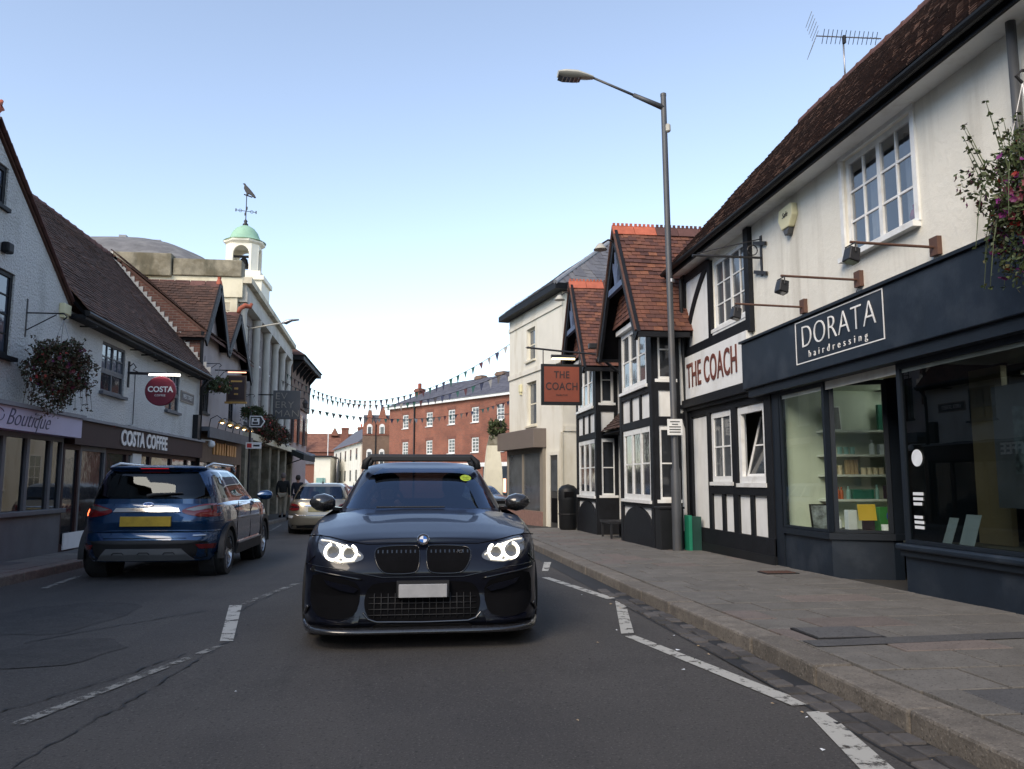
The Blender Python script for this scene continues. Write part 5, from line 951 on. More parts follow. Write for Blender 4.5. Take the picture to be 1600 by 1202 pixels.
t = thing('wall_street_lamp', (-6.2,31,7), 'grey street lamp with curved arm fixed to the hall wall', 'street lamp'); y = 31; MB().tube([(-6.3,y,6.95),(-5.3,y,7.16),(-4.95,y,7.22)],.03,8).build('arm', 'lamp_body', t, smooth=True); P = [[Vector((-5.05+l,y+wd*math.cos(a),7.22+dz+h*math.sin(a))) for a in np.linspace(0,2*math.pi,11)] for l, wd, h, dz in ((0,.05,.03,0),(.15,.12,.09,.02),(.35,.10,.05,.10),(.62,.06,.03,.13))]; mb = MB().grid(P); mb.f += [tuple(range(10)),tuple(33+i for i in range(10))]; mb.build('lantern', 'steel', t, smooth=True, auto=60)
t = thing('direction_signpost', (-5.35,27.6,G(27)+.12), 'dark post with white arrow sign on the left pavement', 'sign'); y = 27.6; z0 = G(y)+.12
MB().tube([(-5.42,y,z0),(-5.42,y,3.5)],.04,8).build('post', 'iron', t); MB().prism([(-5.44,y-.06,2.98),(-5.06,y-.06,2.98),(-4.94,y-.06,3.17),(-5.06,y-.06,3.36),(-5.44,y-.06,3.36)], (0,.04,0)).build('arrow_board', 'sign_white', t); MB().prism([(-5.41,y-.066,3.01),(-5.08,y-.066,3.01),(-4.98,y-.066,3.17),(-5.08,y-.066,3.33),(-5.41,y-.066,3.33)], (0,.005,0)).build('arrow_field', 'ink', t); MB().box(-5.37,-5.12,y-.072,y-.066,3.06,3.28).build('symbol_panel', 'sign_white', t); MB().box(-5.34,-5.16,y-.077,y-.072,3.08,3.16).build('symbol', 'ink', t); MB().box(-5.30,-5.20,y-.077,y-.072,3.19,3.26).build('symbol', 'ink', t)
t = thing('small_bank_sign', (-5.3,27.2,2.3), 'small white name board with a red square below the arrow sign', 'sign'); MB().box(-5.46,-4.96,27.17,27.2,2.25,2.46).build('board', 'sign_white', t); MB().box(-5.42,-5.27,27.165,27.17,2.28,2.42).build('red_square', 'sign_red', t); MB().box(-5.22,-5.02,27.165,27.17,2.32,2.38).build('name_line', 'ink', t); MB().tube([(-5.42,27.25,2.35),(-5.42,27.6,2.35)],.015,6).build('bracket', 'iron', t)
# ------------------------------------------------------------------ the far end of the street
BA_, BB_ = Vector((8.6,66,0)), Vector((-3.2,84,0)); ba = (BA_-BB_).normalized(); FB = Fr(BB_, ba, (ba.y,-ba.x,0))
BR = thing('long_red_brick_building', BB_+ba*11-FB.n*3+Vector((0,0,-.85)), 'long red brick building with two rows of white sash windows and slate hipped roof', 'building')
BR.rotation_euler = (0,0,math.atan2(ba.y,ba.x)); ORG.pop(BR.name); rot = Matrix.Rotation(math.atan2(ba.y,ba.x),4,'Z'); base = BR.location.copy()
FB2 = Fr((-11,-3,.85),(1,0,0),(0,-1,0))               # same facade in the building's own axes
wc = (4.35,8.56,12.16,15.72,19.25)
ops = [(c-.53,c+.53,z0,z1) for c in wc for z0, z1 in ((6.38,7.75),(3.72,5.05))]
skin(FB2, MB(), 1.35, 24, -.9, 8.5, ops, rev=.15).build('wall', 'brick_red', BR, recalc=False)
for q in ops:
    window(FB2, BR, *q, nx=2, nz=4, fw=.11, bw=.05, pane='glass_mid', d=-.06, sill=.10)
    s0, s1, z0, z1 = q; FB2.poly(MB(), [(s0-.12,z1+.01),(s0-.2,z1+.28),(s1+.2,z1+.28),(s1+.12,z1+.01)], 0, .015).build('brick_arch', 'brick_plain', BR)
FB2.box(MB(), 1.4, 24, -8, -.2, -.9, 8.4).build('core', 'brick_red', BR); FB2.bx('eaves_board', 'white_gloss', BR, .9,24.5,-.02,.35,8.45,8.66)
ee = [FB2.p(.9,.4,8.68),FB2.p(24.5,.4,8.68),FB2.p(24.5,-4.2,11.1),FB2.p(5.6,-4.2,11.1),FB2.p(.9,-8.5,8.68),FB2.p(24.5,-8.5,8.68)]
MB().add(ee, [(0,1,2,3),(0,3,4),(4,3,2,5)]).build('roof', 'slate_far', BR, recalc=False)
tm = MB(); up = Vector((0,4.6,2.42)); tiles(tm, ee[0], (1,0,0), up, 23.6, up.length, .5, .3, random.Random(1), skew=lambda h: (h*4.7/5.2,23.6), j=.006, thick=.015); tm.build('slates', 'slate_far', BR, recalc=False, kind='stuff')
FB2.bx('lead_apron', 'lead', BR, .9,24.5,.28,.40,8.662,8.72)
def chim(par, fr, s, d, z0, z1, wd, m, pots=1, dp=.7):
    fr.box(MB(), s-wd/2,s+wd/2,d-dp,d,z0,z1).build('chimney', m, par); fr.box(MB(), s-wd/2-.08,s+wd/2+.08,d-dp-.08,d+.08,z1-.35,z1-.12).build('chimney_cap', m, par)
    for k in range(pots): fr.box(MB(), s-.14+.5*(k-(pots-1)/2),s+.14+.5*(k-(pots-1)/2),d-dp/2-.14,d-dp/2+.14,z1,z1+.55).build('chimney_pot', 'ridge_red', par)
chim(BR, FB2, 3.0, -2.2, 8.6, 10.7, .8, 'brick_plain', 1); chim(BR, FB2, 11.0, -4.0, 10.6, 11.4, 1.0, 'brick_tan', 0); chim(BR, FB2, 14.0, -4.2, 10.8, 11.5, 1.2, 'brick_tan', 0); chim(BR, FB2, 19.3, -3.6, 10.3, 12.2, 1.7, 'brick_plain', 1)
FB2.bx('downpipe', 'black_paint', BR, 5.98,6.13,0,.12,-.8,8.4); FB2.bx('band', 'panel_white', BR, 12.2,24,.0,.06,2.45,2.8); FB2.bx('shop_front', 'navy', BR, 17.0,24,.0,.10,-.9,2.449)
FB2.bx('shop_pane', 'spot_pink', BR, 19.6,21.2,.10,.12,.2,1.4)
for s in (19.6,20.2,20.8): FB2.bx('glazing_bar', 'navy', BR, s,s+.2,.12,.15,.2,1.4)
FB2.bx('plinth', 'brick_plain', BR, 1.35,17,.0,.05,-.9,.2)
# twin gabled brick house
TG = thing('twin_gabled_brick_house', (-4,88,-.9), 'narrow brick house with two stepped gables and white arched windows', 'building'); FT = Fr((0,86,0),(1,0,0),(0,-1,0))
mb = MB(); mb.add([FT.p(-5.35,0,-.9),FT.p(-2.3,0,-.9),FT.p(-2.3,0,6.1),FT.p(-5.35,0,6.1)],[(0,1,2,3)]); mb.build('wall', 'brick_tan', TG, recalc=False)
FT.poly(MB(), [(-5.35,6.1),(-2.3,6.1),(-2.3,7.4),(-2.9,7.9),(-3.1,9.1),(-3.45,9.1),(-3.7,7.9),(-4.0,7.2),(-4.35,7.9),(-4.45,8.7),(-4.8,8.7),(-4.95,7.6),(-5.35,6.9)], -.3, 0).build('gable', 'brick_red', TG); FT.bx('string_course', 'brick_plain', TG, -5.35,-2.3,0,.06,6.0,6.2); FT.box(MB(), -5.3,-2.3,-6,-.05,-.9,7.2).build('core', 'brick_plain', TG); FT.bx('roof', 'slate_far', TG, -5.3,-2.2,-5,-.3,7.3,8.2)
for s in (-4.62,-3.32):
    for z0, z1 in ((5.9+.15,6.95),(2.9,4.3)):
        FT.poly(MB(), [(s-.28,z0),(s+.28,z0),(s+.28,z1)]+[(s+.28*math.cos(t),z1+.28*math.sin(t)) for t in np.linspace(.3,2.84,7)]+[(s-.28,z1)], 0, .05).build('window', 'white_gloss', TG); FT.bx('pane', 'glass_mid', TG, s-.18,s+.18,.05,.06,z0+.1,z1-.05)
FT.bx('downpipe', 'black_paint', TG, -4.03,-3.93,0,.1,-.9,7.2); FT.bx('downpipe', 'black_paint', TG, -2.42,-2.3,0,.1,-.9,8.2)
# white cottages running away to the left
c0, c1 = Vector((-5.9,92,0)), Vector((-15.2,136,0)); wa = (c1-c0).normalized(); FCt = Fr(c0, wa, (wa.y,-wa.x,0)) if (Vector((wa.y,-wa.x,0)).y < 0) else Fr(c0, wa, (-wa.y,wa.x,0)); 
FCt = Fr(c0, wa, (-wa.y,wa.x,0))
WC = thing('white_cottage_row', c0+Vector((-3,3,-.9)), 'row of low white cottages with dark slate roofs at the end of the street', 'building')
FCt.bx('wall', 'render_white', WC, 0,26,-5,0,-.9,5.6)
MB().add([FCt.p(-.3,.4,5.55),FCt.p(26,.4,5.55),FCt.p(26,-3,8.3),FCt.p(-.3,-3,8.3),FCt.p(-.3,-6,5.55),FCt.p(26,-6,5.55)],[(0,1,2,3),(3,2,5,4),(0,3,4)]).build('roof', 'slate_far', WC, recalc=False)
for s in (3,8,13,18,23):
    for z in (1.2,3.7): FCt.bx('window', 'glass_mid', WC, s-.5,s+.5,0,.06,z,z+1.3)
RH = thing('red_roofed_house', (-13,150,-.9), 'red tiled house with tall chimneys behind the white cottages', 'building'); y = 145
MB().prism([(-19,y-3,6.2),(-19,y+1,9.6),(-19,y+5,6.2)], (10.5,0,0)).build('roof', 'tile_far', RH); MB().box(-18.8,-8.7,y-2.8,y+5,-.9,6.2).build('wall', 'brick_plain', RH)
tm = MB(); tiles(tm, (-19,y-3.05,6.2), (1,0,0), (0,4,3.4), 10.5, 5.25, .6, .4, random.Random(1), thick=.03); tm.build('roof_tiles', 'tile_far', RH, recalc=False, kind='stuff')
FY = Fr((0,y,0),(1,0,0),(0,-1,0)); chim(RH, FY, -12.0, 1.2, 6.5, 10.6, 1.2, 'brick_plain', 0); chim(RH, FY, -9.0, 0, 8.0, 10.8, 1.8, 'brick_plain', 2); MB().prism([(-14.6,y-.5,9.2),(-13.9,y-.5,10.6),(-13.2,y-.5,9.2)], (0,2,0)).build('dormer', 'tile_far', RH); MB().tube([(-14.5,140,3),(-14.5,140,13)],.08,6).build('flagpole', 'panel_white', RH)
MB().box(-18.9,-18.3,y-3.3,y-2.9,2,9.3).build('parapet_end', 'panel_white', RH)
LH = thing('tile_hung_gable_house', (-19,135,-.9), 'small white house under a tile hung gable at the bend of the street', 'building'); MB().box(-20.6,-17.6,130,138,-.9,4.6).build('wall', 'panel_white', LH); MB().prism([(-20.7,129.8,4.6),(-20.7,134,8.4),(-20.7,138.2,4.6)], (3.2,0,0)).build('roof', 'tile_far', LH)
for x in (-18.6,): MB().box(x-.4,x+.4,129.9,130,1.8,4.2).build('window', 'glass_dark', LH)
SHp = thing('low_brick_shop', (-13,112,-.9), 'low brick and cream shop with green door beside the cottages', 'building'); MB().box(-15.4,-12.4,108,116,-.9,3.4).build('wall', 'brick_plain', SHp); MB().box(-12.4,-10.4,104,112,-.9,4.2).build('wall', 'render_cream', SHp); MB().box(-12.6,-10.2,103.6,112.2,4.2,4.4).build('cornice', 'timber_black', SHp); MB().box(-12.1,-11.0,103.9,103.98,-.8,1.6).build('shutter', 'pack_teal', SHp); MB().prism([(-15.6,107.8,3.4),(-13.9,107.8,5.0),(-12.2,107.8,3.4)], (0,8.5,0)).build('roof', 'slate_far', SHp)
# stone obelisk
OB = thing('stone_obelisk', (5.75,58,-.7), 'pale tapering stone obelisk with darker weathered top in the square', 'memorial'); ox, oy = 5.75, 58
mb = MB(); mb.lathe([(1.0,-.7),(.86,2.0),(.66,3.4),(.6,3.75)], (ox,oy,0), 4); mb.build('shaft', 'cream_stone', OB); MB().lathe([(.6,3.76),(.42,4.3),(.40,4.5),(.22,4.55),(.25,4.75),(.12,4.95)], (ox,oy,0), 4).build('top', 'stone_dirty', OB); MB().box(ox-1.1,ox+1.1,oy-1.1,oy+1.1,-.75,-.2).build('step', 'stone', OB)
# trees beyond
def tree(x, y, zb, h, rad, lab, seed, n=2600, leaf=.22):
    r = random.Random(seed); t = thing('tree', (x,y,zb), lab, 'tree', 'trees beyond the end of the street'); mb = MB(); mb.tube([(x,y,zb),(x+.1,y,zb+h*.3),(x,y+.1,zb+h*.62)],[.3,.22,.1],8)
    cl = []
    for k in range(12):
        a = r.uniform(0,6.28); q = r.uniform(.2,.8)*rad; c = Vector((x+q*math.cos(a),y+q*math.sin(a),zb+h*r.uniform(.5,.92))); cl.append((c,rad*r.uniform(.28,.5))); mb.tube([(x,y,zb+h*.4),c.lerp(Vector((x,y,zb+h*.5)),.4),c],[.12,.07,.02],5)
    mb.build('trunk', 'bark', t, smooth=True); lm = MB()
    for i in range(n):
        c, rr = r.choice(cl); d = Vector((r.gauss(0,1),r.gauss(0,1),r.gauss(0,.8))).normalized()*rr*r.uniform(.5,1.05); p = c+d; u = Vector((r.gauss(0,1),r.gauss(0,1),r.gauss(0,1))).normalized(); v = u.cross(Vector((r.gauss(0,1),r.gauss(0,1),r.gauss(0,1)))).normalized(); s = leaf*r.uniform(.6,1.3)
        lm.add([p-u*s,p-v*s*.5,p+u*s,p+v*s*.5],[(0,1,2,3)])
    lm.build('crown', 'tree_leaf', t, recalc=False)
tree(-17.5,112,-.9,7.2,2.6,'loose green tree showing between the hall and the far red roofs',1); tree(-14.5,84,-.9,3.6,1.8,'low dark tree behind the parked gold estate car',2,1600); tree(9.6,62,-.8,5.2,1.5,'dark leafy tree beside the stone obelisk',3,1800,.16)
WG = thing('white_gabled_hut', (-12,80,-.9), 'tiny white gabled building low beyond the left pavement', 'building'); MB().prism([(-11.6,78,-.9),(-10.2,78,-.9),(-10.2,78,1.0),(-10.9,78,1.7),(-11.6,78,1.0)], (0,4,0)).build('wall', 'panel_white', WG); MB().box(-11.1,-10.6,77.96,78,-.9,.6).build('opening', 'dark_room', WG)
# ------------------------------------------------------------------ vehicles
mat('bmw_paint', (.005,.0055,.010), .3, metal=0, var=.1, coat=.42, spec=.2); M['bmw_paint'].node_tree.nodes['Principled BSDF'].inputs['Coat Tint'].default_value = (.62,.74,1,1)
mat('ford_paint', (.008,.048,.13), .25, metal=.6, var=.1, coat=1.0)
mat('gold_paint', (.34,.30,.23), .3, metal=.7, var=.06, coat=.8)
mat('red_paint', (.12,.012,.014), .3, metal=.3, coat=.8); mat('grey_paint', (.06,.07,.085), .3, metal=.5, coat=.8)
mat('gloss_black', (.006,.006,.007), .12, coat=.6); mat('carbon', (.020,.020,.022), .22, coat=.8, var=.5, vs=60)
mat('rubber', (.014,.014,.014), .8, bump=.2, bs=40); mat('alloy', (.45,.45,.46), .25, metal=.9); mat('dark_alloy', (.06,.06,.065), .3, metal=.8)
mat('plastic_black', (.016,.016,.017), .6, var=.2); mat('chrome', (.7,.7,.72), .08, metal=1); mat('dark_chrome', (.12,.12,.125), .2, metal=.9); mat('interior', (.012,.012,.013), .8)
mat('skid_grey', (.16,.165,.17), .5); mat('plate_yellow', (.50,.33,.03), .5, var=.25, vs=6); mat('plate_white', (.42,.42,.42), .5, var=.15, vs=9); mat('plate_pale', (.45,.40,.22), .5, var=.2, vs=6)
mat('lamp_red', (.16,.008,.01), .12, coat=.8); mat('lamp_dark', (.05,.012,.014), .12, coat=.8); mat('brake_lit', (1,.12,.04), .3, emit=4); mat('led_red', (.6,.02,.03), .3, emit=.4)
mat('head_lit', (1,.94,.80), .3, emit=3.2); mat('head_glow', (1,.92,.78), .3, emit=.6); mat('lamp_inner', (.25,.24,.22), .2, metal=.7); mat('badge_blue', (.02,.12,.42), .3); mat('badge_white', (.75,.76,.78), .3); mat('sticker_green', (.38,.5,.03), .5, var=.3, vs=30); mat('skin', (.42,.22,.15), .6)
glass('car_glass', (.20,.22,.24), 1.8, gtint=(.6,.75,1)); glass('car_glass_dark', (.07,.08,.085), 1.42, gtint=(.8,.9,1)); glass('lamp_glass', (.95,.95,.95), 1.4)
def se(hw, hl, n, N=4000):
    t = np.linspace(0, 2*np.pi, N, endpoint=False); return t
class Car:
    def __init__(c, root, paint, L, lev, zb, zs, crown, gl, nf=5., nr=6., gnf=4.5, gnr=6., NP=220):
        c.r = root; c.paint = paint; c.lev = lev; c.zb = zb; c.zsp = zs; c.cp = crown; c.gl = gl; c.nf = nf; c.nr = nr; c.gnf = gnf; c.gnr = gnr; c.NP = NP; c.L = L
    def zs(c, y): return float(np.interp(y, [p[0] for p in c.zsp], [p[1] for p in c.zsp]))
    def crown(c, y): return float(np.interp(y, [p[0] for p in c.cp], [p[1] for p in c.cp]))
    def at(c, tab, k): x = [l[0] for l in tab]; return [float(np.interp(k, x, [l[i] for l in tab])) for i in (1,2,3)]
    def loop(c, yf, yr, hw, nf, nr, NP=None):
        NP = NP or c.NP; ym = (yf+yr)/2; hl = (yr-yf)/2
        t = np.linspace(0, 2*np.pi, 6001)[:-1]; s_, c_ = np.sin(t), np.cos(t); n = np.where(c_ > 0, nf, nr)
        x = hw*np.sign(s_)*np.abs(s_)**(2/n); y = ym-hl*np.sign(c_)*np.abs(c_)**(2/n)
        d = np.r_[0, np.cumsum(np.hypot(np.diff(np.r_[x,x[0]]), np.diff(np.r_[y,y[0]])))]; q = np.linspace(0, d[-1], NP+1)[:-1]
        return np.interp(q, d, np.r_[x,x[0]]), np.interp(q, d, np.r_[y,y[0]])
    def xm(c, y, yf, yr, hw):
        ym = (yf+yr)/2; hl = (yr-yf)/2; n = c.nf if y < ym else c.nr; v = 1-abs((y-ym)/hl)**n; return hw*max(v,0)**(1/n)
    def surf(c, x, z, front=True):                 # depth of the body skin at (x, z), nose or tail
        y = c.lev[-1][1] if front else c.lev[-1][2]
        for _ in range(6):
            k = min(1, max(0, (z-c.zb)/(c.zs(y)-c.zb))); yf, yr, hw = c.at(c.lev, k); n = c.nf if front else c.nr; ym = (yf+yr)/2; hl = (yr-yf)/2
            q = max(0, 1-min(1, abs(x)/hw)**n)**(1/n); y = ym-hl*q if front else ym+hl*q
        return y
    def gsurf(c, x, z, front=True):
        yf, yr, hw = c.at(c.gl, z); n = c.gnf if front else c.gnr; ym = (yf+yr)/2; hl = (yr-yf)/2; q = max(0, 1-min(1, abs(x)/hw)**n)**(1/n); return ym-hl*q if front else ym+hl*q
    def body(c, wheels, wr, NL=26, name='body'):
        ks = np.linspace(0, 1, NL); P = []
        for k in ks:
            yf, yr, hw = c.at(c.lev, k); x, y = c.loop(yf, yr, hw, c.nf, c.nr); P.append([(a, b, c.zb+k*(c.zs(b)-c.zb)) for a, b in zip(x, y)])
        mb = MB(); n = c.NP
        for r in P: mb.v += r
        for i in range(NL-1):
            for j in range(n):
                q = (i*n+j, i*n+(j+1)%n, (i+1)*n+(j+1)%n, (i+1)*n+j); m = [sum(mb.v[a][e] for a in q)/4 for e in range(3)]
                if any(abs(m[0]) > .55 and math.hypot(m[1]-wy, m[2]-wz) < wr+.045 for wy, wz in wheels): continue
                mb.f.append(q)
        # floor
        b0 = [(a[0], a[1], c.zb) for a in P[0]]; s = len(mb.v); mb.v += b0; mb.f.append(tuple(range(s, s+n)))
        mb.build(name, c.paint, c.r, smooth=True, auto=35)
        yf, yr, hw = c.at(c.lev, 1)
        MB().box(-hw*.9, hw*.9, yf+.35, yr-.3, c.zb+.05, c.zb+.3).build('underbody', 'interior', c.r)
    def top(c, y0, y1, nm, ny=30, nt=25, mt=None, pw=2.4, crease=0):
        yf, yr, hw = c.at(c.lev, 1); P = []
        for u in np.linspace(0, 1, ny):
            y = y0+(y1-y0)*(u**1.6 if y0 <= yf+.01 else (1-(1-u)**1.6 if y1 >= yr-.01 else u)); xm = c.xm(y, yf, yr, hw); zs = c.zs(y); cr = c.crown(y)
            P.append([(t*xm, y, zs+cr*(1-abs(t)**pw)+crease*max(0, 1-abs(abs(t)-.62)/.09)*min(1, max(0,(y-y0-.1)*2))) for t in np.linspace(-1, 1, nt)])
        return MB().grid(P).build(nm, mt or c.paint, c.r, smooth=True, recalc=True)
    def cabin(c, splits, zlo, zhi, NZ=22, rear_name='rear_window', glassm='car_glass', name='roof'):
        """greenhouse: splits = side window y-ranges; windscreen and rear glass by normal"""
        z0, z1 = c.gl[0][0], c.gl[-1][0]; P = []; n = c.NP; zz = np.linspace(z0, z1, NZ); sets = {}
        for z in zz:
            yf, yr, hw = c.at(c.gl, z); x, y = c.loop(yf, yr, hw, c.gnf, c.gnr); P.append([(a, b, z) for a, b in zip(x, y)])
        V = [p for r in P for p in r]; sets['roof'] = []
        for i in range(NZ-1):
            for j in range(n):
                q = (i*n+j, i*n+(j+1)%n, (i+1)*n+(j+1)%n, (i+1)*n+j); jj = j+.5
                # classify on the base loop so that the pillars follow the loft lines
                bx, by = (P[0][j][0]+P[0][(j+1)%n][0])/2, (P[0][j][1]+P[0][(j+1)%n][1])/2; k = 'roof'
                yf, yr, hw = c.at(c.gl, z0); zc = (zz[i]+zz[i+1])/2
                if zlo < zc < zhi:
                    if abs(bx) < hw*.90 and by < (yf+yr)/2: k = 'windscreen'
                    elif abs(bx) < hw*.90: k = rear_name
                    else:
                        for w_ in splits:
                            if w_[0] < by < w_[1]: k = 'side_window%+d%.1f' % (1 if bx > 0 else -1, w_[0])
                sets.setdefault(k, []).append(q)
        top = P[-1]; cy = sum(p[1] for p in top)/n
        for k, F in sets.items():
            mb = MB(); mp = {}
            def vi(a):
                if a not in mp: mp[a] = len(mb.v); mb.v.append(V[a])
                return mp[a]
            for f in F: mb.f.append(tuple(vi(a) for a in f))
            if k == 'roof':
                prev = [vi((NZ-1)*n+j) for j in range(n)]
                for s, dz in ((.85,.012),(.6,.022),(.3,.027),(.02,.028)):
                    cur = []
                    for p in top: cur.append(len(mb.v)); mb.v.append((p[0]*s, cy+(p[1]-cy)*s, z1+dz))
                    for j in range(n): mb.f.append((prev[j], prev[(j+1)%n], cur[(j+1)%n], cur[j]))
                    prev = cur
            mb.build(k.split('+')[0].split('-')[0], c.paint if k == 'roof' else glassm, c.r, smooth=True, auto=50)
    def patch(c, nm, mt, pts, off=.006, front=True, parent=None, cab=False, rings=4, depth=.03, sub=4, dish=0, center=None):
        sf = c.gsurf if cab else c.surf; sg = -1 if front else 1
        Q = []
        for (a, b) in zip(pts, pts[1:]+pts[:1]):
            for k in range(sub): Q.append((a[0]+(b[0]-a[0])*k/sub, a[1]+(b[1]-a[1])*k/sub))
        cx, cz = center or (sum(q[0] for q in Q)/len(Q), sum(q[1] for q in Q)/len(Q)); mb = MB(); n = len(Q)
        for r in range(rings+1):
            f = 1-r/rings*.98
            for q in Q:
                x, z = cx+(q[0]-cx)*f, cz+(q[1]-cz)*f; mb.v.append((x, sf(x,z,front)+sg*(off-dish*(1-f)), z))
        for r in range(rings):
            for j in range(n): mb.f.append((r*n+j, r*n+(j+1)%n, (r+1)*n+(j+1)%n, (r+1)*n+j))
        mb.f.append(tuple(rings*n+j for j in range(n)))
        s = len(mb.v)
        for q in Q: mb.v.append((q[0], sf(q[0],q[1],front)-sg*depth, q[1]))
        for j in range(n): mb.f.append((j, s+j, s+(j+1)%n, (j+1)%n))
        return mb.build(nm, mt, parent or c.r, smooth=True, auto=35)
    def line(c, nm, mt, pts, r=.006, off=.006, front=True, parent=None, cab=False, closed=False, sub=5):
        sf = c.gsurf if cab else c.surf; sg = -1 if front else 1; Q = []; L = pts+(pts[:1] if closed else [])
        for (a, b) in zip(L, L[1:]):
            for k in range(sub): Q.append((a[0]+(b[0]-a[0])*k/sub, a[1]+(b[1]-a[1])*k/sub))
        Q.append(L[-1]); return MB().tube([(x, sf(x,z,front)+sg*off, z) for x, z in Q], r, 6).build(nm, mt, parent or c.r, smooth=True)
def mir(p): return [(-x, z) for x, z in p][::-1]
def smooth_poly(pts, it=2):
    for _ in range(it):
        Q = []
        for a, b in zip(pts, pts[1:]+pts[:1]): Q += [(a[0]*.75+b[0]*.25, a[1]*.75+b[1]*.25), (a[0]*.25+b[0]*.75, a[1]*.25+b[1]*.75)]
        pts = Q
    return pts
def wheel(root, x, y, r, wd, sgn, rimm, spokes=5, two=True):
    w_ = MB().lathe([(r*.68,-wd/2),(r*.90,-wd/2),(r*.98,-wd/2+.03),(r,-wd/4),(r,wd/4),(r*.98,wd/2-.03),(r*.90,wd/2),(r*.68,wd/2),(r*.66,0)], (x,y,r), 36, 'x', cap=False).build('wheel', 'rubber', root, smooth=True, auto=40)
    o = x+sgn*(wd/2-.015)
    MB().lathe([(a_,sgn*b_) for a_, b_ in ((r*.69,-.05),(r*.70,0),(r*.66,.008),(r*.63,-.02),(r*.62,-.08))], (o,y,r), 36, 'x', cap=False).build('rim', rimm, w_, smooth=True, auto=40); MB().lathe([(r*.64,-sgn*.10),(r*.64,-sgn*.095)], (o,y,r), 24, 'x').build('brake_disc', 'dark_alloy', w_)
    MB().lathe([(r*.16,-.05),(r*.15,0),(r*.10,.008)] if sgn > 0 else [(r*.10,-.008),(r*.15,0),(r*.16,.05)], (o-sgn*.02,y,r), 16, 'x').build('hub', rimm, w_)
    for k in range(spokes):
        for e in ((-.13,.13) if two else (0,)):
            a = 2*math.pi*k/spokes; p = Vector((o-sgn*.03,y+r*.10*math.cos(a),r+r*.10*math.sin(a))); q = Vector((o-sgn*.015,y+r*.66*math.cos(a+e),r+r*.66*math.sin(a+e))); MB().bar(p,q,.028,.03,up=(1,0,0)).build('spoke', rimm, w_)
    return w_
def arch(root, x, y, zc, r, mt, wd=.05, sgn=1, proud=.02):
    pts = [(y+r*math.cos(a), zc+r*math.sin(a)) for a in np.linspace(-.12,math.pi+.12,25)]
    f = Fr((x,0,0),(0,1,0),(sgn,0,0)); return f.curve('wheel_arch', mt, root, pts, wd, -.06, proud, smooth=True, auto=40)
# ---- black coupe facing us
car = bpy.data.objects.new('black_coupe', None); link(car); tag(car, 'black sports coupe driving head on with both ringed headlights lit', 'car'); ORG[car.name] = Vector((0,0,0))
B = Car(car, 'bmw_paint', 4.47,
    [(0,.05,4.40,.915),(.10,.0,4.46,.93),(.25,.015,4.47,.935),(.42,.045,4.47,.935),(.55,.03,4.46,.932),(.70,.02,4.44,.93),(.82,.055,4.42,.928),(.90,.10,4.40,.92),(.96,.15,4.36,.90),(1,.20,4.30,.86)],
    .14, [(0,.73),(.15,.745),(.35,.785),(.6,.825),(.9,.865),(1.25,.905),(2,.93),(3.4,.96),(4.0,.95),(4.4,.90)], [(0,.02),(.2,.03),(.6,.055),(1.0,.07),(1.3,.075),(3.4,.06),(4.4,.05)],
    [(.90,1.10,3.95,.79),(.97,1.24,3.82,.765),(1.08,1.46,3.62,.715),(1.2,1.70,3.36,.655),(1.3,1.92,3.12,.60),(1.355,2.10,2.9,.555),(1.385,2.3,2.75,.48)], nf=7.0, nr=6)
WB_ = [(.80,.33),(3.49,.33)]
B.body(WB_, .34); B.top(.20, 1.30, 'bonnet', crease=.014); B.top(3.75, 4.30, 'boot_lid'); B.cabin([(1.75,2.55),(2.62,3.2)], .96, 1.33)
MB().box(-.72,.72,1.3,3.8,.5,.88).build('cabin_floor', 'interior', car)
for sg in (-1,1):
    for wy, wz in WB_: wheel(car, sg*.80, wy, .335, .25, sg, 'dark_alloy'); MB().lathe([(.37,-.1),(.37,.1)], (sg*.70,wy,.335), 24, 'x').build('wheel_well', 'interior', car)
# kidney grilles
kid = smooth_poly([(.022,.715),(.06,.735),(.30,.728),(.362,.705),(.345,.62),(.30,.552),(.24,.538),(.07,.540),(.03,.57)], 2)
for K in (kid, mir(kid)):
    g = B.patch('kidney_grille', 'black_matt', K, off=.004); B.line('grille_rim', 'gloss_black', K, .005, .006, parent=g, closed=True, sub=1); sg = 1 if K is kid else -1
    for i in range(9): x = sg*(.06+.034*i); zt = .715; MB().bar((x,B.surf(x,.63)-.006,.552),(x,B.surf(x,.7)-.006,.70),.010,.02,up=(0,1,0)).build('grille_bar', 'gloss_black', g)
g = MB().lathe([(.047,-.008),(.047,.004)], (0,0,0), 28, 'y').build('badge', 'ink', car); g.location = (0,.165,.772); g.rotation_euler = (R(-35),0,0)
MB().lathe([(.047,-.012),(.043,-.015),(.040,-.012)], (0,0,0), 28, 'y', cap=False).build('badge_ring', 'chrome', g)
for k in range(4):
    pts = [(0,-.011,0)]+[(.029*math.cos(a),-.011,.029*math.sin(a)) for a in np.linspace(k*math.pi/2,(k+1)*math.pi/2,8)]; MB().prism(pts, (0,.004,0)).build('badge_quarter', 'badge_white' if k%2 else 'badge_blue', g)
t = text('M2', .035, (.27,B.surf(.27,.69)-.02,.69), (1,0,0), (0,0,1), 'chrome', car, .006, name='model_badge', shear=.2)
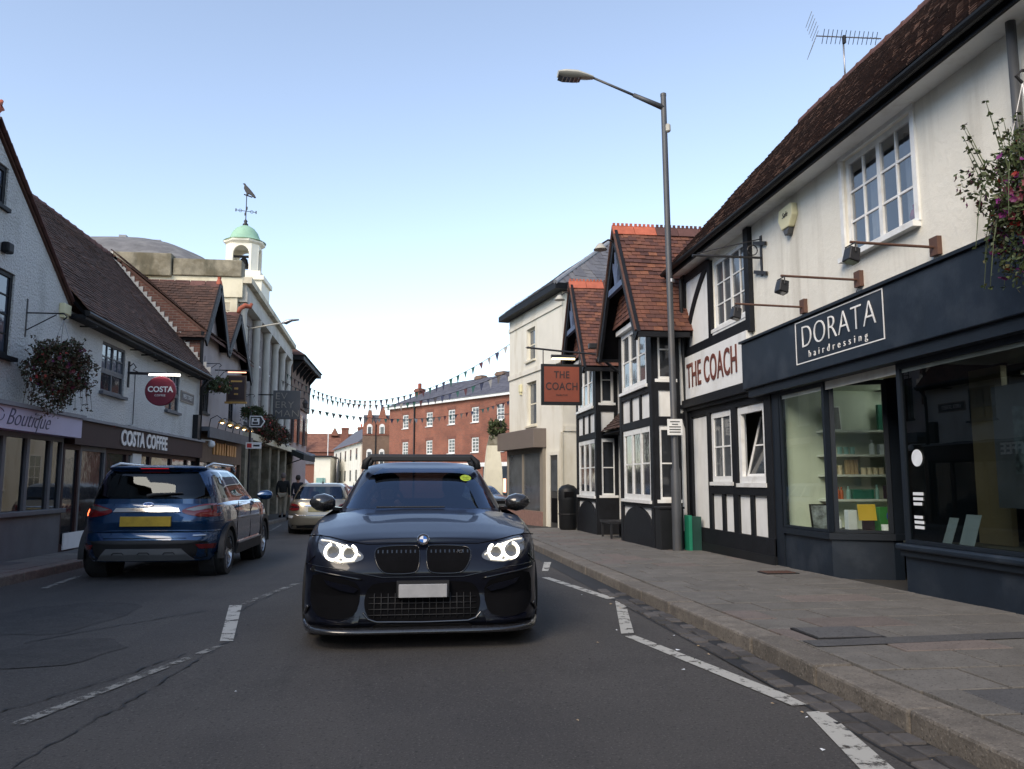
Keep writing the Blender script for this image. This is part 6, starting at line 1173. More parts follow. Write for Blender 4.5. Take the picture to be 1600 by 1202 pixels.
# headlights
hl = smooth_poly([(.785,.785),(.70,.782),(.56,.745),(.455,.69),(.43,.655),(.46,.630),(.56,.612),(.66,.620),(.74,.66),(.79,.72)], 2)
for H in (hl, mir(hl)):
    sg = 1 if H is hl else -1; h = B.patch('headlight', 'lamp_inner', H, off=.003)
    for (x, z, r) in ((.665,.695,.060),(.545,.688,.054)):
        y = B.surf(sg*x,z)-.012; th = math.atan2(B.surf(sg*(x+.04),z)-B.surf(sg*(x-.04),z), .08)
        ring = MB()
        pts = [(x*sg+r*math.cos(a), B.surf(x*sg+r*math.cos(a), z+r*.92*math.sin(a))-.016, z+r*.92*math.sin(a)) for a in np.linspace(math.pi*.62,math.pi*2.38,28)]
        ring.tube(pts, .0085, 8).build('light_ring', 'head_lit', h, smooth=True); MB().lathe([(r*.62,-.004),(r*.60,.02)], (sg*x,y,z), 20, 'y').build('projector', 'lamp_inner', h)
    B.line('light_brow', 'head_glow', [(sg*.46,.668),(sg*.56,.728),(sg*.70,.765),(sg*.77,.77)], .005, .012, parent=h); B.line('light_chin', 'head_glow', [(sg*.50,.636),(sg*.60,.626),(sg*.68,.645)], .008, .010, parent=h)
    B.patch('lens', 'lamp_glass', H, off=.034, parent=h, depth=-.012)
# lower bumper openings, blades, splitter, plate
low = smooth_poly([(-.33,.485),(.33,.485),(.40,.44),(.43,.34),(.40,.235),(.33,.205),(-.33,.205),(-.40,.235),(-.43,.34),(-.40,.44)], 2)
g = B.patch('lower_intake', 'black_matt', low, off=.006); B.line('intake_lip', 'dark_chrome', [(-.43,.27),(-.39,.225),(-.33,.205),(0,.20),(.33,.205),(.39,.225),(.43,.27)], .007, .02)
for i in range(15):
    x = -.35+.05*i; B.line('mesh_bar', 'plastic_black', [(x,.23),(x,.40)], .004, .014, parent=g, sub=2)
for j in range(4): B.line('mesh_bar', 'plastic_black', [(-.39,.25+.04*j),(.39,.25+.04*j)], .004, .013, parent=g, sub=6)
si = smooth_poly([(.45,.47),(.60,.515),(.80,.55),(.835,.45),(.82,.30),(.74,.225),(.52,.225),(.46,.30)], 1)
for S in (si, mir(si)):
    sg = 1 if S is si else -1; g = B.patch('side_intake', 'black_matt', S, off=.006)
    B.patch('intake_blade', 'bmw_paint', [(sg*.47,.43),(sg*.52,.455),(sg*.66,.485),(sg*.72,.50),(sg*.69,.46),(sg*.60,.425),(sg*.50,.405)], off=.02, parent=g); B.patch('lower_blade', 'bmw_paint', [(sg*.45,.245),(sg*.60,.205),(sg*.78,.235),(sg*.76,.20),(sg*.60,.165),(sg*.47,.18)], off=.022, parent=g); B.line('canard', 'carbon', [(sg*.84,.30),(sg*.88,.23)], .012, .03, parent=g)
P = []
for z, o in ((.165,.0),(.16,.05),(.145,.075),(.125,.07),(.118,.0)): P.append([(x, B.surf(x,.2)-o, z-.0) for x in np.linspace(-.90,.90,41)])
MB().grid(P).build('front_splitter', 'carbon', car, smooth=True); B.patch('splitter_panel', 'carbon', [(-.33,.185),(.33,.185),(.37,.165),(-.37,.165)], off=.012)
pl = MB().box(-.175,.175,-.028,-.018,.385,.48).build('number_plate', 'plate_white', car, bevel=.004); pl.location = (0,-.012,-.01)
MB().box(-.19,.19,-.018,.05,.375,.49).build('plate_holder', 'plastic_black', car)
B.line('bonnet_gap', 'black_matt', [(-.86,.80),(-.70,.793),(-.55,.762),(-.42,.742),(-.2,.745),(0,.742),(.2,.745),(.42,.742),(.55,.762),(.70,.793),(.86,.80)], .0045, .001)
for sg in (-1,1): B.line('bumper_gap', 'black_matt', [(sg*.80,.66),(sg*.86,.60),(sg*.91,.57)], .004, .001); B.line('intake_edge', 'gloss_black', [(sg*.44,.50),(sg*.60,.53),(sg*.83,.565)], .007, .004)
B.line('bumper_crease', 'gloss_black', [(-.86,.60),(-.6,.575),(-.40,.535),(-.3,.515),(.3,.515),(.40,.535),(.6,.575),(.86,.60)], .004, .002)
MB().lathe([(.022,-.002),(.022,.002)], (-.80,B.surf(-.80,.575)-.004,.57), 14, 'y').build('tow_cap', 'gloss_black', car)
# mirrors, wipers, roof carrier, sticker
for sg in (-1,1):
    m_ = MB(); P = []
    for l, h, d in ((0,.03,.03),(.03,.065,.06),(.10,.085,.09),(.17,.075,.085),(.215,.045,.06),(.235,.015,.02)): P.append([(sg*(.80+l), 1.70-.02+d*math.cos(a)*(1 if math.cos(a) > 0 else 1.2)*.9+.05*l, 1.01+h*math.sin(a)+.04*l) for a in np.linspace(0,2*math.pi,17)])
    m_.grid(P); m_.f += [tuple(range(16)), tuple(5*17+i for i in range(16))]; mo = m_.build('door_mirror', 'carbon', car, smooth=True, auto=50); MB().bar((sg*.74,1.66,.955),(sg*.84,1.68,.965),.05,.03).build('mirror_stalk', 'gloss_black', mo)
    MB().tube([(sg*.0-.3+.0*sg,1.21,.985),(sg*.30-.1,1.205,.985)],.008,6).build('wiper', 'plastic_black', car)
rk = thing('roof_carrier', (0,0,0), 'black roof carrier bars fixed across the roof of the black coupe', 'roof carrier')
for y in (2.05,2.75):
    pts = [(-.56,y,1.33),(-.55,y,1.40),(-.50,y,1.452),(.50,y,1.452),(.55,y,1.40),(.56,y,1.33)]; MB().tube(pts,[.035,.035,.028,.028,.035,.035],8).build('cross_bar', 'plastic_black', rk, smooth=True)
MB().box(-.49,.49,1.94,2.0,1.405,1.462).build('wind_deflector', 'plastic_black', rk, bevel=.012)
B.patch('parking_sticker', 'sticker_green', [(.425+.055*math.cos(a),1.245+.03*math.sin(a)) for a in np.linspace(0,6.283,20)[:-1]], off=.003, cab=True, depth=.001, sub=1)
for k in range(2): B.line('sticker_text', 'ink', [(.395,1.252-.02*k),(.455,1.252-.02*k)], .003, .006, cab=True, sub=2)
# cabin fittings: wheel, dash, seats, driver's hand
MB().box(-.66,.66,1.38,1.75,.84,.945).build('dashboard', 'interior', car, bevel=.03); MB().tube([(-.34+.17*math.cos(a),1.86+.06*math.sin(a),1.00+.155*math.sin(a)) for a in np.linspace(0,2*math.pi,25)],.014,8).build('steering_wheel', 'interior', car, smooth=True)
for x in (-.34,.34): MB().lathe([(.22,0),(.24,.2),(.2,.5),(.09,.56),(.12,.62),(.12,.75),(.06,.80)], (x,2.45,.5), 14).build('seat', 'interior', car, smooth=True)
car.location = (.085, 6.02, G(6.8)); rk.location = car.location
# ---- blue compact suv, seen from behind
def placed(o, x, y, rz): o.location = (x, y, G(y)); o.rotation_euler = (0,0,rz)
fd = bpy.data.objects.new('blue_suv', None); link(fd); tag(fd, 'metallic blue compact SUV with roof rails seen from behind, a rear lamp glowing', 'car'); ORG[fd.name] = Vector((0,0,0))
F = Car(fd, 'ford_paint', 4.1, [(0,.10,3.98,.82),(.12,.02,4.06,.86),(.3,.0,4.10,.88),(.42,.02,4.06,.882),(.48,.03,4.03,.88),(.65,.04,4.05,.885),(.8,.05,4.03,.875),(.92,.10,3.99,.85),(1,.18,3.95,.80)],
    .27, [(0,.86),(.3,.93),(1.0,1.02),(1.5,1.04),(3.0,1.06),(4.1,1.08)], [(0,.03),(.5,.06),(1.2,.07),(4,.02)],
    [(1.02,.95,3.98,.815),(1.12,1.2,3.97,.79),(1.28,1.62,3.91,.74),(1.42,1.95,3.84,.69),(1.5,2.2,3.76,.63),(1.535,2.45,3.62,.55)], nf=4.5, nr=5.5, gnf=4.5, gnr=5.5)
WF = [(.83,.33),(3.35,.33)]
F.body(WF, .36); F.top(.18,1.2,'bonnet'); F.top(3.0,3.95,'tailgate_shelf'); F.cabin([(1.35,2.05),(2.15,2.95),(3.05,3.5)], 1.10, 1.46, glassm='car_glass_dark')
MB().box(-.74,.74,1.2,3.85,.6,1.0).build('cabin_floor', 'interior', fd)
for sg in (-1,1):
    for wy, wz in WF: wheel(fd, sg*.752, wy, .335, .215, sg, 'alloy', 5); arch(fd, sg*.868, wy, .335, .395, 'plastic_black', .07, sg, .010); MB().lathe([(.39,-.1),(.39,.1)], (sg*.66,wy,.335), 24, 'x').build('wheel_well', 'interior', fd)
    MB().prism([(sg*.86,1.22,.27),(sg*.885,1.22,.42),(sg*.885,2.96,.42),(sg*.86,2.96,.27)], (sg*.012,0,0)).build('sill_cladding', 'plastic_black', fd); MB().box(sg*.885-.012,sg*.885+.016,1.25,2.95,.425,.445).build('sill_trim', 'chrome', fd)
    rl = MB().tube([(sg*.60,1.95,1.49),(sg*.60,2.15,1.565),(sg*.595,3.3,1.58),(sg*.58,3.65,1.52)],.02,8).build('roof_rail', 'alloy', fd, smooth=True)
    P = []
    for l, h in ((0,.03),(.04,.07),(.14,.08),(.2,.06),(.225,.02)): P.append([(sg*(.84+l), 1.35+.05*math.cos(a), 1.10+h*math.sin(a)) for a in np.linspace(0,2*math.pi,13)])
    mm = MB().grid(P); mm.f += [tuple(range(12)), tuple(52+i for i in range(12))]; mm.build('door_mirror', 'gold_paint' if False else 'ford_paint', fd, smooth=True, auto=50)
    for y in (1.95,2.8): MB().box(sg*.885-.01,sg*.885+.035,y,y+.18,.95,.98).build('door_handle', 'ford_paint', fd, bevel=.008)
    for y in (1.25,2.08,2.98): MB().box(sg*.880-.004,sg*.8845+.004 if sg > 0 else sg*.8805+.004,y,y+.008,.46,1.04).build('door_gap', 'black_matt', fd)
rv = lambda L_: L_
tl = smooth_poly([(.885,1.02),(.70,1.035),(.50,.985),(.40,.945),(.44,.90),(.58,.865),(.74,.85),(.885,.86)], 1)
for Tl in (tl, mir(tl)):
    sg = 1 if Tl is tl else -1; g = F.patch('tail_lamp', 'lamp_red', Tl, off=.012, front=False); F.patch('reversing_lens', 'lamp_inner', [(sg*.45,.955),(sg*.60,.995),(sg*.72,1.01),(sg*.72,.965),(sg*.55,.935)], off=.016, front=False, parent=g)
    if sg > 0: F.patch('lit_lens', 'brake_lit', [(.76,.96),(.88,.96),(.88,.868),(.78,.868)], off=.020, front=False, parent=g)
F.patch('chrome_bar', 'chrome', [(-.40,.925),(-.37,.975),(.37,.975),(.40,.925)], off=.022, front=False); F.patch('plate_recess', 'ford_paint', smooth_poly([(-.46,.91),(.46,.91),(.38,.70),(-.38,.70)],1), off=.004, front=False); MB().box(-.30,.30,4.055,4.085,.735,.865).build('number_plate', 'plate_yellow', fd, bevel=.004)
F.patch('oval_badge', 'chrome', [(.062*math.cos(a),1.025+.026*math.sin(a)) for a in np.linspace(0,6.283,22)[:-1]], off=.016, front=False, sub=1); F.patch('badge_field', 'badge_blue', [(.054*math.cos(a),1.025+.020*math.sin(a)) for a in np.linspace(0,6.283,22)[:-1]], off=.019, front=False, sub=1)
tx = text('Ford', .034, (0,F.surf(0,1.025,False)+.021,1.025), (-1,0,0), (0,0,1), 'badge_white', fd, .003, name='badge_script', shear=.3)
F.patch('lower_bumper', 'plastic_black', [(-.865,.53),(-.5,.555),(.5,.555),(.865,.53),(.85,.30),(-.85,.30)], off=.012, front=False, rings=6, sub=8); F.patch('skid_plate', 'skid_grey', [(-.44,.445),(.44,.445),(.58,.285),(-.58,.285)], off=.034, front=False, sub=8)
for k in (-1,0,1): F.line('skid_slot', 'plastic_black', [(k*.3-.07,.37),(k*.3-.05,.395),(k*.3+.05,.395),(k*.3+.07,.37)], .006, .036, front=False, sub=2)
for sg in (-1,1): F.patch('reflector', 'lamp_red', [(sg*.60,.50),(sg*.80,.495),(sg*.78,.43),(sg*.64,.44)], off=.026, front=False)
F.line('tailgate_crease', 'ford_paint', [(-.82,.66),(-.4,.675),(.4,.675),(.82,.66)], .012, .004, front=False); F.line('tailgate_gap', 'black_matt', [(-.80,.58),(.80,.58)], .005, .003, front=False); F.patch('model_script', 'alloy', [(-.70,.625),(-.56,.625),(-.56,.605),(-.70,.605)], off=.012, front=False)
sp_ = MB(); P = [[(x, F.gsurf(x,1.50,False)+o-.0, z-.03*abs(x)**2) for x in np.linspace(-.60,.60,21)] for o, z in ((-.12,1.545),(.06,1.535),(.085,1.515),(.03,1.495))]; sp_.grid(P).build('roof_spoiler', 'ford_paint', fd, smooth=True); F.line('high_brake_lamp', 'led_red', [(-.17,1.507),(.17,1.507)], .012, .075, front=False, cab=True)
MB().tube([(.02,F.gsurf(0,1.12,False)+.02,1.13),(-.05,F.gsurf(.1,1.15,False)+.025,1.15),(-.40,F.gsurf(.3,1.16,False)+.02,1.175)],[.03,.026,.008],6).build('rear_wiper', 'plastic_black', fd)
for x in (-.36,.36): MB().lathe([(.2,0),(.22,.2),(.19,.5),(.08,.55),(.12,.6),(.12,.72),(.05,.76)], (x,2.3,.55), 12).build('seat', 'interior', fd, smooth=True)
placed(fd, -3.43, 15.2, math.pi); fd.location.z = G(13.0)-.01; fd.scale = (1.05,1.03,.98)
# ---- gold estate, seen from behind
def estate(name, label, paint, x, y, rz, plate='plate_pale', det=True, sc_=1.0):
    r = bpy.data.objects.new(name, None); link(r); tag(r, label, 'car'); ORG[r.name] = Vector((0,0,0))
    E = Car(r, paint, 4.8, [(0,.08,4.68,.84),(.15,.02,4.78,.89),(.4,.0,4.80,.905),(.6,.03,4.77,.905),(.8,.06,4.73,.89),(.93,.12,4.69,.86),(1,.2,4.64,.80)], .2, [(0,.68),(.4,.78),(1.2,.90),(2,.93),(4.8,.98)], [(0,.03),(.6,.06),(1.3,.07),(4.8,.02)],
        [(.92,1.2,4.66,.79),(1.02,1.45,4.62,.76),(1.2,1.85,4.48,.68),(1.33,2.15,4.36,.62),(1.40,2.4,4.2,.54)], nr=5.5, gnr=5.5, NP=160)
    W = [(.85,.32),(3.75,.32)]; E.body(W, .34, 18); E.top(.2,1.4,'bonnet',20,17); E.top(3.6,4.64,'boot_shelf',10,17); E.cabin([(1.75,2.6),(2.7,3.4),(3.5,4.2)], .99, 1.32, NZ=14); MB().box(-.72,.72,1.5,4.5,.5,.9).build('cabin_floor', 'interior', r)
    for sg in (-1,1):
        for wy, wz in W: wheel(r, sg*.78, wy, .32, .22, sg, 'alloy', 5, False); MB().lathe([(.36,-.1),(.36,.1)], (sg*.66,wy,.32), 20, 'x').build('wheel_well', 'interior', r)
        MB().box(sg*.86-.03,sg*.86+.16*sg if sg > 0 else sg*.86+.03,1.75,1.83,.95,1.07).build('door_mirror', paint, r, bevel=.02)
    t_ = smooth_poly([(.885,.88),(.66,.88),(.52,.84),(.50,.74),(.56,.69),(.885,.70)], 1)
    for Q in (t_, mir(t_)): g = E.patch('tail_lamp', 'lamp_red', Q, off=.012, front=False); E.patch('lamp_band', 'lamp_dark', [((q[0]),(q[1]-.79)*.3+.79) for q in Q], off=.016, front=False, parent=g)
    E.patch('chrome_strip', 'chrome', [(-.36,.835),(.36,.835),(.36,.812),(-.36,.812)], off=.02, front=False); MB().box(-.27,.27,4.77,4.795,.665,.785).build('number_plate', plate, r, bevel=.004); E.line('bumper_strip', 'chrome', [(-.84,.60),(-.6,.60),(-.56,.57),(.56,.57),(.6,.60),(.84,.60)], .009, .012, front=False); E.patch('bumper_valance', 'plastic_black', [(-.7,.32),(.7,.32),(.74,.22),(-.74,.22)], off=.01, front=False)
    for sg in (-1,1): E.patch('bumper_reflector', 'badge_white', [(sg*.66,.56),(sg*.84,.57),(sg*.84,.50),(sg*.70,.49)], off=.012, front=False)
    MB().tube([(0,E.gsurf(0,1.03,False)+.02,1.03),(-.05,E.gsurf(.1,1.04,False)+.02,1.045),(-.42,E.gsurf(.3,1.06,False)+.02,1.07)],[.03,.026,.008],6).build('rear_wiper', 'plastic_black', r); MB().lathe([(.03,0),(.012,.06),(.004,.16)], (0,3.9,1.415), 8).build('aerial', 'plastic_black', r)
    hl_ = smooth_poly([(.86,.70),(.6,.70),(.5,.62),(.6,.56),(.86,.6)],1)
    for Q in (hl_, mir(hl_)): E.patch('headlight', 'lamp_inner', Q, off=.01)
    E.patch('front_grille', 'black_matt', [(-.4,.68),(.4,.68),(.34,.52),(-.34,.52)], off=.008); E.patch('front_intake', 'black_matt', [(-.6,.42),(.6,.42),(.55,.28),(-.55,.28)], off=.008)
    for xx in (-.36,.36): MB().lathe([(.2,0),(.2,.4),(.08,.48),(.12,.54),(.12,.64),(.05,.68)], (xx,2.5,.5), 10).build('seat', 'interior', r, smooth=True)
    placed(r, x, y, rz); return r
estate('gold_estate_car', 'pale gold estate car seen from behind near the far pavement edge', 'gold_paint', -2.48, 26.8, math.pi)
estate('red_car', 'dark red car ahead of the pale gold estate car', 'red_paint', -1.95, 37.5, math.pi-.12)
estate('grey_parked_car', 'dark grey car parked beyond the cream house', 'grey_paint', 4.3, 40, .25)
# ------------------------------------------------------------------ street behind the viewpoint (seen in reflections)
for (nm, x0, x1, n, m, lab) in (('brick_terrace', 5.05, 11, -1, 'brick_brown', 'plain brick terrace adjoining the hairdresser on the side away from the pub'), ('rendered_terrace', -11, -6.05, 1, 'roughcast', 'pale rendered terrace adjoining the gabled boutique building')):
    xf = x0 if n < 0 else x1; ye = 2.4 if n < 0 else 8.7; t = thing(nm, (xf,-9,0), lab, 'building'); fr = Fr((xf,0,0),(0,1,0),(n,0,0))
    MB().box(x0,x1,-26,ye,-.1,6.2).build('wall', m, t); xm_ = (x0+x1)/2
    MB().prism([(x0-.3,-26.2,6.2),(xm_,-26.2,9.2),(x1+.3,-26.2,6.2)], (0,ye+26.2,0)).build('roof', 'tile_end', t)
    for k in range(9):
        s = -24+k*3.4
        if s+.7 > ye: continue
        window(fr, t, s-.6,s+.6,3.6,5.2, nx=2, nz=2, d=.05, pane='glass_mid', sill=.12); fr.bx('shop_pane', 'glass_dark', t, s-1.2,s+1.2,0,.04,.7,2.6); fr.bx('shop_board', 'stall_grey', t, s-1.5,s+1.5,0,.12,2.6,3.1)
t = thing('square_side_house', (9,39,-.5), 'cream house standing back beyond the cream town house around the square', 'building'); fr = Fr((6.9,0,0),(0,1,0),(-1,0,0))
MB().box(6.9,13,30,49,-.6,7).build('wall', 'render_cream', t); MB().prism([(6.6,29.8,7),(10,29.8,10),(13.4,29.8,7)], (0,19.4,0)).build('roof', 'tile_end', t)
for k in range(5):
    for z in (.8,3.9): window(fr, t, 31.5+3.6*k,32.8+3.6*k,z,z+1.7, nx=2, nz=3, d=.05, pane='glass_mid', sill=.1)
# ------------------------------------------------------------------ hanging baskets and window boxes
def basket(name, c, rad, drop, lab, leafm, petals, n=2600, seed=1, wall=None, lift=.5, leaf=.035, ch=True, group=None, flat=1.0, nf=160, fl=.04, bare=0):
    r = random.Random(seed); c = Vector(c); t = thing(name, c, lab, 'hanging basket' if name == 'hanging_basket' else 'planter', group)
    if name == 'hanging_basket': MB().lathe([(.03,-.20),(.16,-.16),(.23,-.05),(.25,.02),(.22,.02)], c, 16).build('bowl', 'coir', t, smooth=True)
    else: MB().box(c.x-.12,c.x+.12,c.y-rad*flat,c.y+rad*flat,c.z-.18,c.z).build('trough', 'coir', t)
    def pt():
        while True:
            d = Vector((r.gauss(0,1),r.gauss(0,1),r.gauss(0,1))).normalized(); q = r.uniform(.35,1.0)**.5
            p = Vector((d.x*rad*q, d.y*rad*q*flat, d.z*(lift if d.z > 0 else drop)*q)); bul = 1+.55*noise.noise(Vector((d.x*1.7+seed,d.y*1.7,d.z*1.7)))
            if noise.noise(Vector((p.x*7,p.y*7,p.z*7+seed))) > bare-.55: return c+p*bul, d
    lm = MB()
    for i in range(n):
        p, d = pt(); u = (d+Vector((r.gauss(0,.8),r.gauss(0,.8),r.gauss(0,.8)))).normalized(); v = u.cross(Vector((r.gauss(0,1),r.gauss(0,1),r.gauss(0,1)))).normalized(); s = leaf*r.uniform(.5,1.3)
        lm.add([p-u*s,p-v*s*.5+d*s*.15,p+u*s,p+v*s*.5+d*s*.15],[(0,1,2,3)])
    lm.build('foliage', leafm, t, recalc=False, kind='stuff')
    # trailing stems
    sm = MB()
    for i in range(44):
        a = r.uniform(0,6.28); k = r.uniform(.7,1.2); p0 = c+Vector((math.cos(a)*rad*k*.7,math.sin(a)*rad*k*.7*flat,r.uniform(-.1,lift*.6))); up_ = r.random() < .45
        pts = [p0+Vector((math.cos(a)*.3*rad*u_,math.sin(a)*.3*rad*u_,(u_*lift*.55 if up_ else -u_*u_*drop*.9))) for u_ in (0,.35,.7,1)]; sm.tube(pts,[.006,.005,.004,.002],4)
        for q in pts[1:]:
            for _ in range(5): w_ = Vector((r.gauss(0,1),r.gauss(0,1),r.gauss(0,1))).normalized()*leaf; x_ = w_.cross(Vector((r.gauss(0,1),r.gauss(0,1),1))).normalized()*leaf*.5; sm.add([q,q+w_*.6+x_,q+w_*1.4,q+w_*.6-x_],[(0,1,2,3)])
    sm.build('trailing_stems', leafm, t, recalc=False, kind='stuff')
    for pm, frac in petals:
        fm = MB()
        for i in range(int(nf*frac)):
            p, d = pt(); p = c+(p-c)*r.uniform(.95,1.12); s = fl*r.uniform(.6,1.15); a = d.cross(Vector((0,0,1)) if abs(d.z) < .9 else Vector((1,0,0))).normalized(); b = d.cross(a)
            base = len(fm.v); fm.v.append(tuple(p-d*s*.25))
            for k in range(10): th = 2*math.pi*k/10; rr = s*(1 if k%2 else .68); fm.v.append(tuple(p+(a*math.cos(th)+b*math.sin(th))*rr+d*s*.15*(k%2)))
            for k in range(10): fm.f.append((base,base+1+k,base+1+(k+1)%10))
        fm.build('flowers', pm, t, recalc=False, kind='stuff')
    if wall is not None and ch:
        top = c+Vector((0,0,lift+.42)); wx = wall
        MB().tube([(wx,c.y,top.z),(c.x,c.y,top.z),(c.x+(.05 if wx < c.x else -.05),c.y,top.z-.05),(c.x,c.y,top.z-.1)],.012,6).tube([(wx,c.y,top.z-.28),(c.x-(c.x-wx)*.2,c.y,top.z-.02)],.009,6).build('wall_arm', 'iron', t); MB().bar((wx,c.y,top.z-.38),(wx,c.y,top.z+.22),.035,.02).build('wall_plate', 'iron', t)
        for k in range(3): a = k*2.1; MB().tube([(c.x,c.y,top.z-.1),c+Vector((.24*math.cos(a),.24*math.sin(a),0))],.004,4).build('chain', 'steel', t)
basket('hanging_basket', (4.62,5.32,3.30), .40, .56, 'big basket of purple petunias and red geraniums on the white hairdresser wall', 'leaf', [('petal_purple',.6),('petal_maroon',.28),('petal_red',.12)], 4600, 3, wall=5.0, lift=.62, leaf=.024, nf=420, fl=.034, bare=.06)
basket('hanging_basket', (-5.45,13.05,2.95), .43, .66, 'large drooping basket of maroon and red flowers on the white gable wall', 'leaf_autumn', [('petal_maroon',.6),('petal_red',.25),('petal_purple',.15)], 6000, 5, wall=-6.0, lift=.42, leaf=.03, nf=230, fl=.035, bare=.05)
basket('hanging_basket', (-5.72,24.3,4.0), .34, .22, 'small green basket beside the leaded window of the grey gable', 'leaf', [('petal_red',1)], 1500, 6, wall=-6.15, lift=.22, leaf=.04, nf=20)
basket('hanging_basket', (-5.55,28.6,3.55), .36, .24, 'small green basket between the brown hanging board and the arrow sign', 'leaf', [('petal_red',1)], 1500, 7, wall=-6.15, lift=.22, leaf=.04, nf=16)
basket('flower_trough', (-5.95,33.4,3.35), .5, .55, 'long trough of red flowers on the hall ledge beside the arrow sign', 'leaf_autumn', [('petal_red',.5),('petal_maroon',.5)], 2600, 8, lift=.5, leaf=.05, flat=2.6, nf=220, fl=.06)
basket('flower_trough', (-6.15,37.6,3.3), .5, .5, 'long trough of red flowers on the hall ledge behind the cinema sign', 'leaf_autumn', [('petal_red',.5),('petal_maroon',.5)], 2600, 9, lift=.45, leaf=.05, flat=2.6, nf=220, fl=.06)
basket('hanging_basket', (2.85,27.4,3.0), .3, .3, 'dark hanging basket on the far corner of the cream house', 'leaf', [('petal_maroon',1)], 1000, 10, lift=.3, leaf=.05, nf=20, ch=False)
MB().tube([(3.3,27.35,3.5),(2.85,27.4,3.45),(2.85,27.4,3.0)],.015,6).build('wall_arm', 'iron', [o for o in bpy.data.objects if o.get('label','').startswith('dark hanging basket')][0])
# ------------------------------------------------------------------ bunting
def bunting(lab, a, b, sag, n, sz, seed):
    r = random.Random(seed); a, b = Vector(a), Vector(b); t = thing('bunting', (a+b)/2, lab, 'bunting', 'strings of bunting across the street'); P = [a.lerp(b,k/40)-Vector((0,0,4*sag*(k/40)*(1-k/40))) for k in range(41)]
    MB().tube(P,.012,4).build('cord', 'iron', t); d = (b-a); d.z = 0; d.normalize()
    fm = {}
    for k in range(n):
        u = (k+.5)/n; p = a.lerp(b,u)-Vector((0,0,4*sag*u*(1-u))); w_ = sz*r.uniform(.38,.5); h = sz*r.uniform(.85,1.15); sw = Vector((0,r.uniform(-.12,.12),0)); tw = d*math.cos(.4)+Vector((0,r.uniform(-.5,.5),0))
        f = MB().add([p-tw*w_,p+tw*w_,p+sw-Vector((0,0,h))+d*r.uniform(-.05,.05),p+Vector((0,.012,-.02)),],[(0,1,2),(0,3,1)]); f.build('pennant', r.choice(FLAGS), t, recalc=False)
FLAGS = []
for i, c_ in enumerate(((.035,.045,.09),(.09,.035,.045),(.28,.28,.28),(.03,.10,.09),(.06,.06,.075),(.12,.11,.10))): mat('pennant_%s' % ('navy','wine','white','teal','slate','grey')[i], c_, .8); FLAGS.append('pennant_%s' % ('navy','wine','white','teal','slate','grey')[i])
bunting('higher string of dark pennants sagging from the hall to the cream house eaves', (-6.9,44,7.0), (3.3,27.4,5.95), 1.75, 40, .30, 1)
bunting('lower twin string of dark pennants sagging from the hall to the cream house', (-6.8,42,6.35), (3.35,27.2,5.0), 1.25, 38, .28, 2)
bunting('thin string of small pennants crossing in front of the red brick building', (-7.2,50,5.8), (9.5,60,8.2), 1.5, 42, .32, 3)
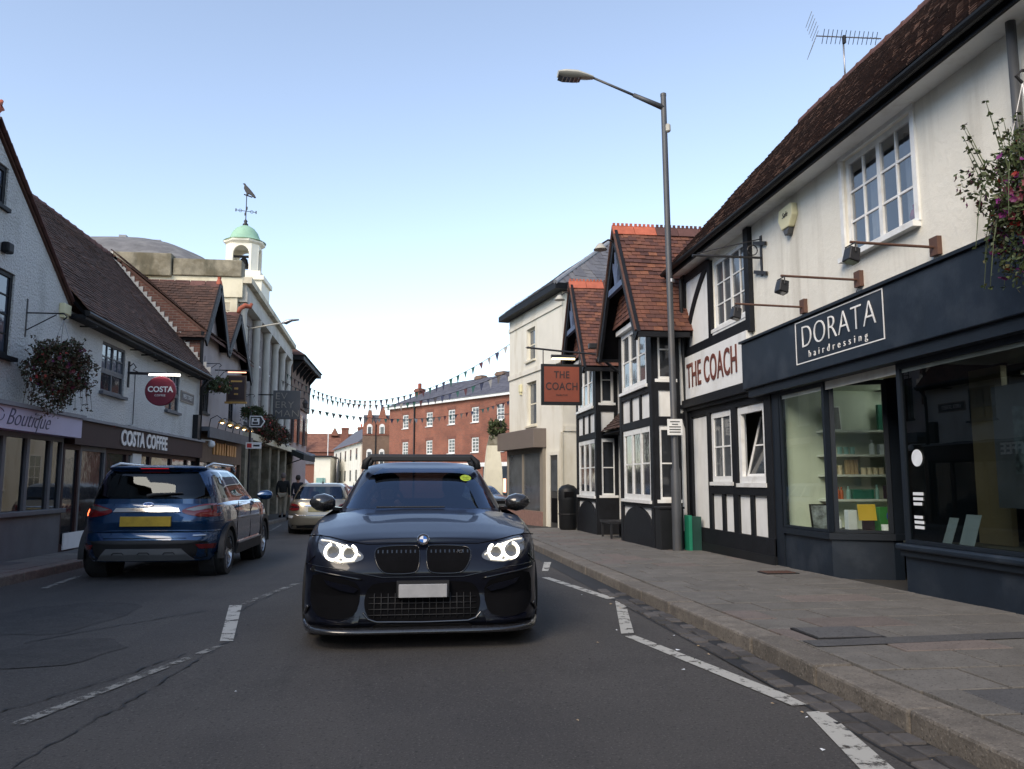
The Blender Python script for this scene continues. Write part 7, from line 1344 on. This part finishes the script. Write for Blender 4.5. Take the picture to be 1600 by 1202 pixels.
# ------------------------------------------------------------------ people walking away on the left pavement
def person(name, loc, rz, hgt, lab, top, trou, hair, stride=.12, bag=False):
    r = thing(name, loc, lab, 'person'); ORG[r.name] = Vector((0,0,0)); s = hgt/1.75
    J = {'pel':(0,0,.95),'sp1':(0,.01,1.12),'sp2':(0,.0,1.30),'nk':(0,0,1.47),'hd0':(0,-.01,1.55),'hd1':(0,-.02,1.64),'hd2':(0,-.015,1.73),
         'hl':(.09,0,.90),'kl':(.10,-stride*.7,.50),'al':(.10,-stride*.4,.10),'tl':(.11,-stride*.4-.15,.04),'hr':(-.09,0,.90),'kr':(-.10,stride*.2,.50),'ar':(-.10,stride*1.1,.12),'tr':(-.11,stride*1.1-.14,.05),
         'sl':(.18,0,1.40),'el':(.24,.05,1.12),'wl':(.23,-.04,.88),'fl':(.22,-.07,.78),'sr':(-.18,0,1.40),'er':(-.24,.02,1.12),'wr':(-.23,-.10,.89),'fr':(-.22,-.13,.80)}
    ED = [('pel','sp1'),('sp1','sp2'),('sp2','nk'),('nk','hd0'),('hd0','hd1'),('hd1','hd2'),('pel','hl'),('hl','kl'),('kl','al'),('al','tl'),('pel','hr'),('hr','kr'),('kr','ar'),('ar','tr'),('sp2','sl'),('sl','el'),('el','wl'),('wl','fl'),('sp2','sr'),('sr','er'),('er','wr'),('wr','fr')]
    RD = {'pel':.145,'sp1':.13,'sp2':.155,'nk':.058,'hd0':.07,'hd1':.095,'hd2':.07,'hl':.10,'kl':.065,'al':.045,'tl':.035,'hr':.10,'kr':.065,'ar':.045,'tr':.035,'sl':.07,'el':.045,'wl':.032,'fl':.03,'sr':.07,'er':.045,'wr':.032,'fr':.03}
    def sk(nm, names, grow, m):
        me = bpy.data.meshes.new(nm); ix = {k: i for i, k in enumerate(names)}
        me.from_pydata([tuple(v*s for v in J[k]) for k in names], [(ix[a],ix[b]) for a, b in ED if a in ix and b in ix], []); o = bpy.data.objects.new(nm, me); link(o); o.parent = r
        md = o.modifiers.new('skin','SKIN'); 
        for k, i in ix.items(): q = (RD[k]*(grow if grow > 1 or k in ('nk','hd0','hd1','hd2','fl','fr') else .72))*s; me.skin_vertices[0].data[i].radius = (q, q*(.72 if k in ('pel','sp1','sp2') else 1))
        me.skin_vertices[0].data[0].use_root = True
        sb = o.modifiers.new('sub','SUBSURF'); sb.levels = 2; sb.render_levels = 2; md.use_smooth_shade = True; me.materials.append(M[m]); return o
    sk('body', list(J), 1.0, 'skin'); sk('jacket', ['pel','sp1','sp2','sl','el','wl','sr','er','wr'], 1.2, top); sk('trousers', ['pel','hl','kl','al','hr','kr','ar'], 1.22, trou)
    MB().lathe([(.02*s,.13*s),(.07*s,.12*s),(.103*s,.05*s),(.106*s,0),(.098*s,-.06*s),(.06*s,-.09*s)], (0,.012*s,1.655*s), 16).build('hair', hair, r, smooth=True)
    for k in ('l','r'): a = Vector(J['a'+k])*s; MB().lathe([(.05*s,0),(.055*s,.05*s),(.045*s,.1*s)], (a.x,a.y,a.z-.1*s), 10).build('shoe', 'black_matt', r, smooth=True)
    r.rotation_euler = (0,0,rz); return r
mat('cloth_navy', (.012,.013,.02), .9); mat('cloth_beige', (.30,.25,.18), .9); mat('cloth_denim', (.018,.022,.04), .9); mat('hair_grey', (.18,.14,.12), .8); mat('hair_dark', (.03,.022,.018), .7); mat('cloth_black', (.012,.012,.012), .9)
person('person', (-5.15,33.2,G(33.2)+.12), math.pi, 1.74, 'person in dark jacket and beige trousers walking along the left pavement', 'cloth_black', 'cloth_beige', 'hair_grey')
person('person', (-4.62,33.5,G(33.5)+.12), math.pi+.2, 1.66, 'person in dark navy clothes walking beside one in beige trousers', 'cloth_navy', 'cloth_denim', 'hair_dark', .16)
def driver():
    r = thing('person', (0,0,0), 'driver in dark clothes behind the windscreen of the black coupe, hand on the wheel', 'person')
    me = bpy.data.meshes.new('body'); V = [(0,0,.58),(0,.05,.80),(0,.02,.95),(0,.0,1.03),(0,-.02,1.11),(0,-.01,1.19),(.17,.0,.92),(.2,-.22,.82),(.13,-.46,.98),(-.17,.0,.92),(-.2,-.22,.82),(-.13,-.46,.99),(.09,-.48,1.03),(-.09,-.48,1.04)]; Ed = [(0,1),(1,2),(2,3),(3,4),(4,5),(2,6),(6,7),(7,8),(8,12),(2,9),(9,10),(10,11),(11,13)]; Rr = [.13,.14,.14,.055,.085,.075,.07,.05,.032,.07,.05,.032,.03,.03]
    me.from_pydata(V, Ed, []); o = bpy.data.objects.new('body', me); link(o); o.parent = r; md = o.modifiers.new('skin','SKIN'); md.use_smooth_shade = True
    for i, q in enumerate(Rr): me.skin_vertices[0].data[i].radius = (q, q)
    me.skin_vertices[0].data[0].use_root = True; sb = o.modifiers.new('sub','SUBSURF'); sb.levels = 2; sb.render_levels = 2; me.materials.append(M['skin'])
    me2 = bpy.data.meshes.new('jacket'); me2.from_pydata([V[i] for i in (0,1,2,6,7,8,9,10,11)], [(0,1),(1,2),(2,3),(3,4),(4,5),(2,6),(6,7),(7,8)], []); o2 = bpy.data.objects.new('jacket', me2); link(o2); o2.parent = r; md = o2.modifiers.new('skin','SKIN'); md.use_smooth_shade = True
    for i, q in enumerate((.15,.16,.16,.085,.062,.04,.085,.062,.04)): me2.skin_vertices[0].data[i].radius = (q, q)
    me2.skin_vertices[0].data[0].use_root = True; sb = o2.modifiers.new('sub','SUBSURF'); sb.levels = 2; sb.render_levels = 2; me2.materials.append(M['cloth_black'])
    MB().lathe([(.02,.11),(.07,.10),(.092,.04),(.095,0),(.08,-.05)], (0,.012,1.16), 14).build('hair', 'hair_dark', r, smooth=True)
    r.location = Vector((-.34,2.36,0))+car.location
driver()
